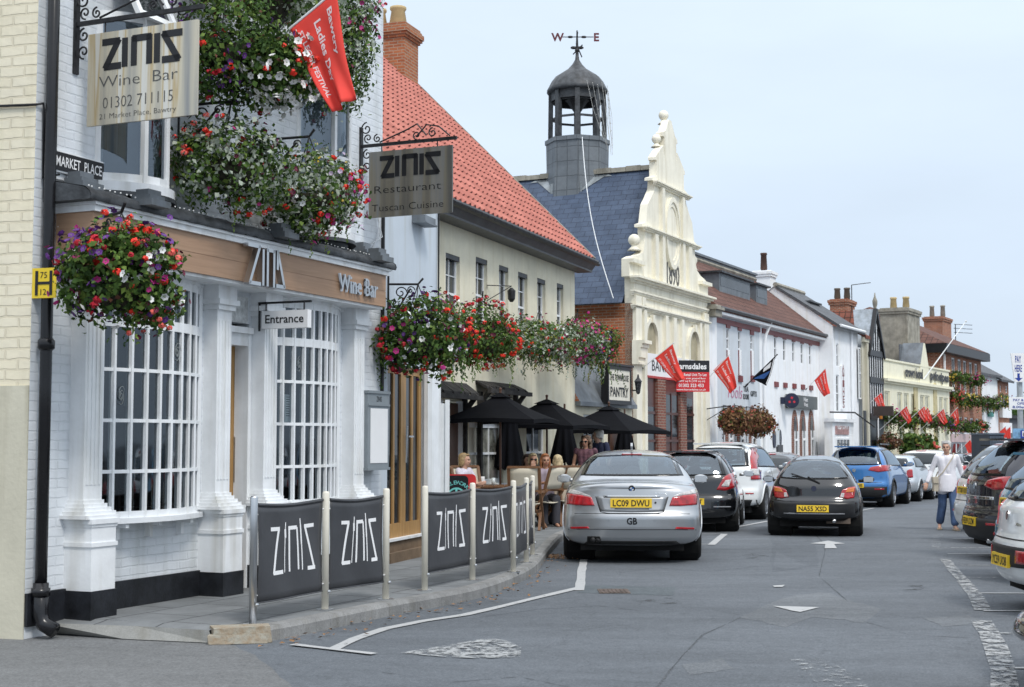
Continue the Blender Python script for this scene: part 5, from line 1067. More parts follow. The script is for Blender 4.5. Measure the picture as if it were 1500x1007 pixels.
# arched windows
def arch(u0,u1,z0,zs_,n=.03,m=PANE,name='arched_window'):
    c=(u0+u1)/2; r=(u1-u0)/2; N=12; g=MB(); P=[(u0,z0),(u1,z0)]+[(c+r*math.cos(math.pi*i/N),zs_+r*1.1*math.sin(math.pi*i/N)) for i in range(N+1)]
    g.poly([HL.pt(u,n*.4,z) for u,z in P]); f=MB()
    for i in range(N):
        a0,a1=math.pi*i/N,math.pi*(i+1)/N
        V=[HL.pt(c+r*q*math.cos(a),nn,zs_+r*1.1*q*math.sin(a)) for a in (a0,a1) for q,nn in ((1.0,.0),(1.0,.09),(1.28,.09),(1.28,0))]
        f.add(V,[(0,1,5,4),(1,2,6,5),(2,3,7,6)])
    f.fb(HL,u0-.13,u0,0,.09,z0,zs_); f.fb(HL,u1,u1+.13,0,.09,z0,zs_); f.fb(HL,c-.08,c+.08,.05,.13,zs_+r*1.05,zs_+r*1.55)
    o=part(f,name,HALLCREAM,HALL); part(g,'pane',m,o)
a0=HL.uz(944,520)[0]; a1=HL.uz(960,520)[0]; az=HL.uz(950,497)[1]; z35=HL.uz(944,522)[1]
BLIND=mat('blind_arch',(.42,.37,.25),.8); arch(a0,a1,z35,az,m=BLIND); arch(HW-a1,HW-a0,z35,az,m=BLIND)
# shop fascia and brown doors between brick piers
z0s=HL.uz(943,550)[1]; z1s=HL.uz(943,517)[1]; us0=HL.uz(943,540)[0]; us1=HL.uz(1014,560)[0]
b=MB(); b.fb(HL,us0,us1,.0,.09,z0s,z1s); fs=part(b,'shop_fascia',WLET,HALL)
b=MB(); put_text(b,'BANK HALL',.30,lambda x,y:HL.pt(x,.093,y),(us0+us1)/2-.3,z0s+.14,(us1-us0)*.66,.01); part(b,'lettering',BLET,fs); b=MB(); b.fb(HL,us0,us1,.0,.11,z0s-.06,z0s); part(b,'fascia_edge',mat('red_edge',(.45,.05,.05),.5),fs)
BROWN=mat('brown_gloss_door',(.085,.03,.022),.3,var=.15)
b=MB(); b.fb(HL,us0,us1,-.02,.03,-.4,z0s-.06); dd=part(b,'shopfront',BROWN,HALL)
w_=(us1-us0)
for t0,t1 in ((.20,.36),(.67,.80)): b=MB(); b.fb(HL,us0+w_*t0,us0+w_*t1,.0,.10,-.4,z0s-.06); part(b,'brick_pier',BRICKD,HALL)
for t0,t1,z0,z1 in ((.02,.18,1.2,2.6),(.40,.50,1.9,2.95),(.52,.64,1.9,2.95),(.83,.97,.5,2.9)): b=MB(); b.fb(HL,us0+w_*t0,us0+w_*t1,.03,.036,z0-.2,z1-.1); part(b,'pane',PANE,dd)
b=MB()
for z in (1.55,2.3): b.fb(HL,us0+.02,us1-.02,.03,.06,z,z+.07)
for t_ in (.38,.51,.65,.82): b.fb(HL,us0+w_*t_-.03,us0+w_*t_+.03,.03,.055,-.3,2.9)
part(b,'glazing_bar',BROWN,dd)
# side wall, gutter, slate roof
SD=HL.side(0); EZ=SD.uz(880,446)[1]
b=MB(); b.poly([SD.pt(-.0,0,-.4)[:2]+(-.4,),SD.pt(12,0,-.4),SD.pt(12,0,EZ),SD.pt(0,0,EZ)][::-1]); b.fb(SD,.22,12,0,.06,EZ-.38,EZ-.30); b.fb(SD,.22,12,0,.10,EZ-.30,EZ-.22); b.fb(SD,.22,12,0,.05,EZ-.22,EZ-.1)
part(b,'side_wall',BRICKO,HALL,label='orange red brick side wall'); b=MB(); b.fb(SD,.22,12,.02,.2,EZ-.1,EZ+.02); part(b,'gutter',BLACK,HALL)
b=MB(); o1=SD.uz(870,488,.0); b.fb(SD,1.1,3.2,0,.02,EZ-1.6,EZ-.75); part(b,'bricked_panel',STONE,HALL)
b=MB(); e=.2; P=lambda s,side,z:None
L_=12; ru=HC
A_=[HL.pt(-e,-.22,EZ),HL.pt(ru,-.22,ZR),HL.pt(ru,-L_,ZR),HL.pt(-e,-L_,EZ)]; B_=[HL.pt(ru,-.22,ZR),HL.pt(HW+e,-.22,EZ),HL.pt(HW+e,-L_,EZ),HL.pt(ru,-L_,ZR)]
b.poly(A_); b.poly(B_); rf=part(b,'roof',SLATE,HALL)
b=MB(); 
for i in range(26): b.fb(HL,ru-.13,ru+.13,-.42-.45*(i+1)+.01,-.42-.45*i,ZR-.06,ZR+.07+(.02 if i%2 else 0))
part(b,'ridge_tile',STONE,rf)
# cupola
LEADT=brickmat('lead_tile',(.175,.195,.215),(.15,.17,.19),(.09,.10,.11),w=.32,h=.42,ms=.012,rough=.5,bump=.5,var=.25,offs=0)
def solve_s(px):
    lo,hi=0,10
    for _ in range(50):
        s_=(lo+hi)/2; p=HL.pt(HC+.36,-s_); q=750+F*p[0]/p[1]*1.0
        if q>px: lo=s_
        else: hi=s_
    return s_
cs=solve_s(847); cp=HL.pt(HC+.36,-cs); cY=cp[1]
zz=lambda y:at(846,y,cY)[2]; kx=cY/F
b=MB(); r0=93/2*kx*1.0
b.lathe([(r0*1.10,zz(292)-.6),(r0*1.04,zz(283)),(r0*.985,zz(250)),(r0*1.0,zz(214)),(r0*1.04,zz(213)),(r0*1.04,zz(207)),(r0*.9,zz(206))],(cp[0],cp[1],0),8,rot=R(22.5)+.35); cu_=part(b,'cupola',LEADT,HALL)
b=MB()
for i in range(8):
    a=R(45*i+22.5)+.35; b.bar((cp[0]+r0*.86*math.cos(a),cp[1]+r0*.86*math.sin(a),zz(207)),(cp[0]+r0*.84*math.cos(a),cp[1]+r0*.84*math.sin(a),zz(138)),.14,.14,up=(math.cos(a),math.sin(a),0))
b.lathe([(r0*.88,zz(150)),(r0*.88,zz(140)),(r0*.9,zz(136))],(cp[0],cp[1],0),8,rot=R(22.5)+.35,cap=False); b.lathe([(r0*.78,zz(136)),(r0*.78,zz(152)),(r0*.86,zz(152))],(cp[0],cp[1],0),8,rot=R(22.5)+.35,cap=False)
for i in range(8):
    a=R(45*i)+.35
    b.bar((cp[0]+r0*.80*math.cos(a-.38),cp[1]+r0*.80*math.sin(a-.38),zz(176)),(cp[0]+r0*.80*math.cos(a+.38),cp[1]+r0*.80*math.sin(a+.38),zz(176)),.05,.06)
b.tube([(cp[0],cp[1],zz(207)),(cp[0],cp[1],zz(140))],.10,8); b.lathe([(.1,zz(165)),(.28,zz(152)),(.36,zz(148))],(cp[0],cp[1],0),8)
part(b,'belfry_post',LEADD,cu_)
b=MB(); b.lathe([(r0*.95,zz(138)),(r0*.99,zz(135)),(r0*.93,zz(130)),(r0*.84,zz(122)),(r0*.70,zz(114)),(r0*.50,zz(108)),(r0*.30,zz(102)),(r0*.16,zz(95)),(r0*.07,zz(88)),(r0*.05,zz(80))],(cp[0],cp[1],0),16,rot=.2); part(b,'dome',LEADD,cu_,True)
ex=Vector((1,.0,0)); b=MB(); b.tube([(cp[0],cp[1],zz(95)),(cp[0],cp[1],zz(45))],.035,8,rs=[.06,.02]); arm=29*kx; zw=zz(54.5)
b.tube([(cp[0]-arm*.85,cp[1],zw),(cp[0]+arm*.85,cp[1],zw)],.014,6); b.tube([(cp[0],cp[1]-arm*.85,zw),(cp[0],cp[1]+arm*.85,zw)],.014,6)
for s_ in (-1,1): b.ball((cp[0]+s_*.2,cp[1],zw),(.09,.03,.04),seg=8,rings=5); b.ball((cp[0]+s_*.1,cp[1]+.02,zz(70)),(.10,.03,.05),seg=8,rings=5)
b.ball((cp[0],cp[1],zz(74)),.07); b.bar((cp[0]-.12,cp[1],zz(80)),(cp[0]+.16,cp[1],zz(66)),.04,.03); b.bar((cp[0]+.14,cp[1],zz(84)),(cp[0]-.03,cp[1],zz(64)),.04,.03)
wv=part(b,'weather_vane',IRON,cu_)
RED=mat('vane_letter_red',(.12,.02,.025),.5)
b=MB()
for chh,s_,d_ in (('W',-1,(1,0)),('E',1,(1,0))):
    V,Fc,w_=text2d(chh,.24,.03); cx=cp[0]+s_*arm-w_/2
    for yy in (-.015,.015): b.add([(cx+x,cp[1]+yy,zw-.12+y) for x,y in V],Fc)
part(b,'letter',RED,wv)
b=MB(); sl_=(ZR-EZ)/(HC+e)
def rp(u,s,h=.03): return HL.pt(u,-s,ZR-abs(u-HC)*sl_+h)
zf_=(ZR-zz(281))/sl_
b.poly([rp(HC-zf_-.12,cs-.52),rp(HC-zf_-.12,cs+.52),rp(HC-zf_+.25,cs+1.15),rp(HC-.15,cs+1.3),rp(HC-.15,cs-1.3),rp(HC-zf_+.25,cs-1.15)][::-1]); b.poly([rp(HC-zf_-.13,cs-.5,.0),rp(HC-zf_-.13,cs+.5,.0),rp(HC-zf_-.13,cs+.5,.3),rp(HC-zf_-.13,cs-.5,.3)]); part(b,'lead_flashing',mat('pale_lead',(.27,.30,.32),.5,var=.25,stain=.2),cu_)
# strings of fairy lights and the long pale cable
b=MB(); c0=(cp[0]+r0*.1,cp[1]-r0*.9,zz(205)); p1=HL.pt(-.22,-.45,EZ+.12); P=[]
for i in range(25):
    t=i/24; P.append(tuple(c0[j]*(1-t)+p1[j]*t-(.18*math.sin(math.pi*t) if j==2 else 0)-(.15*math.sin(math.pi*t) if j==0 else 0) for j in range(3)))
b.tube(P,.012,5); part(b,'cable',WHITE,HALL)
b=MB(); rr=random.Random(2)
for i in range(9):
    a=R(-75+i*11); q=1.0; st=(cp[0]+r0*1.0*math.cos(a),cp[1]+r0*1.0*math.sin(a),zz(134)+rr.uniform(-.1,.1)); a2=R(-45+i*6); en=(cp[0]+r0*1.12*math.cos(a2),cp[1]+r0*1.12*math.sin(a2),zz(222)+rr.uniform(-.2,.2)); b.tube([st,tuple((st[j]+en[j])/2+(rr.uniform(-.08,.08)) for j in range(3)),en],.005,4)
    for k_ in range(7): t=k_/7; b.ball(tuple(st[j]*(1-t)+en[j]*t for j in range(3)),.013,seg=4,rings=3)
part(b,'fairy_lights',mat('pale_wire',(.55,.55,.52),.6),HALL)
# estate agent's board
t=thing('letting_board','red and black letting board projecting from the hall front','sign',HL.pt(4,.6,3)); S=Fr(HL.pt(HL.uz(990,550)[0]*0+3.3,0)[:2],(HL.n[0]*.8+HL.d[0]*.6,HL.n[1]*.8+HL.d[1]*.6))
n0=S.uz(985,550)[0]; n1=S.uz(1039,550)[0]; z1=S.uz(985,528)[1]; z0=S.uz(985,574)[1]; zm=S.uz(985,545)[1]
REDB=mat('board_red',(.62,.025,.03),.4,var=.03)
b=MB(); b.fb(S,n0,n1,-.02,.02,z0,zm); pr=part(b,'red_panel',REDB,t); b=MB(); b.fb(S,n0,n1,-.02,.02,zm,z1); pk_=part(b,'black_panel',BLACKPL,t)
w_=n1-n0; cx=(n0+n1)/2; b=MB(); put_text(b,'barnsdales',(z1-zm)*.5,lambda x,y:S.pt(x,.023,y),cx-.0,zm+(z1-zm)*.26,w_*.84,.03); part(b,'lettering',WLET,pk_)
b=MB(); h=zm-z0
for s_,cy,hh,wd in (('Prime Retail Unit To Let',.80,.14,.84),('94 sq m over ground floor',.64,.09,.8),('2,097 sq ft (195 sq m)',.50,.09,.75),('01302 323 453',.24,.17,.68),('www.barnsdales.co.uk',.07,.09,.8)): put_text(b,s_,h*hh,lambda x,y:S.pt(x,.023,y),cx,z0+h*cy,w_*wd,.02)
part(b,'lettering',WLET,pr); b=MB(); b.bar(S.pt(n0-.5,0,z1-.1),S.pt(n1,-.03,z1-.1),.04,.04); b.bar(S.pt(n0+.1,-.04,z0),S.pt(n0+.1,-.04,z1),.04,.04); part(b,'batten',TEAK,t)
# ================= the rest of the row
def pxwin(Fm,x0,y0,x1,y1,n=0): 
    a=Fm.uz(x0,y0,n); c=Fm.uz(x1,y1,n); return (min(a[0],c[0]),max(a[0],c[0]),min(a[1],c[1]),max(a[1],c[1]))
def simple_roof(root,Fm,u0,u1,ze,run,zr,m,over=.25,uo=.0,name='roof',back=True,th=.12):
    b=MB(); k=(zr-ze)/(run+over)
    A_=[Fm.pt(u0-uo,over,ze),Fm.pt(u1+uo,over,ze),Fm.pt(u1+uo,-run,zr),Fm.pt(u0-uo,-run,zr)]
    b.poly(A_)
    if back: b.poly([Fm.pt(u0-uo,-run,zr),Fm.pt(u1+uo,-run,zr),Fm.pt(u1+uo,-2*run,ze),Fm.pt(u0-uo,-2*run,ze)])
    for u in (u0-uo,u1+uo): b.poly([Fm.pt(u,over,ze),Fm.pt(u,-run,zr),Fm.pt(u,-run,zr-th),Fm.pt(u,over,ze-th)])
    b.poly([Fm.pt(u0-uo,over,ze-th),Fm.pt(u1+uo,over,ze-th),Fm.pt(u1+uo,over,ze),Fm.pt(u0-uo,over,ze)])
    r=part(b,name,m,root); b=MB(); b.tube([Fm.pt(u0-uo,-run,zr+.02),Fm.pt(u1+uo,-run,zr+.02)],.10,6); part(b,'ridge',STONE,r); return r
def gables(b,Fm,u,z0,ze,run,zr,k=None): b.poly([Fm.pt(u,0,z0),Fm.pt(u,-2*run,z0),Fm.pt(u,-2*run,ze),Fm.pt(u,-run,zr),Fm.pt(u,0,ze)],k)
def gutter(root,Fm,u0,u1,z,n=.25,m=None): b=MB(); b.tube([Fm.pt(u0,n,z),Fm.pt(u1,n,z)],.06,8); part(b,'gutter',m or GUTTER,root)
def stack(root,Fm,u,n,z0,z1,w,d,m,pots,pm=None,ph=.5):
    b=MB(); b.fb(Fm,u-w/2,u+w/2,n-d/2,n+d/2,z0,z1-.3); b.fb(Fm,u-w/2-.06,u+w/2+.06,n-d/2-.06,n+d/2+.06,z1-.3,z1-.18); b.fb(Fm,u-w/2-.1,u+w/2+.1,n-d/2-.1,n+d/2+.1,z1-.18,z1-.05); b.fb(Fm,u-w/2,u+w/2,n-d/2,n+d/2,z1-.05,z1)
    c=part(b,'chimney',m,root)
    for q in pots: b=MB(); b.lathe([(.16,0),(.15,.1),(.17,.12),(.14,ph-.1),(.17,ph-.08),(.16,ph),(.1,ph)],Fm.pt(u,n+q,z1),10); part(b,'chimney_pot',pm or STONE,c,True)
    return c
p=HL.pt(HW,-.05); TR=Fr((p[0],p[1]),(.504,1)); uB=TR.uz(1113,560)[0]; uE=TR.uz(1200,560)[0]
ze=TR.uz(1126,470,.2)[1]; zr=TR.uz(1085,400,-2.6)[1]; zr=ze+2.0; MAROON=mat('maroon_paint',(.20,.045,.045),.5,var=.1)
BRICKT=BRICKD
for nm,lab,u0,u1,wm in (('tea_rooms','pale grey tea rooms with brick arches behind brown dried planting','',0,0),('bank','white bank with a round dark blue sign and three brick lancet openings','',0,0)):
    pass
TEA=thing('tea_rooms','pale grey tea rooms with brick pointed arches, next to the gabled hall','building',TR.pt(uB/2,0)); BNK=thing('bank','white bank with a dark round wall sign and three brick lancet openings','building',TR.pt((uB+uE)/2,0))
def slot(root,Fm,x,y0,y1,w=.26,maro=True,n=0,bot=True):
    u,z1=Fm.uz(x,y0,n); z0=Fm.uz(x,y1,n)[1]
    return (u-w/2,u+w/2,z0,z1)
tw=[(1066,481,512),(1083,485,512),(1101,491,513)]; tl=[]
for x,y0,y1 in tw:
    s=slot(TEA,TR,x,y0,y1); tl.append(s)
b=wallmb(TR,0,uB,-.8,ze,tl,0,.1); part(b,'wall',SHOPGREY,TEA)
b=MB(); b.fb(TR,0,1.0,0,.05,-.8,ze-.2); part(b,'end_pier',SHOPWHITE,TEA)
for s in tl:
    window(TEA,TR,*s,-.02,1,2,fw=.035,sash=True); b=MB(); b.fb(TR,s[0]-.06,s[1]+.06,0,.03,s[3],s[3]+.17); b.fb(TR,s[0]-.06,s[1]+.06,0,.05,s[2]-1.05,s[2]-.85); b.fb(TR,s[0]-.02,s[1]+.02,0,.02,s[2]-.83,s[2]-.03); part(b,'window_panel',[MAROON],TEA)
    b=MB(); b.fb(TR,s[0]+.02,s[1]-.02,.0,.03,s[2]-.83,s[2]-.02); part(b,'apron_panel',SHOPWHITE,TEA)
bl=[]
for x,y0,y1 in ((1135.6,494,527),(1148.7,497.5,529),(1162,501,531),(1174.5,504,533),(1186.5,506.5,535)):
    bl.append(slot(BNK,TR,x,y0,y1,.30))
b=wallmb(TR,uB,uE,-.8,ze,bl,0,.1); sdE=TR.side(uE); b.poly([TR.pt(uE,0,-.8),TR.pt(uE,-5,-.8),TR.pt(uE,-5,ze),TR.pt(uE,0,ze)]); part(b,'wall',SHOPWHITE,BNK)
for s in bl:
    window(BNK,TR,*s,-.02,1,2,fw=.035); b=MB(); b.fb(TR,s[0]-.06,s[1]+.06,0,.03,s[3],s[3]+.17); b.fb(TR,s[0]-.06,s[1]+.06,0,.05,s[2]-.95,s[2]-.77); part(b,'brick_band',MAROON,BNK)
for rt,u0,u1 in ((TEA,0.55,uB),(BNK,uB,uE)):
    b=MB(); b.fb(TR,u0+.3,u1,.0,.04,ze-.42,ze-.26); part(b,'eaves_band',MAROON,rt)
    simple_roof(rt,TR,u0,u1,ze,2.5,zr+.25,TILEBR,over=.3); gutter(rt,TR,u0,u1,ze-.02,.32); b=MB(); b.fb(TR,u0,u1,0,.28,ze-.2,ze-.12); part(b,'fascia_board',SHOPWHITE,rt)
    b=MB(); b.fb(TR,u0,u1,-2.75,-2.45,zr-.2,zr+.42); b.fb(TR,u0,u1,-2.8,-2.38,zr+.42,zr+.5); part(b,'lead_parapet',LEAD,rt)
def dormer(rt,u0,u1,n0,z0,z1):
    b=MB(); b.fb(TR,u0,u1,n0-2.2,n0,z0,z1); d=part(b,'dormer',LEAD,rt); b=MB(); b.fb(TR,u0-.1,u1+.1,n0-2.2,n0+.12,z1,z1+.06); part(b,'dormer_roof',LEADD,d); b=MB(); b.fb(TR,u0+.1,u1-.1,n0,n0+.01,z0+.35,z1-.12); part(b,'pane',PANE,d)
k_=(zr+.25-ze)/2.8
for rt,x0,x1 in ((TEA,1054,1099),(BNK,1108,1124),(BNK,1185,1199)):
    n0=-.7; ua=TR.uz(x0,450,n0)[0]; ub=TR.uz(x1,455,n0)[0]; dormer(rt,ua,ub,n0,ze+(.3-n0)*k_-.15,ze+(.3-n0)*k_+.62)
b=MB(); q=TR.uz(1122,470,.1); b.tube([TR.pt(q[0],.3,ze),TR.pt(q[0]-.1,.12,ze-.5),TR.pt(q[0]-.15,.08,ze-1),TR.pt(q[0]-.15,.08,0)],.05,8); part(b,'downpipe',SHOPWHITE,TEA)
b=MB(); q=TR.uz(1046,452,.2); b.fb(TR,q[0]-.3,q[0]+.3,0,.35,q[1]-.25,q[1]+.1); b.fb(TR,q[0]-.4,q[0]+.35,0,.42,q[1]-.05,q[1]+.03); part(b,'stone_corbel',STONE,TEA)
# pointed brick arches
def lancet(rt,Fm,x,ytop,w,z0,n=.03):
    u,zt=Fm.uz(x,ytop,n); hw=w/2; zs=zt-w*.95; N=8
    def L_(r): 
        P=[]
        for i in range(N+1): t=i/N; P.append((u-hw*r*(1-t**1.7),zs+(zt-zs)*r*math.sin(t*math.pi/2)))
        return P
    o=L_(1.0); o=[(u-hw,z0)]+o+[(2*u-a,z) for a,z in o[::-1][1:]]+[(u+hw,z0)]
    b=MB(); b.extrude(o,lambda a,z,d:Fm.pt(a,d,z),0,n); r=part(b,'lancet_surround',BRICKD,rt,fixn=True)
    i_=[(u+(a-u)*.52,z0 if k in (0,len(o)-1) else zs+(z-zs)*.72) for k,(a,z) in enumerate(o)]; b=MB(); b.poly([Fm.pt(a,n+.012,z) for a,z in i_]); part(b,'pane',PANE,r)
    b=MB(); b.fb(Fm,u-hw*.52,u-hw*.38,n+.012,n+.05,z0,zs); b.fb(Fm,u+hw*.38,u+hw*.52,n+.012,n+.05,z0,zs); b.fb(Fm,u-hw*.38,u+hw*.38,n+.012,n+.045,zs-.35,zs-.27); part(b,'window_frame',SHOPWHITE,r)
for x in (1069,1085.5,1102.5): lancet(TEA,TR,x,594,.78,-.3)
for x in (1164.5,1176,1188.5): lancet(BNK,TR,x,601,.80,-.4)
b=MB(); q=TR.uz(1139.5,612,.03)
b.extrude([(q[0]-.28,q[1]-1.0),(q[0]+.28,q[1]-1.0),(q[0]+.25,q[1]-.5),(q[0],q[1]),(q[0]-.25,q[1]-.5)],lambda a,z,d:TR.pt(a,d,z),0,.04); part(b,'lancet_panel',SHOPGREY,BNK,fixn=True)
NAVY=mat('navy_sign',(.018,.022,.05),.35)
for x in (1134.5,1143): 
    q=TR.uz(x,643,.03); b=MB(); b.lathe([(.16,0),(.16,.04),(.0,.04)],(0,0,0),14,axis='x'); b.v=[TR.pt(q[0]+y_,x_,q[1]+z_*2) for x_,y_,z_ in b.v]; part(b,'notice_disc',NAVY,BNK)
q=pxwin(TR,1139,652,1146,663,.05); b=MB(); b.fb(TR,*q[:2],0,.08,*q[2:]); part(b,'cash_machine',GUTTER,BNK)
t=thing('bank_sign','dark bank wall sign with a round navy disc and a red mark','sign',TR.pt(uB+1.5,.15,3.5))
c=TR.uz(1151.5,587,.2); r=abs(TR.uz(1151.5,576,.2)[1]-c[1])
DG=mat('dark_green_panel',(.03,.042,.038),.3); q=pxwin(TR,1160,582,1196,598,.12); zc=c[1]
SB=Fr(TR.pt(c[0],.0)[:2],(TR.n[0]*.9+TR.d[0]*.45,TR.n[1]*.9+TR.d[1]*.45)); b=MB(); b.lathe([(r,-.06),(r,.06),(r*.95,.08),(0,.08)],(0,0,0),24,axis='x'); b.v=[SB.pt(r+.12+y_,x_,zc+z_) for x_,y_,z_ in b.v]; dsc=part(b,'disc',NAVY,t)
b=MB(); b.fb(TR,c[0]+.5,q[1],.04,.16,zc-.24,zc+.24); pn=part(b,'panel',DG,t); b=MB(); b.fb(SB,.0,.14,-.05,.05,zc-.12,zc+.12); part(b,'side_tab',NAVY,t)
b=MB()
for i in range(3):
    a=R(90+120*i); b.extrude([(c[0]+r*.36*math.cos(a)+r*.2*math.cos(a+s_*1.57+.4),zc+r*.36*math.sin(a)+r*.2*math.sin(a+s_*1.57+.4)) for s_ in (0,1,2,3)],lambda x,y,d:SB.pt(r+.12+x-c[0],.081+d,y),0,.004)
part(b,'emblem',mat('bank_red',(.55,.03,.05),.4),dsc)
b=MB(); uu=(c[0]+.5+q[1])/2+.3
for i,wd in enumerate(('Nat','West')): put_text(b,wd,.14,lambda x,y:TR.pt(x,.163,y),uu,zc+.04-.18*i,.55,.02)
part(b,'lettering',WLET,pn)
# tea room wall lettering
b=MB(); PK=mat('pink_script',(.55,.16,.30),.6); u0=TR.uz(1066,585,.02)[0]; u1=TR.uz(1088,585,.02)[0]; zb=TR.uz(1070,583,.02)[1]; zt=TR.uz(1070,563,.02)[1]
put_text(b,'Tools',zt-zb,lambda x,y:TR.pt(x,.012,y),(u0+u1)/2,zb,u1-u0,-.01,.2); part(b,'script_lettering',PK,TEA)
b=MB(); u2=TR.uz(1096,580,.02)[0]; put_text(b,'TEA',.17,lambda x,y:TR.pt(x,.012,y),(u1+u2)/2+.1,zb+.25,.55,.03); put_text(b,'ROOMS',.17,lambda x,y:TR.pt(x,.012,y),(u1+u2)/2+.1,zb-.0,.62,.03); ua,ub=TR.uz(1100,580,.02)[0],TR.uz(1109,580,.02)[0]; put_text(b,'GIFTS',.17,lambda x,y:TR.pt(x,.012,y),(ua+ub)/2,zb+.12,ub-ua,.03); part(b,'lettering',BLET,TEA)
b=MB()
for px,py in ((1066,594),(1083,594),(1100,596)): q=TR.uz(px-9,py,.0); b.bar(TR.pt(q[0],.05,q[1]),TR.pt(q[0]+1.3,.05,q[1]-.05),.02,.02); b.bar(TR.pt(q[0],.05,q[1]),TR.pt(q[0],.05,q[1]-1.2),.02,.02)
q=TR.uz(1033,600,.1); b.bar(TR.pt(q[0],.0,q[1]),TR.pt(q[0],.9,q[1]+.1),.03,.03); b.bar(TR.pt(q[0],0,q[1]-.4),TR.pt(q[0],.8,q[1]+.05),.02,.02); part(b,'basket_bracket',IRON,TEA)
# white chimney behind the bank roof
stack(BNK,TR,TR.uz(1119,400,-6)[0],-6,6,TR.uz(1119,398,-6)[1],.9,.9,SHOPWHITE,(0,),mat('brown_pot',(.09,.05,.04),.8),.9)
# ---- white gabled house
p=TR.pt(uE,.55); WH=Fr((p[0],p[1]),(.528,1)); u1=WH.uz(1258,600)[0]; zeW=WH.uz(1219,477)[1]; off_=WH.uz(1219,560)[0]
WHT=thing('white_house','tall white gabled house with a dark slate roof just past the bank','building',WH.pt(u1/2,0))
_q=WH.side(0).uz(1136,418); run=max(2.2,_q[0]); zrW=_q[1]
w1=pxwin(WH,1225,503,1229,538); w2=pxwin(WH,1224.5,549,1230,604); w3=pxwin(WH,1223,644,1244,668)
b=wallmb(WH,0,u1,-1,zeW,[w1,w2],0,.1); gables(b,WH,0,-1,zeW,run,zrW); part(b,'wall',SHOPWHITE,WHT)
window(WHT,WH,*w1,-.03,1,2); window(WHT,WH,*w2,-.03,1,4); simple_roof(WHT,WH,0,u1,zeW,run,zrW,SLATEG,.3,.05); gutter(WHT,WH,0,u1,zeW,.3,SHOPWHITE)
b=MB(); b.tube([WH.pt(u1-1.2,.06,zeW),WH.pt(u1-1.2,.06,0)],.05,8); part(b,'downpipe',SHOPWHITE,WHT)
q=pxwin(WH,1233,536,1238,600,.08); b=MB(); b.fb(WH,*q[:2],0,.08,*q[2:]); o=part(b,'wall_sign',SHOPWHITE,WHT); b=MB(); 
for i,chh in enumerate('ANTIQUES'): put_text(b,chh,.26,lambda x,y:WH.pt(x,.083,y),(q[0]+q[1])/2,q[3]-(i+1)*(q[3]-q[2])/8.3,.28,.02)
part(b,'lettering',MAROON,o)
q=pxwin(WH,1219,618,1254,668,.3); b=MB(); b.fb(WH,q[0],q[1]-.3,0,.3,-1,q[3]); b.fb(WH,q[0]-.1,q[1]-.2,0,.42,q[3],q[3]+.12); sf=part(b,'shopfront',SHOPWHITE,WHT)
q=pxwin(WH,1224,624,1243,637,.32); b=MB(); b.fb(WH,*q[:2],.3,.34,*q[2:]); o=part(b,'shop_fascia',mat('pinkish_fascia',(.42,.25,.24),.7,var=.3,scale=6),sf); b=MB(); put_text(b,'OLD TOWN',.3,lambda x,y:WH.pt(x,.345,y),(q[0]+q[1])/2,q[2]+.2,(q[1]-q[0])*.8,.02); part(b,'lettering',WLET,o)
q=pxwin(WH,1224,642,1244,668,.3); window(sf,WH,q[0],q[1],q[2]-.5,q[3],.34,4,3,sash=False,fw=.06,mw=.05)
b=MB(); q=WH.uz(1216,604,.3); b.tube([WH.pt(q[0],.3,q[1]),WH.pt(q[0]+2,.7,q[1]+.02),WH.pt(q[0]+5.5,.6,q[1]-.5)],.03,5); part(b,'awning_bar',IRON,WHT)
stack(WHT,WH,WH.uz(1234,455,-4.5)[0],-4.5,6,WH.uz(1234,440,-4.5)[1],1.5,.9,BRICK,(-.25,.25),mat('dark_pot',(.13,.11,.09),.85),.62)
b=MB(); q=WH.uz(1248,450,-4); z2=WH.uz(1248,418,-4)[1]; b.tube([WH.pt(q[0],-4,q[1]-1.5),WH.pt(q[0],-4,z2)],.025,5); b.tube([WH.pt(q[0],-4,z2),WH.pt(q[0]+.7,-3.2,z2+.15)],.02,5); part(b,'aerial',IRON,WHT)
# ---- narrow cream house and the half timbered gable
p=WH.pt(u1,.15); TF=Fr((p[0],p[1]),(.53,1)); ua=TF.uz(1269,560)[0]; ub=TF.uz(1289.5,560)[0]
NRW=thing('narrow_house','narrow cream and stone house squeezed before the half timbered gable','building',TF.pt(ua/2,0)); zt=TF.uz(1262,492)[1]
w=pxwin(TF,1259.5,509,1263.5,585); part(wallmb(TF,0,ua,-1,zt,[w],0,.1),'wall',CREAM,NRW); window(NRW,TF,*w,-.04,1,3); simple_roof(NRW,TF,0,ua,zt,2.2,TF.uz(1262,470,-2.2)[1],TILERD,.2)
b=MB(); b.fb(TF,0,ua,0,.15,zt-.25,zt-.05); b.fb(TF,ua*.6,ua,0,.12,-1,zt-.25); part(b,'cornice',CREAM,NRW)
q=TF.uz(1266,660,.05); b=MB(); b.fb(TF,.1,ua-.1,0,.05,-1,q[1]+1.6); part(b,'shopfront',mat('slate_grey_paint',(.07,.08,.095),.5),NRW)
TUD=thing('half_timbered_house','tall narrow half timbered gable with black studs and a finial','building',TF.pt((ua+ub)/2,0)); za=TF.uz(1276,452,.1)[1]; ze_=TF.uz(1289,520,.1)[1]; c=(ua+ub)/2; zef=TF.uz(1270,505,.1)[1]; zef=min(zef,ze_+0.0)
TZ=TF.uz(1277,612,.2)[1]
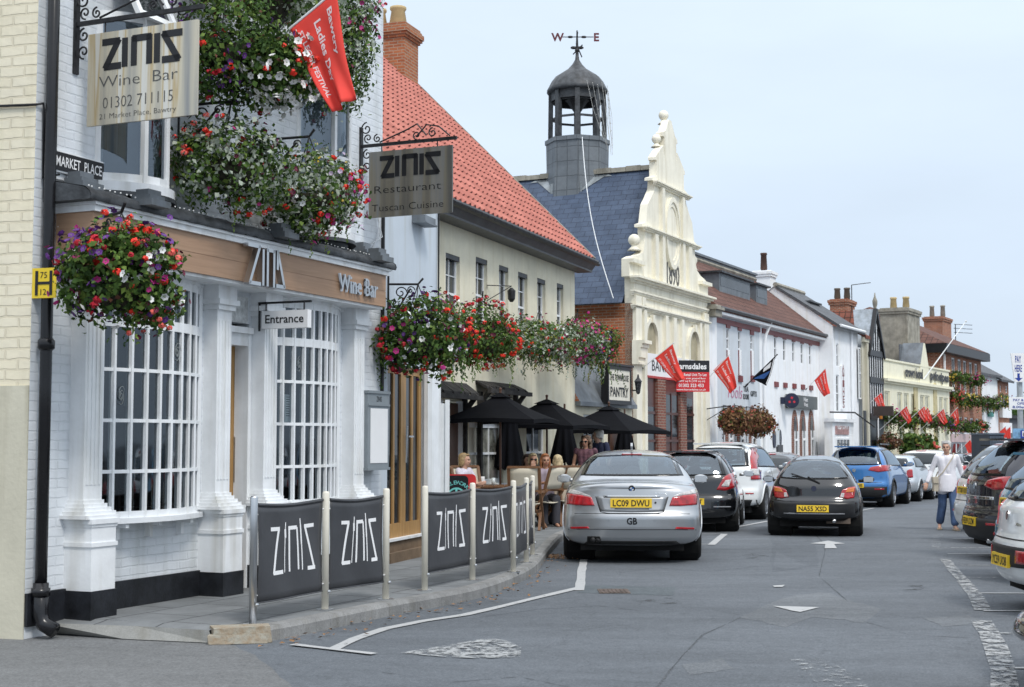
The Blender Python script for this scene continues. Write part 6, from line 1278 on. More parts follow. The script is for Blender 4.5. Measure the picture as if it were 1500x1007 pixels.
b=MB(); b.poly([TF.pt(ua,.1,TZ),TF.pt(ub,.1,TZ),TF.pt(ub,.1,zef),TF.pt(c,.1,za-.2),TF.pt(ua,.1,zef)]); b.poly([TF.pt(ua,.1,-1),TF.pt(ua,-6,-1),TF.pt(ua,-6,zef),TF.pt(ua,.1,zef)]); b.poly([TF.pt(ub,.1,-1),TF.pt(ub,-6,-1),TF.pt(ub,-6,zef),TF.pt(ub,.1,zef)]); part(b,'wall',SHOPWHITE,TUD)
b=MB(); N=7
for i in range(N):
    u=ua+.06+(ub-ua-.12)*i/(N-1); h=zef+(za-.2-zef)*(1-abs(u-c)/(c-ua)) ; b.fb(TF,u-.055,u+.055,.1,.14,TZ,max(zef,h-.05))
for z in (TZ+.05,TF.uz(1278,557,.1)[1],zef): b.fb(TF,ua,ub,.1,.17,z-.12,z+.12)
b.bar(TF.pt(ua-.1,.14,zef-.15),TF.pt(c,.14,za),.14,.16,up=(TF.n[0],TF.n[1],0)); b.bar(TF.pt(ub+.1,.14,zef-.15),TF.pt(c,.14,za),.14,.16,up=(TF.n[0],TF.n[1],0)); part(b,'timber_frame',BLACK,TUD)
b=MB(); b.poly([TF.pt(ua-.1,.2,zef-.1),TF.pt(c,.2,za),TF.pt(c,-6,za),TF.pt(ua-.1,-6,zef-.1)]); b.poly([TF.pt(c,.2,za),TF.pt(ub+.1,.2,zef-.1),TF.pt(ub+.1,-6,zef-.1),TF.pt(c,-6,za)]); part(b,'roof',TILERD,TUD); b=MB(); sx_=lambda t,n,h:TF.pt(ua-.1+(c-ua+.1)*t,n,zef-.1+(za-zef+.1)*t+h); b.poly([sx_(0,.21,.03),sx_(1,.21,.03),sx_(1,-.8,.03),sx_(0,-.35,.03)]); part(b,'lead_verge',mat('pale_lead_verge',(.33,.37,.41),.5,var=.2,stain=.2),TUD)
b=MB(); b.lathe([(.07,0),(.10,.08),(.05,.18),(.10,.35),(.11,.5),(.04,.68),(.02,.85)],TF.pt(c,.12,za-.15),10); part(b,'finial',STONE,TUD,True)
b=MB(); b.fb(TF,ua,ub,-.2,.12,-1.2,TZ); sf=part(b,'shopfront',mat('dark_shopfront',(.035,.045,.055),.4),TUD); b=MB(); b.fb(TF,ua+.2,c-.1,.12,.14,-.2,TZ-.9); b.fb(TF,c+.15,ub-.2,.12,.14,-.2,TZ-.9); part(b,'pane',PANE,sf); b=MB(); b.bar(TF.pt(c,.16,-1),TF.pt(c,.16,TZ),.07,.05); part(b,'mullion',SHOPWHITE,sf)
def orangesign():
    S=Fr(TF.pt(c+.3,.1)[:2],TF.n); n0=S.uz(1277,608)[0]; n1=S.uz(1292,608)[0]; z0=S.uz(1284,614)[1]; z1=S.uz(1284,602)[1]
    t=thing('orange_hanging_sign','orange hanging sign under the half timbered gable','sign',S.pt(n0,0,z0)); b=MB(); b.fb(S,n0,n1,-.05,.05,z0,z1); part(b,'panel',mat('orange_sign',(.62,.22,.03),.5),t); b=MB(); b.bar(S.pt(0,0,z1+.08),S.pt(n1,0,z1+.08),.05,.05); part(b,'bracket',IRON,t)
    t=thing('dark_hanging_sign','dark hanging sign beside the orange one under the half timbered gable','sign',S.pt(-1.5,0,z0)); b=MB(); b.fb(Fr(TF.pt(c-1.3,.1)[:2],TF.n),.2,1.0,-.05,.05,z0+.1,z1+.15); part(b,'panel',mat('dark_brown_sign',(.05,.035,.03),.5),t)
orangesign()
# ---- the cream hotel with a flat parapet
p=TF.pt(ub,.1); HO=Fr((p[0],p[1]),(.576,1)); hu=HO.uz(1391,600)[0]; hz=HO.uz(1291,527)[1]
HOT=thing('hotel','pale cream hotel with a flat parapet and dark lettering','building',HO.pt(hu/2,0))
hw=[]
for x in (1299.5,1318,1327.5,1338,1351,1358.5,1378.5,1385.5):
    u,z1=HO.uz(x,573+ (x-1299)*.115); hw.append((u-.42,u+.42,z1-1.7,z1)); hw.append((u-.42,u+.42,z1-5.0,z1-3.3))
b=wallmb(HO,0,hu,-1.5,hz,hw,0,.12); b.poly([HO.pt(0,0,-1),HO.pt(0,-8,-1),HO.pt(0,-8,hz),HO.pt(0,0,hz)]); part(b,'wall',HOTELCREAM,HOT)
for i,wn in enumerate(hw): window(HOT,HO,*wn,-.04,2,2,fm=HOTELCREAM if i%2==0 else WHITE,fw=.07,mw=.04,pane=mat('net_curtain_pane',(.42,.43,.36),.3,var=.3,scale=2) if i==0 else (bpy.data.materials['net_curtain_pane'] if i%2==0 else None))
b=MB(); zc=HO.uz(1293,558)[1]; b.fb(HO,0,hu,0,.10,zc-.1,zc); b.fb(HO,0,hu,0,.22,zc,zc+.12); b.fb(HO,-.02,hu+.02,-.3,.06,hz,hz+.08)
uc=HO.uz(1353,545)[0]; zp=HO.uz(1352,503)[1]; b.extrude([(uc-.95,zc+.1),(uc+.95,zc+.1),(uc+.75,hz+.1),(uc+.15,zp),(uc-.15,zp),(uc-.75,hz+.1)],lambda u,z,d:HO.pt(u,d,z),-.9,.05); part(b,'cornice',HOTELCREAM,HOT,fixn=True)
b=MB(); b.fb(HO,uc-.7,uc+.05,-.95,-.9,hz,zp-.05); b.bar(HO.pt(uc-.78,-.42,hz+.12),HO.pt(uc-.18,-.42,zp),.05,.95,up=(HO.n[0],HO.n[1],0)); part(b,'lead_capping',LEAD,HOT)
for x in (1340.5,1369): 
    u,z1=HO.uz(x,570); b=MB(); N=8; P=[(u-.3,z1-3),(u+.3,z1-3)]+[(u+.3*math.cos(math.pi*i/N),z1+.3*math.sin(math.pi*i/N)) for i in range(N+1)]; b.extrude(P,lambda a,z,d:HO.pt(a,d,z),0,.05); part(b,'blind_arch',mat('ochre_arch'+str(int(x)),(.55,.48,.28),.8),HOT,fixn=True)
b=MB(); u0,u1_=HO.uz(1324,548)[0],HO.uz(1350,550)[0]; hh=HO.uz(1337,542)[1]-HO.uz(1337,552)[1]; put_text(b,'crown hotel',hh*1.35,lambda x,y:HO.pt(x,.062,y),(u0+u1_)/2,HO.uz(1337,553)[1],u1_-u0,.055); u0,u1_=HO.uz(1361,550)[0],HO.uz(1388,553)[0]; put_text(b,'príncipes',hh*1.35,lambda x,y:HO.pt(x,.062,y),(u0+u1_)/2,HO.uz(1374,558)[1],u1_-u0,.055); part(b,'lettering',BLET,HOT)
t=thing('flagpole','bare white flagpole leaning out from the hotel parapet','flagpole',HO.pt(uc,.1,zp-1)); a=at(1353,556,HO.pt(uc,.1)[1]-.2); q=at(1415,471,HO.pt(uc,.1)[1]+1); b=MB(); b.tube([a,q],.06,8,rs=[.032,.02]); part(b,'pole',WHITE,t); b=MB(); b.ball(q,.05); part(b,'truck',WHITE,t)
simple_roof(HOT,HO,-.0,uc-1.2,hz-.8,3.2,HO.uz(1320,488,-3.2)[1],TILERD,-.6)
stack(HOT,HO,HO.uz(1319,500,-1.4)[0],-1.4,hz-1.5,HO.uz(1319,454,-1.4)[1],2.3,1.3,STONE,(-.3,.3),ORANGE,.6)
b=MB(); b.bar(HO.pt(.2,-.6,hz-.3),HO.pt(1.7,-2.6,hz+1.8),.3,.15); part(b,'verge',STONE,HOT)
# ---- tall brick house
p=HO.pt(hu,-.4); BK=Fr((p[0],p[1]),(.58,1)); bu=BK.uz(1438,580)[0]; bz=BK.uz(1391,507)[1]
BRK=thing('brick_house','three storey red brick house with flower boxes past the cream hotel','building',BK.pt(bu/2,0)); bw=[]
for x in (1396.5,1405.5,1413.5,1422,1430):
    u,z1=BK.uz(x,526+(x-1396)*.27-2); 
    for k_ in range(3): bw.append((u-.42,u+.42,z1-1.75-k_*3.0,z1-k_*3.0))
b=wallmb(BK,0,bu,-2,bz,bw,0,.12); sd_=BK.side(0); b.poly([BK.pt(0,0,-1),BK.pt(0,-9,-1),BK.pt(0,-9,bz),BK.pt(0,0,bz)]); b.poly([BK.pt(bu,0,-1),BK.pt(bu,-9,-1),BK.pt(bu,-9,bz),BK.pt(bu,0,bz)]); part(b,'wall',BRICK,BRK)
for wn in bw: window(BRK,BK,*wn,-.05,2,2,fw=.08,mw=.04)
b=MB(); zr_=BK.uz(1372,478,-4.5)[1]; b.poly([BK.pt(-.4,.4,bz),BK.pt(bu+.4,.4,bz),BK.pt(bu-3.5,-4.5,zr_),BK.pt(3.5,-4.5,zr_)]); b.poly([BK.pt(-.4,-9.4,bz),BK.pt(-.4,.4,bz),BK.pt(3.5,-4.5,zr_)]); b.poly([BK.pt(bu+.4,.4,bz),BK.pt(bu+.4,-9.4,bz),BK.pt(bu-3.5,-4.5,zr_)]); part(b,'roof',TILEBR,BRK)
b=MB(); b.fb(BK,-.4,bu+.4,.0,.42,bz-.45,bz-.02); b.boxm(BK.pt,-.4,-.05,-9,0,bz-.45,bz-.02); part(b,'eaves_board',BLACK,BRK)
stack(BRK,BK,BK.uz(1374,500,-5.5)[0],-5.5,bz,BK.uz(1374,466,-5.5)[1],2.4,1.2,BRICK,(-.35,.35),STONE,.8)
b=MB(); q=BK.uz(1400,500,-3); z2=BK.uz(1400,476,-3)[1]; b.tube([BK.pt(q[0],-3,q[1]-2),BK.pt(q[0],-3,z2)],.03,5); 
for k_ in range(3): b.bar(BK.pt(q[0]-.4,-3,z2-.25*k_),BK.pt(q[0]+.9,-2.2,z2-.25*k_),.03,.03)
part(b,'aerial',IRON,BRK)
q=BK.uz(1391,540,.1); b=MB(); b.tube([BK.pt(.4,.1,bz-.5),BK.pt(.4,.1,bz-5)],.06,6); part(b,'downpipe',WHITE,BRK)
sf0=BK.uz(1391,640,.3); b=MB(); b.fb(BK,0,bu,0,.35,-2,BK.uz(1410,634,.3)[1]); sf=part(b,'shopfront',SHOPGREY,BRK); b=MB()
for i in range(7): u=.4+i*(bu-.8)/7; b.fb(BK,u,u+(bu-.8)/7-.35,.35,.37,-.9,BK.uz(1410,650,.3)[1])
part(b,'pane',PANE,sf); b=MB(); b.fb(BK,.2,bu*.55,.35,.42,BK.uz(1410,648,.3)[1],BK.uz(1410,636,.3)[1]); part(b,'shop_fascia',mat('pale_pink_fascia',(.55,.42,.42),.6),sf)
# ---- white cottage and far brick house
p=BK.pt(bu,-.3); WC=Fr((p[0],p[1]),(.6,1)); cu=WC.uz(1462,600)[0]; cu2=WC.uz(1478,600)[0]; cz=WC.uz(1440,548)[1]
WCT=thing('white_cottage','small white house with a dark slate roof beyond the brick house','building',WC.pt(cu/2,0)); part(wallmb(WC,0,cu,-2,cz,[],0),'wall',SHOPWHITE,WCT); simple_roof(WCT,WC,0,cu,cz,3.5,cz+2.2,SLATEG,.3)
b=MB(); q=pxwin(WC,1449,603,1456,611,.1); b.fb(WC,*q[:2],0,.1,*q[2:]); part(b,'shop_sign',mat('teal_sign',(.06,.28,.25),.5),WCT); window(WCT,WC,*pxwin(WC,1450,640,1458,665),.03,2,2)
FB=thing('far_brick_house','far red brick house at the end of the row','building',WC.pt((cu+cu2)/2,0)); fz=WC.uz(1470,558)[1]; fw_=[pxwin(WC,1464.5,565,1467,575),pxwin(WC,1473,566,1476,576),pxwin(WC,1464.5,605,1467,612),pxwin(WC,1473,605,1476,612)]
b=wallmb(WC,cu,cu2,-2,fz,fw_,0); b.poly([WC.pt(cu2,0,-2),WC.pt(cu2,-8,-2),WC.pt(cu2,-8,fz),WC.pt(cu2,0,fz)]); part(b,'wall',BRICK,FB); simple_roof(FB,WC,cu,cu2,fz,3.5,fz+2.2,SLATEG,.3,.2)
for wn in fw_: window(FB,WC,*wn,-.04,1,1)
b=MB(); 
for k_ in range(3): b.fb(WC,cu+.3,cu2-.2,0,.2,1.2+k_*.9,1.8+k_*.9)
part(b,'shop_fascia',SHOPWHITE,FB)
# grey shed and trees closing the street
far=at(1487,640,135); t=thing('grey_building','plain grey building closing the view behind the parking signs','building',(far[0],far[1],zg(135))); b=MB(); zt=at(1487,614,135)[2]; b.box(far[0]-1.5,far[0]+30,133,145,-3,zt); part(b,'wall',mat('grey_cladding',(.16,.165,.18),.8),t); b=MB(); b.box(far[0]-1.9,far[0]+30.3,132.6,145.4,zt,zt+.3); part(b,'roof',LEADD,t)
for px,Y,top,wd,sd in ((1462,165,572,14,1),(1487,160,574,12,2),(1520,155,580,16,3)):
    c=at(px,600,Y); zt=at(px,top,Y)[2]; g0=zg(Y); t=thing('tree',['dark rounded tree top left of the parking sign','dark tree behind the parking sign pole','broad dark tree beyond the right edge of the street'][sd-1],'tree',(c[0],c[1],g0),'trees far down the street'); b=MB(); b.tube([(c[0],c[1],g0),(c[0]+.3,c[1],g0+(zt-g0)*.5),(c[0],c[1],zt-2)],.4,8,rs=[.5,.35,.1]); part(b,'trunk',DARKWOOD,t)
    rng=np.random.default_rng(sd); bl_=[((c[0]+rng.normal()*wd*.2,c[1]+rng.normal()*2,zt-(zt-g0)*.25-abs(rng.normal())*2),(wd*.25,wd*.22,(zt-g0)*.22)) for _ in range(7)]
    C,N=blobs_pts(bl_,2200,rng,.4); Q=quads(C,N+rng.normal(size=N.shape)*.5,np.full(len(C),.55),np.full(len(C),.45),rng); np_mesh('crown',Q,[LF_D,LF_M],(rng.random(len(C))<.4).astype(int),t)
# wall backing the far right, and the parking signs
SIGNB=mat('sign_blue_print',(.02,.05,.30),.5)
def parking():
    Y=46; c=at(1497,640,Y); t=thing('parking_sign_post','tall grey post with a white PAY HERE board and a white tariff board','sign post',(c[0],c[1],zg(Y)))
    zt=at(1490,518,Y)[2]; zm=at(1490,560,Y)[2]; x0=at(1480,540,Y)[0]; b=MB(); b.tube([(c[0],c[1]+.1,zg(Y)),(c[0],c[1]+.1,zt)],.09,10); part(b,'pole',mat('galvanised_pole',(.42,.45,.47),.5,metal=.3),t)
    b=MB(); w_=2*(c[0]-x0)
    b.extrude([(x0,zt),(x0+w_,zt),(x0+w_*.84,zm),(x0+w_*.16,zm)][::-1],lambda x,z,d:(x,Y-.02-d,z),0,.06); pn=part(b,'board',WLET,t,fixn=True)
    b=MB(); M=lambda x,y:(x,Y-.084,y); h=zt-zm; cx=x0+w_*.36; put_text(b,'PAY',h*.24,M,cx,zm+h*.68,w_*.30,.02); put_text(b,'HERE',h*.24,M,cx,zm+h*.36,w_*.36,.02); b.poly([M(cx-.04,zm+h*.30),M(cx-.04,zm+h*.14),M(cx-.13,zm+h*.14),M(cx,zm+h*.02),M(cx+.13,zm+h*.14),M(cx+.04,zm+h*.14),M(cx+.04,zm+h*.30)]); part(b,'lettering',SIGNB,pn)
    z1=at(1490,582,Y)[2]; z0=at(1490,600,Y)[2]; xa=at(1478,590,Y)[0]; b=MB(); b.box(xa,xa+1.6,Y-.03,Y+.01,z0,z1); o=part(b,'tariff_board',WLET,t); b=MB(); M=lambda x,y:(x,Y-.034,y); h=z1-z0; put_text(b,'PAY & DISPLAY',h*.2,M,xa+.55,z0+h*.66,.85,.02); put_text(b,'OPERATES',h*.2,M,xa+.55,z0+h*.38,.6,.02); put_text(b,'8.00am - 6pm',h*.2,M,xa+.55,z0+h*.1,.9,.02); part(b,'lettering',SIGNB,o)
    Y2=44; x0=at(1484,650,Y2)[0]; z1=at(1484,628,Y2)[2]; z0=at(1484,665,Y2)[2]; t=thing('car_park_board','blue and yellow car park notice board at the right edge','notice board',(x0+.5,Y2,zg(Y2))); b=MB(); b.box(x0,x0+1.6,Y2-.05,Y2+.03,z0,z1); pn=part(b,'blue_panel',mat('sky_blue_panel',(.20,.38,.58),.5,var=.3,scale=5),t); b=MB(); b.box(x0+.22,x0+1.3,Y2-.062,Y2-.05,z0,z0+(z1-z0)*.5); part(b,'yellow_panel',PLYW,t); b=MB(); b.box(x0+.22,x0+1.3,Y2-.062,Y2-.05,z1-.3,z1-.06); q=part(b,'blue_header',SIGNB,t); b=MB(); put_text(b,'Parking',.16,lambda x,y:(x,Y2-.066,y),x0+.62,z1-.24,.7,.02); part(b,'lettering',WLET,q)
    b=MB(); b.box(x0+.1,x0+.16,Y2-.03,Y2,zg(Y2),z0); b.box(x0+1.4,x0+1.46,Y2-.03,Y2,zg(Y2),z0); part(b,'post',BLACK,t)
    Y3=52; x0,x1=at(1449,660,Y3)[0],at(1471,660,Y3)[0]; z1=at(1460,637,Y3)[2]; t=thing('slatted_cabin','dark blue slatted trailer box beyond the parked cars','trailer',((x0+x1)/2,Y3,zg(Y3))); b=MB(); b.box(x0,x1,Y3,Y3+2,zg(Y3)+.5,z1); bd=part(b,'box_body',mat('dark_blue_grey',(.045,.06,.085),.5),t); b=MB(); n=9
    for i in range(n): xx=x0+.05+(x1-x0-.1)*i/(n-1); b.box(xx-.015,xx+.015,Y3-.03,Y3,zg(Y3)+.5,z1-.05)
    b.box(x0-.03,x1+.03,Y3-.04,Y3+2,z1,z1+.06); part(b,'rib',mat('blue_grey_rib',(.12,.15,.19),.5),bd); b=MB(); 
    for xx in (x0+.3,x1-.3): b.lathe([(.28,-.1),(.28,.1)],(xx,Y3+.9,zg(Y3)+.28),14,axis='x')
    part(b,'wheel',BLACK,t)
parking()
# ================= vehicles
def paint(name,c,metal=.4,rough=.28): 
    m=mat(name,c,rough,metal=metal,spec=.5,var=.03,scale=1.5,coat=1.0); return m
SILVER=paint('silver_paint',(.42,.435,.45),.75,.30); BLKP=paint('black_car_paint',(.004,.0045,.006),.0,.16); WHP=paint('white_car_paint',(.78,.80,.80),0,.3); BLUP=paint('blue_car_paint',(.03,.17,.44),.3,.25); LBLUE=paint('light_blue_car_paint',(.10,.36,.56),.3,.25); DKP=paint('dark_navy_car_paint',(.010,.012,.022),.2,.22); GRYP=paint('grey_car_paint',(.20,.21,.22),.6,.3); REDP=paint('red_car_paint',(.30,.015,.02),.2,.25); PALES=paint('pale_silver_paint',(.58,.62,.65),.6,.3)
RUB=mat('tyre_rubber',(.018,.018,.018),.85,var=.2); PLAS=mat('black_plastic',(.02,.02,.021),.6,var=.15); FRIT=mat('window_frit',(.008,.009,.01),.12); RIM=mat('alloy_rim',(.42,.43,.45),.3,metal=.9)
LRED=mat('tail_lamp_red',(.42,.012,.018),.12,var=.25,scale=18,coat=1); LCLR=mat('lamp_clear',(.55,.53,.52),.12,var=.2,scale=25,coat=1); LORG=mat('lamp_orange',(.62,.16,.02),.15,coat=1); YPL=mat('number_plate_yellow',(.82,.55,.035),.4,var=.03); CHR=mat('chrome',(.7,.7,.7),.1,metal=1,var=.02); SEATM=mat('seat_cloth',(.085,.09,.10),.85); UNDER=mat('underbody',(.010,.010,.010),.95)
OPQ=mat('dark_car_glass',(.018,.026,.032),.04,spec=.6,var=.2,scale=.8)
def inpoly(px,py,P):
    r=np.zeros(len(px),bool); n=len(P)
    for i in range(n):
        x0,y0=P[i];x1,y1=P[(i+1)%n]
        if y0==y1: continue
        c=((y0>py)!=(y1>py)); r^=c&(px<(x1-x0)*(py-y0)/(y1-y0)+x0)
    return r
def interp(tab,z):
    return np.interp(z,[t[0] for t in tab],[t[1] for t in tab])
def rs_(P,n):
    P=[tuple(p) for p in P]; 
    if len(P)==1: return [P[0]]*(n+1)
    D=[0]
    for a,b in zip(P,P[1:]): D.append(D[-1]+math.dist(a,b))
    out=[]
    for i in range(n+1):
        t=D[-1]*i/n; out.append((float(np.interp(t,D,[p[0] for p in P])),float(np.interp(t,D,[p[1] for p in P]))))
    return out
def car(label,name,sp):
    L,hw,H=sp['L'],sp['hw'],sp['H']; t=thing(name,label,sp.get('cat','car'),(0,0,0),sp.get('group')); P=sp['paint']; near=sp.get('near',True); lev=3 if near else 2
    st=sp['st']; rings=[]
    for (y,zb,zm,wm,zbe,wbe,zt,wt) in st:
        cr=min(.07,(zt-zbe)*.45)
        h=[(0,zb),(.80*wm,zb),(.97*wm,zb+.09),(wm,zm),(wbe,zbe),(wt,zt-cr),(.52*wt,zt-cr*.18),(0,zt)]
        rings.append([(x,y,z) for x,z in h]+[(-x,y,z) for x,z in h[-2:0:-1]])
    bm=bmesh.new(); R_=[[bm.verts.new(p) for p in r] for r in rings]; n=len(R_[0])
    for a,b in zip(R_,R_[1:]):
        for i in range(n): bm.faces.new((a[i],b[i],b[(i+1)%n],a[(i+1)%n]))
    def cap(r,sgn,f=.86,dy=.0):
        c=Vector((0,0,0)); 
        for v in r: c+=v.co
        c/=len(r); q=[bm.verts.new((c.x+(v.co.x-c.x)*f,v.co.y+dy,c.z+(v.co.z-c.z)*f)) for v in r]
        for i in range(n):
            f_=(r[i],r[(i+1)%n],q[(i+1)%n],q[i]); bm.faces.new(f_ if sgn>0 else f_[::-1])
        # quads across the cap: pair mirrored points so it stays smooth
        h=n//2
        for i in range(h):
            a,b_,c_,d=q[i],q[i+1],q[(n-i-1)%n],q[(n-i)%n]
            vs=[]
            for v in (a,b_,c_,d):
                if v not in vs: vs.append(v)
            if len(vs)>2: bm.faces.new(vs if sgn>0 else vs[::-1])
    cap(R_[0],1,.86,-.03); cap(R_[-1],-1,.86,.03)
    bmesh.ops.recalc_face_normals(bm,faces=bm.faces)
    me=bpy.data.meshes.new('tmp'); bm.to_mesh(me); bm.free(); ob=bpy.data.objects.new('tmp',me); COL.objects.link(ob); md=ob.modifiers.new('s','SUBSURF'); md.levels=lev; md.render_levels=lev
    dg=bpy.context.evaluated_depsgraph_get(); dg.update(); m2=ob.evaluated_get(dg).to_mesh(); V=np.zeros(len(m2.vertices)*3); m2.vertices.foreach_get('co',V); V=V.reshape(-1,3).copy(); Fc=[tuple(p.vertices) for p in m2.polygons]; bpy.data.objects.remove(ob)
    fl=sp.get('fall',1.1); fal=np.clip(1-V[:,1]/fl,0,1); V[:,1]+=fal*(interp(sp['rake'],V[:,2])+sp.get('plan',.16)*(np.abs(V[:,0])/hw)**2.6)
    ff=np.clip(1-(L-V[:,1])/1.0,0,1); V[:,1]-=ff*(.28*(np.abs(V[:,0])/hw)**2.4)
    VL=V.tolist(); bvh=BVHTree.FromPolygons(VL,Fc)
    CE=np.array([V[list(f)].mean(0) for f in Fc]); NO=[]
    for f in Fc:
        p=V[list(f)]; q=np.cross(p[2]-p[0],p[3]-p[1]) if len(f)==4 else np.cross(p[1]-p[0],p[2]-p[0]); NO.append(q)
    NO=np.array(NO); NO/=np.linalg.norm(NO,axis=1)[:,None]+1e-12
    if np.sum(NO[:,2]*(CE[:,2]-H*.5))<0: NO=-NO
    def hit(d,a,b):
        if d=='rear': o,v=(a,-3,b),(0,1,0)
        elif d=='front': o,v=(a,L+3,b),(0,-1,0)
        elif d=='side': o,v=(3,a,b),(-1,0,0)
        else: o,v=(a,b,3),(0,0,-1)
        for jx,jz in ((0,0),(.0017,.0013),(-.0019,.0011),(.0023,-.0021),(-.004,-.003),(.006,.005)):
            J=(jx,0,jz) if d in('rear','front') else ((0,jx,jz) if d=='side' else (jx,jz,0)); r=bvh.ray_cast(Vector(o)+Vector(J),Vector(v))
            if r[0] is not None: break
        k_=0; a2,b2=a,b
        while r[0] is None and k_<25:
            k_+=1
            if d in('rear','front'): a2*=.985; b2+=(.9-b2)*.025; r=bvh.ray_cast(Vector((a2,o[1],b2)),Vector(v))
            elif d=='side': a2+=(L*.5-a2)*.02; b2+=(.9-b2)*.025; r=bvh.ray_cast(Vector((3,a2,b2)),Vector(v))
            else: break
        if r[0] is None:
            g=Vector((a,0,b)) if d=='rear' else (Vector((a,L,b)) if d=='front' else Vector((hw,a,b))); r=bvh.find_nearest(g)
        nn=r[1]; 
        if nn.dot(Vector(v))>0: nn=-nn
        return r[0],nn
    def patch(nm,d,A,B,m,par=None,nu=14,nv=8,off=.006,mir=True,dep=.02,mats=None,border=None,label=None,sideonly=None):
        A=rs_(A,nu);B=rs_(B,nu); outs=[]
        for sg in ((1,-1) if mir else (1,)):
            G=[]; 
            for j in range(nv+1):
                row=[]
                for i in range(nu+1):
                    a=A[i][0]+(B[i][0]-A[i][0])*j/nv; b=A[i][1]+(B[i][1]-A[i][1])*j/nv; p,q=hit(d,a,b); row.append((p+q*off,p-q*dep))
                G.append(row)
            mb=MB(); w=nu+1; V_=[r[0] for row in G for r in row]; N_=len(V_); V_+= [r[1] for row in G for r in row]
            F_=[];K=[]
            for j in range(nv):
                for i in range(nu): F_.append((j*w+i,j*w+i+1,(j+1)*w+i+1,(j+1)*w+i)); K.append(1 if border and (i<border[0] or i>=nu-border[0] or j<border[1] or j>=nv-border[1]) else 0)
            rim=list(range(w))+[j*w+nu for j in range(1,nv+1)]+[nv*w+i for i in range(nu-1,-1,-1)]+[j*w for j in range(nv-1,0,-1)]
            for a,b in zip(rim,rim[1:]+rim[:1]): F_.append((b,a,a+N_,b+N_)); K.append(1 if border else 0)
            if sg<0: V_=[(-p[0],p[1],p[2]) for p in V_]; F_=[f[::-1] for f in F_]
            mb.v=[tuple(p) for p in V_]; mb.f=F_; mb.mi=K
            o=part(mb,nm,mats or [m],par or t,False,label,uv=False); me_=o.data; me_.polygons.foreach_set('use_smooth',np.array([True]*(nu*nv)+[False]*len(rim))); outs.append(o)
        return outs
    keep=np.ones(len(Fc),bool)
    def cut(d,poly,sg=0):
        if d=='rear': k=inpoly(CE[:,0],CE[:,2],poly)&(NO[:,1]<-.12)&(CE[:,1]<L*.5)
        elif d=='front': k=inpoly(CE[:,0],CE[:,2],poly)&(NO[:,1]>.12)&(CE[:,1]>L*.4)
        else: k=inpoly(CE[:,1],CE[:,2],poly)&(np.abs(NO[:,0])>.3)
        keep[k]=False
    def shrink(A,B,e):
        P=list(A)+list(B)[::-1]; cx=sum(p[0] for p in P)/len(P); cz=sum(p[1] for p in P)/len(P); mx_=max(abs(p[0]-cx) for p in P); mz=max(abs(p[1]-cz) for p in P)
        return [(cx+(p[0]-cx)*(1-e/mx_),cz+(p[1]-cz)*(1-e/mz)) for p in P]
    # wheels and arches
    R0=sp.get('wr',.315); wy=sp['wheels']; wx=hw-.115
    for y in wy:
        k=(np.hypot(CE[:,1]-y,CE[:,2]-R0)<R0+.055)&(np.abs(CE[:,0])>hw*.55)&(CE[:,2]<sp.get('archtop',.9)); keep[k]=False
    G=CARGLASS if near else OPQ
    for w in sp['win']:
        d,A,B=w[:3]
        if near: cut(d,shrink(A,B,.045))
    body=MB(); body.v=[tuple(v) for v in VL]; body.f=[f for f,k in zip(Fc,keep) if k]; body.mi=[0]*len(body.f)
    bo=part(body,'body',[P],t,True,uv=False)
    for w in sp['win']:
        d,A,B=w[:3]; nm={'rear':'rear_window','front':'windscreen','side':'side_window'}[d]
        if near: patch(nm,d,A,B,None,mir=(d=='side'),mats=[G,FRIT],border=(1,1),nu=18,nv=12,off=.004,dep=.012)
        else: patch(nm,d,A,B,OPQ,mir=(d=='side'),nu=10,nv=6,off=.006,dep=.02)
    for y in wy:
        A=[(y+(R0+.03)*math.cos(R(a)),R0+(R0+.03)*math.sin(R(a))) for a in range(-12,193,8)]; B=[(y+(R0+.085)*math.cos(R(a)),R0+(R0+.085)*math.sin(R(a))) for a in range(-12,193,8)]
        patch('wheel_arch','side',A,B,sp.get('arch',P),nu=26,nv=2,off=.012,dep=.10)
        for sg in (-1,1):
            b=MB(); b.lathe([(R0+.06,0),(R0+.06,sg*.36)],(sg*(hw-.42),y,R0),20,axis='x',cap=False); b.lathe([(0.01,0),(R0+.06,0.0)],(sg*(hw-.42),y,R0),20,axis='x',cap=False); part(b,'wheel_well',UNDER,t)
        for sg in (-1,1):
            b=MB(); w=.205 if hw>.8 else .17
            b.lathe([(R0*.66,-w/2),(R0*.9,-w/2),(R0*.985,-w*.36),(R0,-w*.2),(R0,w*.2),(R0*.985,w*.36),(R0*.9,w/2),(R0*.66,w/2)],(sg*wx,y,R0),28,axis='x',cap=False); wo=part(b,'wheel',RUB,t,True)
            if near or sg>0:
                b=MB(); s_=sg; b.lathe([(R0*.66,s_*w*.5),(R0*.62,s_*w*.42),(R0*.60,s_*w*.1),(R0*.2,s_*w*.05),(.01,s_*w*.05)],(sg*wx,y,R0),24,axis='x',cap=False)
                for q in range(5):
                    a=R(72*q+17); b.bar((sg*wx+s_*w*.36,y+.03*math.cos(a),R0+.03*math.sin(a)),(sg*wx+s_*w*.40,y+R0*.63*math.cos(a),R0+R0*.63*math.sin(a)),.065,.03,up=(1,0,0))
                b.lathe([(.06,s_*w*.42),(.0,s_*w*.44)],(sg*wx,y,R0),12,axis='x',cap=False); part(b,'rim',RIM,wo)
    b=MB(); b.box(-hw*.72,hw*.72,.22,L-.3,.16,.30); b.box(-hw*.88,hw*.88,.30,L-.4,.28,.32); part(b,'underbody',UNDER,t)
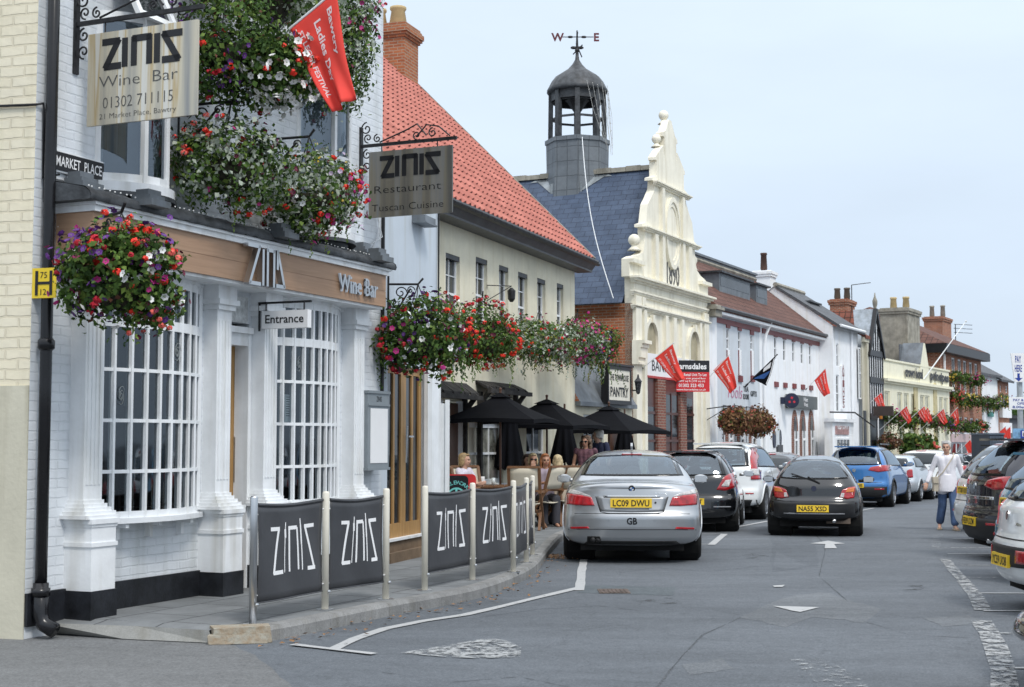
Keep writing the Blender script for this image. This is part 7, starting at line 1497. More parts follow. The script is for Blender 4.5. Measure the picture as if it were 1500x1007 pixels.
    if near:
        b=MB()
        for y,wd in sp.get('seats',((1.5,1),(2.55,0))):
            for x in ((-.38,.38) if not wd else (-.42,0,.42)):
                bw=.25 if not wd else .21; zb=sp.get('seatz',.42); ht=sp.get('seath',.62)
                b.box(x-bw,x+bw,y,y+.5,zb-.15,zb+.1); b.box(x-bw*.92,x+bw*.92,y-.2,y-.04,zb,zb+ht-.02); b.ball((x,y-.12,zb+ht-.03),(bw*.92,.08,.05),seg=14,rings=8); b.ball((x,y-.17,zb+ht+.05),(.13,.06,.10),seg=12,rings=8)
        b.box(-hw*.8,hw*.8,L-2.05,L-1.2,.5,sp.get('dash',.88)); part(b,'seats_and_dash' if False else 'interior',SEATM,t)
        b=MB(); c=(.38,L-2.12,sp.get('dash',.88)+.0); b.lathe([(.18,-.012),(.195,0),(.18,.012),(.165,0)],c,16,axis='y',cap=False); part(b,'steering_wheel',PLAS,t,True); b=MB(); b.ball((0,L-1.95,H-.16),(.12,.02,.035)); part(b,'inner_mirror',PLAS,t)
    # mirrors
    my,mz=sp['mirror']; 
    for sg in (-1,1):
        b=MB(); b.ball((sg*(hw+.10),my,mz),(.108,.085,.066),seg=12,rings=8); b.bar((sg*(hw-.08),my+.03,mz-.03),(sg*(hw+.06),my+.02,mz-.02),.06,.05); mo=part(b,'door_mirror',sp.get('mcol',P),t,True)
        b=MB(); b.box(sg*(hw+.10)-.085,sg*(hw+.10)+.085,my-.088,my-.07,mz-.046,mz+.046); part(b,'mirror_glass',CHR if near else OPQ,mo)
    for d in sp.get('det',[]):
        nm,k=d[0],d[1]
        if k=='patch': patch(nm,d[2],d[3],d[4],d[5],mir=d[6] if len(d)>6 else True,off=d[7] if len(d)>7 else .010,nu=12,nv=6,dep=.03)
        elif k=='plate':
            x,z,w,h,txt=d[2:7]; p,q=hit('rear',x,z); sq=len(d)>7; b=MB(); tl=R(d[8] if len(d)>8 else 4); M=lambda a,c_,e=0:(x+a,p.y-.022-e+c_*math.tan(tl),z+c_)
            b.boxm(lambda a,e,c_:M(a,c_,-e),-w/2,w/2,.0,.03,-h/2,h/2); o=part(b,nm,YPL,t); b=MB()
            if '\n' in txt:
                a,c_=txt.split('\n'); put_text(b,a,h*.34,lambda x_,y_:M(x_,y_,.002),0,.02*h+.01,w*.62,.02); put_text(b,c_,h*.34,lambda x_,y_:M(x_,y_,.002),0,-h*.42,w*.62,.02)
            else: put_text(b,txt,h*.70,lambda x_,y_:M(x_,y_,.002),0,-h*.35,w*.88,.02)
            part(b,'lettering',BLET,o)
        elif k=='text':
            x,z,w,h,txt,m=d[2:8]; b=MB(); V_,F_,w_=text2d(txt,h,.035); sx=w/w_; mb=MB(); VV=[]
            for a,c_ in V_: p,q=hit('rear',x+a*sx-w/2,z+c_-h/2); VV.append(p+q*.004)
            mb.add(VV,F_); part(mb,nm,m,t,uv=False)
        elif k=='disc':
            x,z,r,m=d[2:6]; dr=d[6] if len(d)>6 else 'rear'; p,q=hit(dr,x,z); up=Vector((0,0,1)); e1=q.cross(up).normalized(); e2=e1.cross(q); b=MB(); N=20
            b.add([p+q*.012+(e1*math.cos(2*math.pi*i/N)+e2*math.sin(2*math.pi*i/N))*r for i in range(N)]+[p-q*.01+(e1*math.cos(2*math.pi*i/N)+e2*math.sin(2*math.pi*i/N))*r for i in range(N)],[tuple(range(N))]+[(i,(i+1)%N,N+(i+1)%N,N+i) for i in range(N)]); o=part(b,nm,m,t,uv=False)
            if nm=='roundel':
                for col,qs in ((WLET,(0,2)),(mat('roundel_blue',(.02,.16,.5),.3),(1,3))):
                    b=MB()
                    for qd in qs: b.add([p+q*.014]+[p+q*.014+(e1*math.cos(math.pi/2*(qd+i/5))+e2*math.sin(math.pi/2*(qd+i/5)))*r*.62 for i in range(6)],[tuple(range(7))])
                    part(b,'quadrant',col,o,uv=False)
        elif k=='tube': b=MB(); b.tube(d[3],d[4],10); part(b,nm,d[2],t,True)
        elif k=='box':
            b=MB(); x0,x1,y0,y1,z0,z1=d[3]; b.box(*d[3]); o=part(b,nm,d[2],t)
        elif k=='bar': b=MB(); b.bar(d[3],d[4],d[5],d[6]); part(b,nm,d[2],t)
    return t
def place(t,x,y,h): t.location=(x,y,zg(y)+.004); t.rotation_euler=(-math.atan(SL) if y>S0 else 0,0,math.atan2(-h[0],h[1])); return t
# ---- silver saloon
bmw=dict(L=4.84,hw=.923,H=1.47,paint=SILVER,wheels=(.98,3.87),wr=.325,fall=.9,plan=.20,rake=[(.2,.10),(.33,.03),(.45,0),(.60,.0),(.66,.035),(.75,.06),(.95,.10),(1.02,.075),(1.1,.1),(1.5,.1)],
 st=[(0,.23,.52,.84,.88,.79,1.02,.68),(.06,.22,.52,.885,.91,.84,1.035,.74),(.4,.20,.53,.918,.94,.88,1.045,.80),(.88,.20,.55,.923,.95,.885,1.05,.80),(1.02,.20,.55,.923,.96,.885,1.09,.78),(1.45,.20,.55,.923,.98,.885,1.31,.71),(1.85,.2,.55,.92,.97,.88,1.44,.645),(2.3,.2,.55,.92,.96,.875,1.472,.635),(2.8,.2,.55,.92,.95,.87,1.455,.625),(3.3,.2,.55,.92,.93,.86,1.27,.63),(3.75,.2,.55,.92,.90,.85,1.02,.68),(4.3,.2,.5,.91,.84,.83,.94,.66),(4.68,.22,.48,.86,.72,.78,.82,.6),(4.82,.25,.45,.75,.6,.68,.68,.5)],
 win=[('rear',[(-.70,1.105),(-.3,1.10),(.3,1.10),(.70,1.105)],[(-.595,1.365),(0,1.395),(.595,1.365)]),('front',[(-.7,1.04),(0,1.07),(.7,1.04)],[(-.56,1.37),(0,1.40),(.56,1.37)]),('side',[(1.45,1.02),(3.25,.98)],[(1.75,1.36),(2.7,1.37)])],
 mirror=(3.25,1.03),mcol=SILVER,seats=((1.55,1),(2.6,0)),seatz=.45,seath=.64,
 det=[('tail_light','patch','rear',[(.475,.735),(.62,.733),(.83,.745)],[(.515,.84),(.64,.865),(.845,.885)],LRED,True,.012),('lamp_upper','patch','rear',[(.52,.845),(.65,.870),(.845,.89)],[(.545,.865),(.66,.905),(.82,.945)],LCLR,True,.011),
  ('plate_recess','patch','rear',[(-.40,.665),(0,.655),(.40,.665)],[(-.46,.852),(0,.852),(.46,.852)],paint('shaded_recess_silver',(.34,.35,.36),.6,.35),False,.004),('boot_handle','patch','rear',[(-.36,.848),(.36,.848)],[(-.36,.862),(.36,.862)],CHR,False,.016),  # recess lies flush; its shade is put into a darker silver
  ('boot_seam','patch','rear',[(-.46,.85),(-.40,.66),(-.33,.643),(.33,.643),(.40,.66),(.46,.85)],[(-.468,.852),(-.406,.652),(-.33,.635),(.33,.635),(.406,.652),(.468,.852)],PLAS,False,.0065),
  ('number_plate','plate',-.01,.772,.53,.115,'LC09 DWU'),('plate_lip','patch','rear',[(-.22,.692),(.22,.692)],[(-.22,.702),(.22,.702)],PLAS,False,.010),
  ('roundel','disc',0,.955,.042,BLACKG),('country_sticker','text',0,.545,.135,.085,'GB',BLET),('model_script','text',.37,.895,.16,.018,'520d',CHR),('lock_cap','disc',.30,.775,.013,PLAS),
  ('bumper_seam','patch','rear',[(-.88,.628),(-.4,.632),(.4,.632),(.88,.628)],[(-.88,.634),(-.4,.638),(.4,.638),(.88,.634)],PLAS,False,.004),('bumper_crease','patch','rear',[(-.82,.425),(-.55,.435),(.55,.435),(.82,.425)],[(-.82,.432),(-.55,.442),(.55,.442),(.82,.432)],PLAS,False,.004),
  ('reflector','patch','rear',[(.545,.448),(.79,.435)],[(.56,.472),(.79,.462)],LRED,True,.008),('diffuser_shade','patch','rear',[(-.62,.245),(.62,.245)],[(-.56,.29),(.56,.29)],PLAS,False,.006),('exhaust_cutout','patch','rear',[(-.58,.255),(-.39,.255)],[(-.57,.345),(-.41,.345)],UNDER,False,.008),
  ('exhaust','tube',PLAS,[(-.50,.03,.30),(-.50,.4,.30)],.034),('exhaust','tube',PLAS,[(-.43,.03,.30),(-.43,.4,.30)],.034),('sensor','disc',.29,.56,.012,SILVER),('sensor','disc',-.29,.56,.012,SILVER),('roof_aerial','bar',SILVER,(0,2.0,1.475),(0,1.86,1.53),.03,.05),('brake_light','patch','rear',[(-.14,1.385),(.14,1.385)],[(-.14,1.395),(.14,1.395)],LRED,False,.01),('door_seam','patch','side',[(2.08,.35),(2.085,.98)],[(2.09,.35),(2.095,.98)],PLAS,True,.003),('door_handle','patch','side',[(1.7,.86),(1.95,.86)],[(1.7,.89),(1.95,.89)],SILVER,True,.03)])
place(car('silver four door saloon with a GB sticker seen squarely from behind','silver_saloon',bmw),1.53,18.25,(.085,1))
def hatch(L,hw,H,belt=.92,wt=.66,bon=.95,ws=1.15,Hr=None,zb=.22,zm=.6):
    Hr=Hr or H-.05; w=hw
    return [(0,zb+.04,zm,w*.93,belt,w*.86,Hr-.02,w*(wt-.06)),(.07,zb+.02,zm,w*.97,belt,w*.90,Hr,w*(wt-.02)),(.4,zb,zm,w*.995,belt,w*.93,Hr+.02,w*wt),(.9,zb,zm,w,belt,w*.94,H-.01,w*wt),(1.5,zb,zm,w,belt-.01,w*.94,H,w*wt),(L-2.15,zb,zm,w,belt-.02,w*.94,H-.01,w*wt),(L-1.75,zb,zm,w,belt-.03,w*.94,H-.13,w*(wt+.03)),(L-1.35,zb,zm,w,belt-.04,w*.93,bon+.16,w*(wt+.08)),(L-ws,zb,zm,w,belt-.06,w*.92,bon+.04,w*(wt+.11)),(L-.7,zb,zm,w*.99,bon-.1,w*.91,bon-.02,w*.72),(L-.2,zb+.02,zm-.05,w*.94,bon-.2,w*.86,bon-.12,w*.66),(L-.02,zb+.06,zm-.08,w*.80,bon-.34,w*.74,bon-.28,w*.55)]
def sidewin(L,belt,H,y0=.55,y1=None,rt=.12): y1=y1 or L-1.62; return ('side',[(y0-.12,belt+.045),((y0+y1)/2,belt+.03),(y1+.42,belt+.0)],[(y0+.16,H-rt-.02),((y0+y1)/2,H-rt+.02),(y1-.12,H-rt)])
# ---- little black round hatch
ka=dict(L=3.62,hw=.815,H=1.385,paint=BLKP,wheels=(.62,3.07),wr=.285,fall=1.3,plan=.26,rake=[(.2,.05),(.4,0),(.6,.02),(.66,.07),(.85,.10),(1.0,.20),(1.2,.40),(1.4,.70)],arch=PLAS,
 st=hatch(3.62,.815,1.385,.84,.60,.86,1.0,1.30,.24,.52),
 win=[('rear',[(-.63,.985),(-.3,.965),(.3,.965),(.63,.985)],[(-.43,1.255),(-.2,1.305),(.2,1.305),(.43,1.255)]),sidewin(3.62,.86,1.38,.75,2.05,.14),('front',[(-.6,.98),(.6,.98)],[(-.45,1.26),(.45,1.26)])],
 mirror=(2.55,.93),mcol=PLAS,seats=((.95,1),(1.75,0)),seatz=.40,seath=.56,dash=.82,
 det=[('bumper','patch','rear',[(-.80,.30),(0,.27),(.80,.30)],[(-.80,.60),(-.4,.585),(0,.60),(.4,.585),(.80,.60)],mat('dark_bumper',(.017,.018,.02),.32,var=.1),False,.014),('bumper_trim','patch','rear',[(-.50,.385),(.50,.385)],[(-.50,.400),(.50,.400)],mat('grey_trim',(.25,.26,.28),.4),False,.022),
  ('tail_light','patch','rear',[(.42,.665),(.55,.635),(.66,.655)],[(.47,.79),(.58,.835),(.69,.845)],LRED,True,.012),('indicator','patch','rear',[(.52,.745),(.66,.755)],[(.55,.81),(.66,.83)],LORG,True,.016),('reverse_lamp','patch','rear',[(.43,.67),(.49,.655)],[(.455,.74),(.50,.735)],LCLR,True,.016),
  ('number_plate','plate',-.02,.475,.53,.115,'NA55 XSD'),('oval_badge','disc',.0,.81,.045,NAVY),('script','text',.42,.87,.09,.025,'Ka',CHR),('wiper','bar',PLAS,(.03,.12,.93),(-.38,.22,1.06),.02,.02),('wiper_arm','bar',PLAS,(.10,.10,.90),(-.10,.15,1.01),.03,.02),('exhaust','tube',CHR,[(.33,.0,.27),(.33,.3,.27)],.035),('silencer','box',mat('rusty_steel',(.13,.10,.08),.8),(.2,.6,.12,.45,.22,.31)),('tow_cap','disc',.55,.36,.02,PLAS),('roof_aerial','tube',PLAS,[(0,2.3,1.38),(0,2.15,1.62)],.006)])
place(car('small rounded black hatchback driving away in the middle of the road','small_black_hatchback',ka),5.12,24.25,(.245,1))
# ---- black hatch parked ahead of the saloon
co=dict(L=4.0,hw=.855,H=1.49,paint=BLKP,wheels=(.72,3.23),wr=.305,fall=1.1,plan=.22,rake=[(.2,.06),(.4,0),(.6,.01),(.66,.05),(.95,.09),(1.1,.17),(1.3,.30),(1.5,.42)],
 st=hatch(4.0,.855,1.49,.93,.655,.94,1.1,1.43),
 win=[('rear',[(-.64,1.02),(0,1.0),(.64,1.02)],[(-.52,1.37),(0,1.39),(.52,1.37)]),sidewin(4.0,.95,1.49),('front',[(-.65,1.05),(.65,1.05)],[(-.52,1.38),(.52,1.38)])],
 mirror=(2.85,1.02),mcol=CHR,
 det=[('tail_light','patch','rear',[(.47,.76),(.62,.74),(.79,.80)],[(.60,.98),(.70,1.05),(.77,1.06)],LRED,True,.014),('lamp_centre','patch','rear',[(.55,.82),(.68,.81)],[(.63,.93),(.72,.94)],LCLR,True,.02),('number_plate','plate',.0,.55,.52,.115,'FY57 UKT'),('bumper_seam','patch','rear',[(-.80,.66),(.8,.66)],[(-.8,.672),(.8,.672)],PLAS,False,.003),('bumper_strip','patch','rear',[(.42,.45),(.72,.45)],[(.42,.468),(.72,.468)],mat('grey_strip',(.3,.31,.33),.35),True,.01),('brake_light','patch','rear',[(-.17,1.415),(.17,1.415)],[(-.17,1.437),(.17,1.437)],LRED,False,.014),('badge','disc',0,.90,.045,CHR),('roof_aerial','tube',PLAS,[(0,.95,1.48),(0,.80,1.80)],.007),('spoiler','box',BLKP,(-.5,.5,.36,.6,1.425,1.45)),('wiper','bar',PLAS,(.0,.16,1.0),(-.36,.22,1.08),.02,.02)])
place(car('black hatchback parked just beyond the silver saloon, only its right half showing','black_hatchback',co),3.18,25.6,(.20,1))
# ---- white tall estate
cr_=dict(L=4.53,hw=.91,H=1.68,paint=WHP,wheels=(.92,3.54),wr=.345,fall=1.2,plan=.20,rake=[(.2,.07),(.45,0),(.62,.01),(.7,.05),(1.05,.08),(1.2,.16),(1.5,.34),(1.7,.48)],arch=WHP,
 st=hatch(4.53,.91,1.68,1.06,.70,1.05,1.1,1.61,.26,.68),
 win=[('rear',[(-.66,1.14),(0,1.12),(.66,1.14)],[(-.58,1.52),(0,1.54),(.58,1.52)]),sidewin(4.53,1.08,1.68,.55,2.9),('front',[(-.68,1.2),(.68,1.2)],[(-.58,1.55),(.58,1.55)])],
 mirror=(3.05,1.15),mcol=WHP,
 det=[('tail_light','patch','rear',[(.72,.93),(.84,.93)],[(.615,1.56),(.675,1.56)],LRED,True,.016),('lamp_lower','patch','rear',[(.70,.86),(.86,.86)],[(.70,1.05),(.83,1.05)],LRED,True,.02),('reverse_lamp','patch','rear',[(.70,.95),(.84,.95)],[(.69,1.08),(.81,1.08)],LCLR,True,.026),('number_plate','plate',0,.80,.52,.115,'YN58 ZKD'),('reflector','patch','rear',[(.60,.56),(.76,.56)],[(.60,.585),(.76,.585)],LRED,True,.01),('lower_bumper','patch','rear',[(-.80,.28),(.80,.28)],[(-.82,.44),(.82,.44)],PLAS,False,.01),('spoiler','box',WHP,(-.6,.6,.40,.7,1.60,1.635)),('door_handle','patch','side',[(1.5,1.0),(1.7,1.0)],[(1.5,1.03),(1.7,1.03)],WHP,True,.03),('door_seam','patch','side',[(1.9,.4),(1.905,1.08)],[(1.91,.4),(1.915,1.08)],PLAS,True,.003)])
place(car('white tall estate car with upright red lamps, parked between the two black hatchbacks','white_estate_car',cr_),4.34,30.3,(.36,1))
def simple(kind,label,name,pt,x,y,h,extra=(),near=False,group=None,**kw):
    L,hw,H,belt,wt,bon=dict(suv=(4.4,.915,1.64,1.03,.69,1.03),small=(3.7,.84,1.41,.93,.70,.92),hatch=(4.1,.87,1.46,.93,.66,.93),estate=(4.6,.89,1.48,.95,.66,.95),mini=(3.72,.84,1.41,.95,.74,.93),count=(4.1,.895,1.56,1.0,.74,1.0))[kind]
    up=kw.pop('up',.85); rk=kw.pop('rk',None) or [(.2,.06),(.45,0),(.62,.01),(.7,.05),(belt,.08),(belt+.2,.08+.2*up*.6),(H,.10+(H-belt)*up)]
    wr=.34 if kind=='suv' else .31
    lamp={'suv':('tail_light','patch','rear',[(.36,.98),(.6,.93),(.86,.96)],[(.42,1.05),(.65,1.10),(.84,1.12)],LRED,True,.014),'mini':('tail_light','patch','rear',[(.52,.72),(.62,.70),(.70,.72)],[(.54,.92),(.62,.96),(.68,.94)],LRED,True,.016),'count':('tail_light','patch','rear',[(.58,.80),(.70,.78),(.78,.80)],[(.60,1.04),(.68,1.08),(.74,1.06)],LRED,True,.016)}.get(kind,('tail_light','patch','rear',[(.50,.76),(.65,.74),(.82,.78)],[(.56,.95),(.68,1.0),(.80,.99)],LRED,True,.014))
    s=dict(L=L,hw=hw,H=H,paint=pt,wheels=(.78 if kind!='suv' else .88,L-.82),wr=wr,fall=1.15,plan=.22,rake=rk,near=near,arch=PLAS if kind in('suv','count') else pt,group=group,
     st=hatch(L,hw,H,belt,wt,bon),win=[('rear',[(-hw*.76,belt+.09),(0,belt+.07),(hw*.76,belt+.09)],[(-hw*.60,H-.14),(0,H-.12),(hw*.60,H-.14)]),sidewin(L,belt+.02,H),('front',[(-hw*.75,belt+.12),(hw*.75,belt+.12)],[(-hw*.6,H-.12),(hw*.6,H-.12)])],mirror=(L-1.35,belt+.10),mcol=kw.get('mcol',pt),
     det=[lamp,('number_plate','plate',0,kw.get('plz',.58),.52,.115,kw.get('plate','YS10 FHB')),('bumper_seam','patch','rear',[(-hw*.9,.655),(hw*.9,.655)],[(-hw*.9,.667),(hw*.9,.667)],PLAS,False,.003),('brake_light','patch','rear',[(-.16,H-.075),(.16,H-.075)],[(-.16,H-.055),(.16,H-.055)],LRED,False,.014),('badge','disc',0,belt-.06,.045,CHR)]+list(extra))
    if kind=='suv': s['det'].append(('lower_bumper','patch','rear',[(-hw*.88,.27),(hw*.88,.27)],[(-hw*.9,.55),(hw*.9,.55)],PLAS,False,.012)); s['det']+=[('roof_rail','bar',CHR,(sx*hw*.62,.9,H+.03),(sx*hw*.62,L-2.2,H+.03),.04,.04) for sx in (-1,1)]
    return place(car(label,name,s),x,y,h)
refl=('reflector','patch','rear',[(.52,.47),(.76,.47)],[(.52,.50),(.76,.50)],LRED,True,.016)
bh=('silver_band','patch','rear',[(-.6,.80),(.6,.80)],[(-.6,.84),(.6,.84)],CHR,False,.01)
spo=lambda H,m: ('spoiler','box',m,(-.55,.55,.28,.62,H-.06,H-.03))
simple('hatch','dark saloon just showing its roof left of the small rounded black hatchback','dark_hatchback',DKP,6.2,35.0,(.42,1))
simple('suv','bright blue tall estate with wide red lamps parked past the small black hatchback','blue_estate_car',BLUP,9.0,37.6,(.44,1),(refl,spo(1.64,BLUP)),near=True)
simple('mini','pale silver three door hatchback parked past the blue estate','silver_three_door',PALES,11.1,42.2,(.50,1),(bh,),up=.45)
simple('count','white tall hatchback with a big upright red lamp, past the silver three door','white_tall_hatchback',WHP,13.0,45.6,(.52,1),(refl,),up=.5)
simple('hatch','dark blue car with only its mirror and roof showing past the white tall hatchback','dark_blue_car',DKP,15.1,50.0,(.55,1)); simple('hatch','pale silver car half hidden behind the walking woman','silver_car_behind_woman',PALES,17.3,54.5,(.55,1))
simple('small','white car just right of the walking woman, far down the street','far_white_car',WHP,20.6,60.0,(.57,1)); simple('hatch','white hatchback at the far end of the parked row','farthest_white_car',WHP,24.5,68,(.58,1))
# ---- right hand bays, noses to the right
wh_p=('square_plate_recess','patch','rear',[(-.40,.40),(.40,.40)],[(-.40,.56),(.40,.56)],PLAS,False,.006)
exh2=('exhaust','tube',CHR,[(.45,.06,.26),(.45,.4,.26)],.034)
blkband=('black_bumper_band','patch','rear',[(-.84,.43),(0,.41),(.84,.43)],[(-.84,.60),(0,.60),(.84,.60)],PLAS,False,.012)
lowlamp=('bumper_lamp','patch','rear',[(.38,.455),(.70,.455)],[(.38,.57),(.68,.57)],LRED,True,.02)
simple('hatch','white hatchback with a black bumper band nearest the camera in the right hand bays','white_bay_hatchback',WHP,4.57,13.3,(1,-.06),(blkband,lowlamp,exh2,('wiper','bar',PLAS,(.0,.13,1.03),(-.30,.2,1.06),.05,.03),('script','text',.30,.80,.12,.03,'Mito',CHR)),near=True,plz=.46,plate='YC59 UOB',up=1.35)
simple('hatch','light blue hatchback squeezed between the white one and the dark tall estate','light_blue_hatchback',LBLUE,5.55,16.1,(1,-.03),(refl,spo(1.46,LBLUE)),near=True,plz=.86,plate='YS60 KLV')
simple('suv','dark navy tall estate with big red lamps in the bay beside the walking woman','navy_estate_car',DKP,6.2,19.3,(1,-.02),(bh,refl,exh2,spo(1.64,DKP)),near=True,plz=.50,plate='FE09 DZM')
simple('hatch','black car whose rear bumper alone pokes into the bottom right corner','corner_black_car',BLKP,3.24,9.0,(1,-.03),rk=[(.2,.04),(.30,0),(.40,.05),(.5,.22),(.8,.32),(1.0,.4),(1.46,.9)])
simple('hatch','white car beyond the navy estate, red lamp and yellow plate towards the road','white_bay_car',WHP,7.2,22.9,(1,.02),(refl,),plz=.82,plate='YT08 RKE'); simple('suv','silver tall car behind the white one in the right hand bays','silver_bay_car',PALES,8.3,26.0,(1,.05),(refl,)); simple('hatch','grey car further along the right hand bays','grey_bay_car',GRYP,9.6,29.2,(1,.08)); simple('suv','white tall car with a dark rear spoiler further along the right hand bays','tall_white_bay_car',WHP,10.6,32.4,(1,.1),(spo(1.64,PLAS),)); simple('hatch','red car far along the right hand bays','red_bay_car',REDP,12.4,36,(1,.15)); simple('small','white small car far along the right hand bays','small_white_bay_car',WHP,14.2,40,(1,.2))
# ================= hanging baskets and flags
TRL=[0,1,2,1]
MIXB=[('scarlet_bloom','head',P_RED),('purple_bloom','petunia',P_PUR),('white_bloom','petunia',P_WHT),('magenta_bloom','petunia',P_MAG),('crimson_bloom','head',P_CRIM),('pink_bloom','petunia',P_PNK),('lilac_bloom','petunia',P_LIL),('wine_bloom','petunia',P_WINE),('coral_bloom','head',P_COR),('yellow_bloom','small',P_YEL)]
BM={k:(k+'_bloom',a,m) for k,a,m in [(n.split('_')[0],a,m) for n,a,m in MIXB]}
def basket(label,c,r,rz_,nl,ls,leaves,bl,seed,extra=(),trails=14,tl=.4,bracket=None,grp='flower baskets on the street fronts',bowlr=None,tw=1.0,trm=TRL):
    t=thing('flower_basket',label,'flower basket',c,grp); blobs=[((c[0],c[1],c[2]),(r,r*.9,rz_))]+[((c[0]+e[0],c[1]+e[1],c[2]+e[2]),e[3]) for e in extra]
    plant(t,blobs,nl,ls,leaves,[(BM[k][0],BM[k][1],BM[k][2],n,s,cl) for k,n,s,cl in bl],seed,trails,tl,trm,tw)
    br=bowlr or r*.5; bowl(t,(c[0],c[1],c[2]-rz_*.15),br,br*.9,MOSS,c[2]+rz_*1.25)
    if bracket:   # (frame point at wall, height)
        a=Vector(bracket); top=Vector((c[0],c[1],c[2]+rz_*1.25)); a.z=top.z
        b=MB(); b.tube([a,top,top+(top-a).normalized()*.06+Vector((0,0,.07))],.014,6); e1=(top-a).normalized(); L_=(top-a).length
        b.tube([a-Vector((0,0,.55)),a+e1*L_*.35-Vector((0,0,.28)),a+e1*L_*.75-Vector((0,0,.05))],.011,6); b.tube([a+Vector((0,0,.1)),a-Vector((0,0,.6))],.014,6)
        scroll(b,a+e1*L_*.42-Vector((0,0,.10)),e1,(0,0,1),.075,1.3,.008); scroll(b,a+e1*L_*.18-Vector((0,0,.22)),e1,(0,0,1),.065,1.3,.008,sgn=-1); scroll(b,a+e1*L_*.75+Vector((0,0,-.07)),e1,(0,0,1),.05,1.2,.007)
        part(b,'bracket',IRON,t)
    return t
def fpt(Fm,px,py,n): u,z=Fm.uz(px,py,n); return Fm.pt(u,n,z)
c=fpt(W,176,404,.80); u=W.uz(176,404,.8)[0]
basket('big round basket of scarlet, purple and white flowers over the yellow hydrant plate',c,.46,.40,5200,.050,GREENS,[('scarlet',13,.075,1),('coral',7,.06,1),('purple',60,.052,3),('white',16,.06,3),('magenta',16,.05,2),('crimson',9,.07,1),('wine',22,.045,2)],11,[(-.30,-.08,-.02,(.18,.2,.30)),(.24,.1,-.16,(.22,.24,.24)),(.08,0,.17,(.34,.32,.2))],26,.26,W.pt(W.uz(104,310,0)[0],.0,4))
b_=BM
for (px,py,n,r,rz_,lab,lv,bl,sd,ex,tr) in [
 (338,232,.55,.50,.42,'silver leaved basket with scattered scarlet flowers left of the lower pair on the wine bar',SILV,[('scarlet',12,.07,1),('coral',6,.06,1),('magenta',8,.05,1),('wine',14,.045,2)],21,[(.2,.3,-.12,(.4,.3,.35)),(-.3,-.1,-.1,(.25,.25,.3))],24),
 (452,280,.55,.52,.44,'basket with white, magenta and scarlet flowers right of the lower pair on the wine bar',SILV,[('scarlet',14,.07,1),('white',34,.055,3),('magenta',26,.055,2),('crimson',8,.06,1),('lilac',10,.05,2),('yellow',10,.03,1),('pink',8,.05,2)],22,[(.15,.25,.0,(.35,.35,.35)),(-.1,-.05,-.28,(.35,.3,.22))],30),
 (335,62,.60,.50,.46,'dark green basket with purple and red flowers, top left behind the flag',GREENS,[('purple',44,.05,3),('crimson',12,.06,1),('scarlet',7,.075,1)],23,[(-.15,-.1,-.28,(.25,.25,.28)),(.2,.3,-.15,(.36,.3,.36))],12),
 (408,100,1.0,.33,.30,'cluster of white petunias beside the large red flag',GREENS,[('white',85,.068,2),('scarlet',5,.07,1)],24,[],6),
 (500,80,.50,.36,.55,'silvery basket with small pink flowers at the far edge of the wine bar wall',SILV,[('pink',44,.04,2),('magenta',22,.05,1),('crimson',10,.06,1),('white',16,.05,2),('wine',10,.05,1)],25,[(.05,.15,.5,(.32,.32,.36))],26),
 (392,-8,.55,.50,.30,'silver leaved basket at the top edge above the large red flag',SILV,[('crimson',6,.06,1),('magenta',8,.05,1)],26,[(.35,.45,.05,(.35,.4,.3)),(-.4,-.35,.1,(.35,.35,.3))],20)]:
    c=fpt(W,px,py,n); u=W.uz(px,py,n)[0]; basket(lab,c,r,rz_,4600,.048,lv,bl,sd,ex,tr,.34,W.pt(u-.05,0,4))
c=fpt(LK,612,487,.45); basket('dense basket of red, white and purple flowers over the oak double doors',c,.52,.45,4200,.055,GREENS,[('scarlet',14,.085,1),('white',20,.062,1),('magenta',8,.07,1),('purple',50,.055,4),('crimson',10,.08,1),('wine',14,.05,2)],31,[(.25,.2,-.1,(.35,.3,.4)),(-.15,0,-.15,(.35,.3,.3))],26,.35,W.pt(UR-.02,.1,4))
c=fpt(PB,707,492,1.0); basket('basket crowded with scarlet geraniums left of the pub windows',c,.60,.55,4200,.06,GREENS,[('scarlet',34,.095,1),('crimson',22,.09,1),('purple',26,.06,3),('wine',24,.06,2),('white',8,.06,1)],32,[(-.35,-.3,-.05,(.4,.4,.4)),(.3,.3,-.05,(.35,.35,.4))],30,.6,fpt(PB,700,470,0))
c=fpt(PB,790,500,.8); basket('silvery green basket with few flowers in the middle of the pub front',c,.58,.50,4000,.062,SILV+[(LF_Y,.12)],[('crimson',9,.07,1),('wine',34,.06,3),('white',8,.06,1),('scarlet',8,.07,1),('pink',10,.06,2)],33,[(.35,.7,-.02,(.5,.6,.42)),(-.3,-.6,.05,(.45,.5,.4))],34,.5,fpt(PB,790,480,0),trm=[0,3,1,4])
c=fpt(PB,846,502,.8); basket('basket with a bright magenta patch at the far end of the pub front',c,.55,.52,3600,.062,SILV,[('magenta',46,.065,6),('purple',26,.06,3),('pink',24,.07,4),('scarlet',8,.06,1)],34,[(.3,.5,-.05,(.45,.5,.42)),(-.2,-.5,0,(.4,.45,.42))],30,.55,fpt(PB,838,480,0),trm=[0,3,1,4])
c=fpt(PN,880,505,.7); basket('small mixed basket over the grey mansard of the pantry',c,.45,.42,2400,.06,GREENS+[(LF_Y,.2)],[('scarlet',6,.06,1),('magenta',10,.06,2),('coral',10,.05,1),('yellow',10,.04,1)],35,[],22,.8,None,trm=[0,4,1])
DRY=[(LF_B,.55),(LF_R,.3),(LF_D,.05),(LF_Y,.05)]
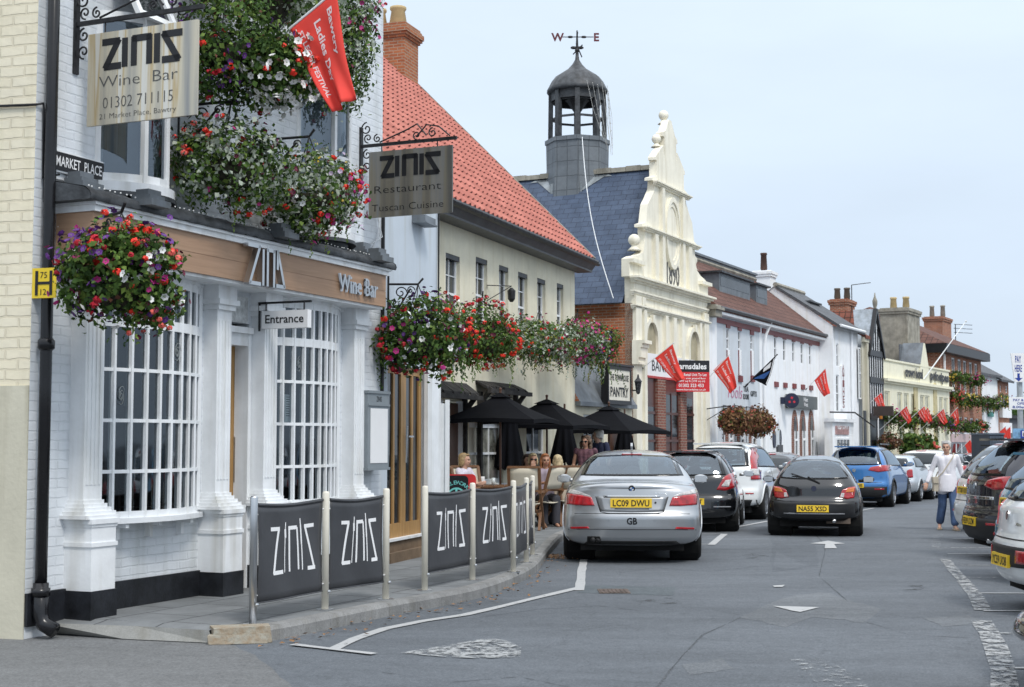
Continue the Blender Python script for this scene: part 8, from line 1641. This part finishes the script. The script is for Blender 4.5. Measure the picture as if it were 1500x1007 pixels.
for px,py,sd,lab in ((1076,617,41,'dried brown basket in front of the first tea room arches'),(1112,619,42,'dried rust brown basket at the right end of the tea rooms')):
    c=fpt(TR,px,py,.8); basket(lab,c,.52,.42,2600,.085,DRY,[('coral',6,.07,1)],sd,[],8,.4,None,trm=[0,1])
MUL=GREENS+[(LF_Y,.1),(LF_S,.1)]
k_=0
for Fm,L0 in ((HO,[(1309,612,.9,'magenta'),(1331,618,.95,'wine'),(1346,611,.9,'yellow'),(1362,618,.95,'wine'),(1381,616,1.0,'purple'),(1396,622,.8,'magenta')]),(BK,[(1401,552,.95,'yellow'),(1414,556,1.0,'magenta'),(1431,557,1.1,'magenta'),(1403,582,1.1,'coral'),(1416,587,1.1,'yellow'),(1431,588,1.1,'wine'),(1408,624,1.1,'yellow'),(1424,626,1.1,'purple'),(1437,624,1.0,'coral')]),(WC,[(1446,590,1.2,'wine'),(1455,592,1.2,'lilac'),(1468,588,1.3,'yellow')])):
    for px,py,r,kd in L0:
        c=fpt(Fm,px,py,.7); k_+=1; pl=['on the hotel front','on the tall brick house','on the white cottage'][[HO,BK,WC].index(Fm)]
        lab='%s flowered basket %s, %s'%({'magenta':'magenta','wine':'dark wine','yellow':'yellow speckled','purple':'purple','coral':'coral','lilac':'lilac'}[kd],pl,{HO:'hanging row, basket %d from the left'%(k_),BK:('upper row' if py<570 else 'middle row' if py<600 else 'lower row')+(', left' if px<1410 else ', centre' if px<1428 else ', right'),WC:'by the slate roofed front'+(', left' if px<1450 else ', middle' if px<1460 else ', right')}[Fm])
        r*=.52; c=fpt(Fm,px,py,.35); basket(lab,c,r*.82,r*.58,700,.11,MUL,[(kd,22,.085,5),('wine',8,.08,3)],50+k_,[],10,.6,None,trm=[0,1,4])
c=fpt(HO,1303,648,.6); basket('dry round basket on the hotel wall behind the blue estate car',c,.5,.42,700,.11,[(LF_R,.5),(LF_D,.3),(LF_B,.3)],[],81,[],4,.3,None,trm=[0,1])
for px,py,r,h,kd,sd,lab in ((1336,660,1.0,1.5,None,82,'tall clipped green shrub at the hotel door'),(1355,660,1.0,1.3,'coral',83,'shrub with orange flowers at the hotel door'),(1345,672,1.2,.9,None,84,'low dark green shrub under the hotel windows'),(1366,675,1.1,.8,None,85,'low shrub right of the hotel door')):
    c=fpt(HO,px,py,1.0); t=thing('shrub',lab,'shrub',(c[0],c[1],zg(c[1])),'shrubs against the hotel'); r*=.5; h*=.5; plant(t,[(c,(r,r,h)),((c[0],c[1],c[2]-h*.7),(r*.8,r*.8,h*.7))],1500,.2,GREENS+[(LF_Y,.08)],[(BM[kd][0],BM[kd][1],BM[kd][2],60,.16,2)] if kd else [],sd); b=MB(); b.tube([(c[0],c[1],zg(c[1])),c],.08,6); part(b,'stem',DARKWOOD,t)
# flags
def flag(label,Fm,u_wall,A,B,C,D,base,text=True,m=FLAGRED,seed=1,amp=.05,skew=0,blue=False):
    # cloth corners: A low on the pole, B pole tip, C free corner under B, D free corner under A (read as pixels on the plane square to the wall)
    S=Fr(Fm.pt(u_wall,0)[:2],Fm.n); q=lambda p:Vector(S.pt(*(lambda r:(r[0],0,r[1]))(S.uz(*p)))); a,b_,c,d,o=[q(p) for p in (A,B,C,D,base)]
    nn=Vector((S.n[0],S.n[1],0)); rr=random.Random(seed); p1,p2,p3=[rr.uniform(0,6.28) for _ in range(3)]; sz=(b_-a).length
    t=thing('flag',label,'flag',tuple(o),'flags on poles along the street'); pd=(b_-a).normalized()
    fd=pd.dot(Vector((Fm.n[0],Fm.n[1],0))); fo=(o-Vector(Fm.pt(0,0,0))).dot(Vector((Fm.n[0],Fm.n[1],0)))
    if fd>.05 and fo>.02: o=o-pd*(fo/fd)
    def P(x,y,off=0):  # x along the pole A->B, y down the cloth
        top=a+(b_-a)*x; bot=d+(c-d)*x; p=top+(bot-top)*y; rip=amp*sz*y*(math.sin(7*x+p1+2*y)+.6*math.sin(13*x+p2-3*y)+.5*math.sin(4*y+p3)); 
        return p+nn*(rip+off)+(c-d).normalized()*.02*math.sin(6*y+p1)*y
    mb=MB(); mb.sheet(lambda s,v:P(s,v),26,22,.003); cl=part(mb,'cloth',m,t,True)
    mb=MB(); L1=(d-a).length; 
    if text:
        # lines of print run down the cloth, parallel to its long edges
        for s,x0,h,y0,wd in (('ST LEGER FESTIVAL',.10,.13,.10,.74),('Ladies Day',.44,.20,.12,.62),('Bawtry',.76,.15,.10,.44)):
            V,Fc,w_=text2d(s,1,.02); mb.add([P(x0+h*y*.72+0*x,y0+wd*x/w_,.004) for x,y in V],Fc)
        part(mb,'print',FLAGWHT,cl,uv=False)
    elif blue:
        mb.grid(lambda s,v:P(.02+.9*s*(1-.3*v),.45+.3*v,.0035),8,4); part(mb,'blue_print',mat('blue_print',(.03,.10,.30),.7),cl,uv=False); mb=MB(); mb.grid(lambda s,v:P(.5+.35*s,.1+.22*v,.0035),6,3); mb.grid(lambda s,v:P(.93+.05*s,.05+.9*v,.0035),2,12); part(mb,'white_print',WLET,cl,uv=False)
    mb=MB(); r_=max(.012,sz*.016); mb.tube([o,b_+pd*.06*sz],r_,8); mb.ball(b_+pd*.07*sz,r_*1.6); part(mb,'pole',WHITE if m is FLAGRED else BLACK,t)
    mb=MB(); mb.tube([o-pd*.02*sz,o+pd*.12*sz],r_*1.9,8); mb.ball(o,r_*2.2); part(mb,'pole_socket',BLACK,t); return t
flag('large red festival flag beside the flower baskets high on the wine bar',W,1.25,(425,42),(492,-14),(518,146),(484,166),(372,86),seed=3,amp=.085)
uF=HL.uz(944,534,.1)[0]; flag('red festival flag in front of the letting board on the gabled hall',HL,uF,(959,525),(985,504),(1002,556),(989,560),(943,538),seed=4)
flag('red festival flag on the pale tea rooms, right of the letting board',TR,TR.uz(1040,552,.1)[0],(1045,543),(1067,521),(1080,566),(1070,577),(1038,554),seed=5)
flag('black flag with a blue band between the tea rooms and the bank',TR,TR.uz(1096,562,.1)[0],(1103,553),(1136,522),(1124,566),(1104,556),(1093,565),False,CLOTHBLK,6,.03,blue=True)
flag('red festival flag at the far corner of the bank',TR,TR.uz(1184,566,.1)[0],(1193,558),(1209,540),(1215,577),(1206,582),(1183,568),seed=7)
flag('red festival flag on the half timbered house above the orange sign',TF,TF.uz(1277,597,.2)[0],(1280,584),(1291,575),(1298,602),(1292,607),(1273,592),seed=8)
for i,(A,B,C,D,base,lab) in enumerate((((1318,604),(1328,595),(1336,616),(1330,622),(1313,608),'first red festival flag on the cream hotel, left of the others'),((1344,604),(1354,595),(1360,615),(1354,620),(1340,608),'red festival flag under the hotel gablet, front one of an overlapping pair'),((1352,606),(1359,597),(1366,616),(1360,621),(1349,610),'red festival flag under the hotel gablet, rear one of an overlapping pair'),((1372,608),(1382,599),(1388,619),(1383,623),(1368,612),'red festival flag near the right end of the cream hotel'))): flag(lab,HO,HO.uz(base[0],base[1],.75)[0],A,B,C,D,base,seed=10+i)
for i,(A,B,C,D,base,lab) in enumerate((((1392,609),(1402,598),(1406,619),(1400,624),(1388,613),'red festival flag at the corner of the brick house'),((1413,652),(1421,644),(1428,664),(1420,667),(1409,657),'lower red festival flag on the brick house shopfront, left'),((1436,652),(1443,644),(1449,664),(1442,668),(1432,657),'lower red festival flag on the brick house shopfront, right'))): flag(lab,BK,BK.uz(base[0],base[1],.75)[0],A,B,C,D,base,seed=20+i,text=i<1)
for i,(A,B,C,D,base,lab) in enumerate((((1464,632),(1473,625),(1475,640),(1470,643),(1460,636),'red festival flag by the far brick house, left of a pair'),((1471,632),(1480,625),(1481,642),(1476,644),(1468,637),'red festival flag by the far brick house, right of a pair'))): flag(lab,WC,WC.uz(base[0],base[1],.2)[0],A,B,C,D,base,seed=30+i,text=False)
# ================= people
SKIN=mat('skin',(.56,.33,.235),.5,var=.08,scale=12); SKINT=mat('tanned_skin',(.46,.25,.165),.5,var=.08,scale=12)
HGREY=mat('grey_hair',(.46,.45,.44),.6,var=.2,scale=30); HBLON=mat('blonde_hair',(.55,.44,.26),.6,var=.25,scale=30); HORG=mat('auburn_hair',(.34,.13,.05),.6,var=.25,scale=30); HDRK=mat('dark_hair',(.035,.018,.014),.5,var=.3,scale=30); HBRN=mat('brown_curly_hair',(.13,.08,.05),.6,var=.35,scale=25); HWHT=mat('white_hair',(.60,.58,.54),.6,var=.15,scale=30); HSAN=mat('sandy_hair',(.33,.23,.12),.6,var=.25,scale=30)
SHIRT=mat('white_shirt',(.76,.75,.80),.8,var=.04,bump=.25,bscale=14); JEAN=mat('blue_trouser',(.075,.125,.24),.85,var=.2,scale=6); BAGM=mat('beige_bag',(.52,.46,.36),.6); SAND=mat('sandal_leather',(.45,.36,.26),.6); EYE=mat('eye_dark',(.03,.025,.02),.2); LIP=mat('lips',(.40,.12,.10),.5); SUNG=mat('sunglasses',(.008,.008,.009),.08)
def caps(mb,a,b,ra,rb,n=10):
    a=Vector(a);b=Vector(b);d=(b-a); l=d.length or 1e-6; d/=l
    P=[];Rr=[]
    for i in range(4): t=math.pi/2*(i/4); P.append(a-d*ra*math.cos(t)); Rr.append(max(.001,ra*math.sin(t)))
    P+=[a,b];Rr+=[ra,rb]
    for i in range(1,5): t=math.pi/2*(i/4); P.append(b+d*rb*math.sin(t)); Rr.append(max(.001,rb*math.cos(t)))
    mb.tube(P,1,n,rs=Rr)
def fuse(mb,name,m,parent,vox=.009,it=3,label=None):
    me=bpy.data.meshes.new('t'); me.from_pydata([tuple(v) for v in mb.v],[],mb.f); ob=bpy.data.objects.new('t',me); COL.objects.link(ob)
    r=ob.modifiers.new('r','REMESH'); r.mode='VOXEL'; r.voxel_size=vox; s=ob.modifiers.new('s','SMOOTH'); s.factor=.5; s.iterations=it
    dg=bpy.context.evaluated_depsgraph_get(); dg.update(); q=ob.evaluated_get(dg).to_mesh(); V=[tuple(v.co) for v in q.vertices]; F_=[tuple(p.vertices) for p in q.polygons]; bpy.data.objects.remove(ob); bpy.data.meshes.remove(me)
    o=MB(); o.v=V;o.f=F_;o.mi=[0]*len(F_); return part(o,name,m,parent,True,label,uv=False)
def hand(mb,w,dirv,side,curl=.5,sc=1.0):
    w=Vector(w);d=Vector(dirv).normalized(); s=d.cross(Vector((0,1,0))); s=s.normalized() if s.length>.1 else Vector((1,0,0)); nrm=s.cross(d)
    p=w+d*.09*sc
    for k in (-1,-.33,.33,1): caps(mb,w+s*.012*k*sc,p+s*.030*k*sc,.013*sc,.011*sc,8)
    for k,l in ((-1,.062),(-.33,.075),(.33,.080),(1,.068)):
        a=p+s*.030*k*sc; b=a+(d*(1-curl*.3)+nrm*curl*.5).normalized()*l*.55*sc; caps(mb,a,b,.0098*sc,.009*sc,7); caps(mb,b,b+(d*(1-curl)+nrm*curl).normalized()*l*.5*sc,.009*sc,.0075*sc,7)
    t=w+d*.03*sc+s*.028*side*sc; t2=t+(d*.6+s*side*.6+nrm*.35).normalized()*.045*sc; caps(mb,t,t2,.013*sc,.011*sc,7); caps(mb,t2,t2+(d*.9+s*side*.15+nrm*.3).normalized()*.032*sc,.011*sc,.009*sc,7)
def head(mb,c,f,r=1.0):
    # c: head centre, f: facing direction (flat), builds skull, jaw, nose, ears, brow
    c=Vector(c); f=Vector(f).normalized(); s=f.cross(Vector((0,0,1))).normalized(); u=Vector((0,0,1))
    def E(o,rx,ry,rz):  # ellipsoid in the head's own axes (side, forward, up)
        b=MB(); b.ball((0,0,0),(rx*r,ry*r,rz*r),seg=16,rings=10); mb.add([c+s*(v[0]+o[0]*r)+f*(v[1]+o[1]*r)+u*(v[2]+o[2]*r) for v in b.v],b.f)
    E((0,-.012,.028),.073,.092,.084); E((0,.026,-.045),.055,.062,.066); E((0,.052,-.083),.026,.024,.022); E((0,.094,-.022),.011,.016,.02); E((0,.088,-.004),.008,.012,.026); E((0,.076,.018),.045,.014,.010)
    for k in (-1,1): E((k*.073,-.012,-.012),.010,.02,.03); E((k*.034,.062,-.03),.022,.02,.02)
    return c,f,s,u
def facebits(t,c,f,s,u,r=1.0,glasses=False):
    if glasses:
        b=MB()
        for k in (-1,1): b.ball(c+s*.034*k*r+f*.088*r+u*.002*r,(.026*r,.016*r,.021*r),seg=12,rings=8)
        b.bar(c-s*.02*r+f*.095*r+u*.006*r,c+s*.02*r+f*.095*r+u*.006*r,.006,.008)
        for k in (-1,1): b.bar(c+s*.058*k*r+f*.08*r+u*.006*r,c+s*.074*k*r-f*.01*r+u*.006*r,.005,.006)
        part(b,'sunglasses',SUNG,t,True)
    else:
        for k in (-1,1): b=MB(); b.ball(c+s*.031*k*r+f*.080*r+u*.0,(.0135*r,.009*r,.0075*r),seg=10,rings=6); part(b,'eye',EYE,t,True)
        b=MB(); 
        for k in (-1,1): b.bar(c+s*.016*k*r+f*.091*r+u*.019*r,c+s*.047*k*r+f*.080*r+u*.020*r,.007*r,.006*r)
        part(b,'eyebrow',HBRN,t)
    b=MB(); b.ball(c+f*.083*r-u*.055*r,(.024*r,.010*r,.0065*r),seg=10,rings=6); part(b,'mouth',LIP,t,True)
def hair(t,c,f,s,u,m,style,r=1.0,vox=.009):
    b=MB()
    def E(o,rx,ry,rz): q=MB(); q.ball((0,0,0),(rx*r,ry*r,rz*r),seg=16,rings=10); b.add([c+s*(v[0]+o[0]*r)+f*(v[1]+o[1]*r)+u*(v[2]+o[2]*r) for v in q.v],q.f)
    rr=random.Random(len(style))
    E((0,-.030,.048),.084,.090,.080); E((0,-.05,0),.078,.068,.075)
    if style=='short':
        for k in (-1,1): E((k*.066,-.02,.022),.020,.045,.042)
        E((0,.045,.082),.052,.035,.022)
        for i in range(26): a=rr.uniform(0,6.28); E((.07*math.cos(a),-.03+.075*math.sin(a),.075+rr.uniform(-.05,.04)),.022,.022,.02)
    elif style=='bob':
        for k in (-1,1): E((k*.078,-.03,-.03),.020,.050,.08)
        E((0,-.08,-.05),.07,.035,.085); E((0,.05,.088),.06,.035,.022)
    elif style=='long':
        for k in (-1,1): E((k*.080,-.035,-.06),.022,.048,.12); E((k*.07,-.03,-.15),.03,.045,.07)
        E((0,-.085,-.10),.075,.04,.14); E((0,.05,.09),.06,.035,.02)
    elif style=='curly':
        for i in range(60): a=rr.uniform(0,6.28); z=rr.uniform(-.20,.10); q=.095 if z<.04 else .07; 
        for i in range(70):
            a=rr.uniform(0,6.28); z=rr.uniform(-.2,.10); q=.10 if z<.04 else .07
            if math.sin(a)>.45 and z<.05: continue
            E((q*math.cos(a),-.03+q*math.sin(a),z),.034,.034,.036)
    elif style=='thin':
        for k in (-1,1): E((k*.072,-.03,-.005),.014,.05,.045)
        E((0,-.09,-.02),.06,.02,.06)
    return fuse(b,'hair',m,t,vox,2)
def body(t,J,skin,top,topm,bot=None,botm=None,sleeve=1.0,vox=.010,r=1.0,face=(0,-1,0),hm=HGREY,hs='short',glasses=False,hem=None,handdir=None,curl=(.5,.5),toptaper=1.0,leglen=1.0):
    mb=MB(); V=lambda k:Vector(J[k])
    sh=(V('shL')+V('shR'))/2; hp=(V('hipL')+V('hipR'))/2; ax=(V('shR')-V('shL')).normalized(); mid=(sh+hp)/2
    def torso(m_,e,lo=1.0):
        for k in (-1,1):
            caps(m_,sh+ax*.095*k-Vector((0,0,.05)),mid+ax*.065*k,.085+e,.082+e); caps(m_,mid+ax*.065*k,hp+ax*.085*k,.082+e,.100+e)
            caps(m_,V('neck')-Vector((0,0,.06)),sh+ax*.15*k+Vector((0,0,-.015)),.055+e,.052+e)
        caps(m_,V('neck')-Vector((0,0,.10)),mid,.085+e,.085+e)
    torso(mb,-.008); caps(mb,V('neck')-Vector((0,0,.05)),V('head')-Vector((0,0,.06)),.052,.05)
    c,f,s,u=head(mb,V('head'),face)
    for q in 'LR':
        caps(mb,V('sh'+q),V('el'+q),.044,.036); caps(mb,V('el'+q),V('wr'+q),.037,.026)
        hd=(handdir or {}).get(q) or (V('wr'+q)-V('el'+q)); hand(mb,V('wr'+q),hd,1 if q=='L' else -1,curl[0 if q=='L' else 1])
        caps(mb,V('hip'+q),V('kn'+q),.078,.054); caps(mb,V('kn'+q),V('an'+q),.054,.036)
        caps(mb,V('an'+q)+Vector((0,0,-.03)),V('to'+q),.036,.027); caps(mb,V('an'+q)+Vector((0,0,-.03)),V('an'+q)+(V('an'+q)-V('to'+q))*.22+Vector((0,0,-.045)),.034,.03)
    fuse(mb,'body',skin,t,vox,2)
    facebits(t,c,f,s,u,1,glasses); hair(t,c,f,s,u,hm,hs)
    m=MB(); torso(m,.004)
    if hem: 
        for k in (-1,1): caps(m,hp+ax*.075*k,hp+ax*.085*k-Vector((0,0,hem)),.104,.108)
        q_=hp+Vector((0,.0,.02)); m.lathe([(.001,.16),(.140,.15),(.160,.06),(.172,-.02),(.182,-.10),(.182,-hem-.06),(.001,-hem-.061)],tuple(q_),20,sq=(1,.76))
    for q in 'LR':
        e=V('el'+q)
        if sleeve>=1: caps(m,V('sh'+q),e,.056,.047); caps(m,e,e+(V('wr'+q)-e)*(sleeve-.08),.047,.042)
        elif sleeve>0: caps(m,V('sh'+q),V('sh'+q)+(e-V('sh'+q))*sleeve,.06,.058)
    fuse(m,top,topm,t,vox,2)
    if bot:
        m=MB(); 
        for k in (-1,1): caps(m,hp+ax*.07*k+Vector((0,0,.10)),hp+ax*.080*k,.080,.092)
        for q in 'LR': caps(m,V('hip'+q),V('kn'+q),.092,.078); caps(m,V('kn'+q),V('kn'+q)+(V('an'+q)-V('kn'+q))*leglen,.080,.075)
        fuse(m,bot,botm,t,vox,2)
    return c,f,s,u
# woman walking up the road
g=gp(1389,777); t=thing('person','grey haired woman in a white shirt and blue cropped trousers walking along the road','person',(0,0,0))
J=dict(neck=(0,.0,1.40),head=(-.005,-.015,1.515),shL=(.175,.0,1.335),shR=(-.175,0,1.335),elL=(.265,.03,1.06),elR=(-.28,.04,1.07),wrL=(.325,-.04,.84),wrR=(-.36,-.03,.87),hipL=(.085,0,.84),hipR=(-.085,0,.84),knL=(.10,-.10,.46),knR=(-.085,.06,.455),anL=(.10,-.16,.09),anR=(-.125,.16,.115),toL=(.115,-.31,.028),toR=(-.15,.03,.03))
body(t,J,SKIN,'shirt',SHIRT,'trousers',JEAN,1.0,.009,face=(-.30,-1,0),hm=HGREY,hs='short',hem=.10,leglen=.86)
b=MB()
for k,(a,to) in enumerate((((.10,-.16),(.115,-.31)),((-.125,.16),(-.15,.03)))):
    d=Vector((to[0]-a[0],to[1]-a[1],0)).normalized(); c=Vector(((a[0]+to[0])/2,(a[1]+to[1])/2,.012)); b.bar(c-d*.13,c+d*.11,.085,.02); b.tube([c+d*.04+Vector((-.04,0,.0)),c+d*.04+Vector((0,0,.055)),c+d*.04+Vector((.04,0,0))],.01,6)
part(b,'sandal',SAND,t)
b=MB(); b.boxm(lambda x,y,z:(-.235+x+.02*z,-.08+y,.84+z),-.03,.05,-.10,.12,-.13,.12); b.boxm(lambda x,y,z:(-.24+x,-.09+y,.84+z),-.035,.055,-.11,.13,.02,.13); bg_=b.build('shoulder_bag',BAGM,None); tag(bg_,'beige shoulder bag hanging on the walking woman by a long strap','bag')
b=MB(); pts_=[(.13,.03,1.405),(.10,-.085,1.34),(.0,-.135,1.20),(-.10,-.14,1.05),(-.20,-.10,.95)]; b.tube(pts_+[(-.24,-.02,.9),(-.15,.12,1.05),(.02,.13,1.25),(.12,.07,1.39),(.13,.03,1.405)],.012,6); part(b,'strap',BAGM,bg_)
for o in (t,bg_): o.location=(g[0],g[1],zg(g[1])+.01); o.rotation_euler=(0,0,R(-8))
# patio guests
def seated(label,px,Y,zh,rz,top,topm,hm,hs,skin=SKIN,sleeve=.45,glasses=False,pose='rest',head_turn=(0,-1,0)):
    x,y=gxy(px,Y); t=thing('person',label,'person',(0,0,0),None); dz=zh-1.18
    J=dict(neck=(0,.02,1.05),head=(0,.0,1.175),shL=(.17,.02,.99),shR=(-.17,.02,.99),elL=(.23,-.10,.76),elR=(-.23,-.10,.76),wrL=(.10,-.30,.78),wrR=(-.10,-.30,.78),hipL=(.09,.06,.50),hipR=(-.09,.06,.50),knL=(.11,-.36,.50),knR=(-.11,-.36,.50),anL=(.11,-.34,.09),anR=(-.11,-.34,.09),toL=(.12,-.48,.03),toR=(-.12,-.48,.03))
    if pose=='chin': J.update(elR=(-.16,-.24,.76),wrR=(-.05,-.13,1.03)); hd={'R':(.3,.2,1)}
    else: hd=None
    body(t,J,skin,top,topm,'trousers',mat('dark_trouser_'+str(px),(.05,.05,.06),.85),sleeve,.012,face=head_turn,hm=hm,hs=hs,glasses=glasses,handdir=hd)
    t.location=(x,y,zg(y)+.125+dz); t.rotation_euler=(0,0,rz); return t
CL=lambda n,c:mat(n,c,.8,var=.12,scale=8)
def zh(px,py,Y): return at(px,py,Y)[2]-zg(Y)-.125
seated('sandy bobbed woman in a pale top looking down at the table behind the cycle sign',681,24.3,1.18,R(60),'white_top',CL('pale_top',(.62,.58,.66)),HSAN,'bob',head_turn=(.3,-1,-.0))
seated('dark haired guest in a pink top seen from behind beside the link wall',648,22.6,1.10,R(150),'pink_top',CL('pink_top',(.55,.15,.25)),HDRK,'bob')
seated('fair haired woman in sunglasses resting her chin on her hand at the patio table',781,26.2,1.18,R(8),'pale_top',CL('grey_top',(.35,.33,.33)),HBLON,'bob',SKINT,.3,True,'chin')
seated('auburn haired woman in a sleeveless top with bare arms, facing the road',799,25.6,1.17,R(12),'sleeveless_top',CL('lilac_top',(.36,.30,.36)),HORG,'long',SKINT,.12)
seated('dark haired guest half hidden left of the woman in sunglasses',772.5,27.0,1.16,R(25),'dark_top',CL('dark_top',(.06,.05,.06)),HDRK,'bob')
seated('blonde guest seen from behind over the canvas chair by the silver saloon',817,25.9,1.15,R(178),'beige_top',CL('beige_top',(.45,.38,.30)),HBLON,'bob')
def standing(label,px,Y,hgt,rz,top,topm,hm,hs,skin,sleeve,glasses,face):
    x,y=gxy(px,Y); k=hgt/1.62; t=thing('person',label,'person',(0,0,0))
    J=dict(neck=(0,.0,1.40),head=(0,-.015,1.515),shL=(.185,.0,1.335),shR=(-.185,0,1.335),elL=(.25,.02,1.06),elR=(-.25,.02,1.07),wrL=(.25,-.08,.84),wrR=(-.25,-.08,.85),hipL=(.085,0,.84),hipR=(-.085,0,.84),knL=(.10,-.03,.46),knR=(-.10,-.02,.455),anL=(.10,0,.09),anR=(-.10,.0,.09),toL=(.12,-.16,.03),toR=(-.12,-.16,.03))
    body(t,J,skin,top,topm,'trousers',mat('navy_trouser_'+str(px),(.03,.035,.05),.85),sleeve,.012,face=face,hm=hm,hs=hs,glasses=glasses); t.scale=(k,k,k); t.location=(x,y,zg(y)+.125); t.rotation_euler=(0,0,rz)
standing('curly haired woman in sunglasses and a floral top standing behind the silver saloon',858,28.5,1.63,R(-15),'floral_top',mat('floral_top',(.05,.025,.04),.8,c2=(.22,.10,.12),scale=16),HBRN,'curly',SKINT,.1,True,(-.1,-1,0))
standing('white haired man in a navy top standing with the curly haired woman',876.5,29.6,1.78,R(-40),'navy_top',CL('navy_top',(.02,.025,.06)),HWHT,'thin',SKIN,.5,False,(-1,-.35,0))
# far walker under the trees
x,y=gxy(1477,66);
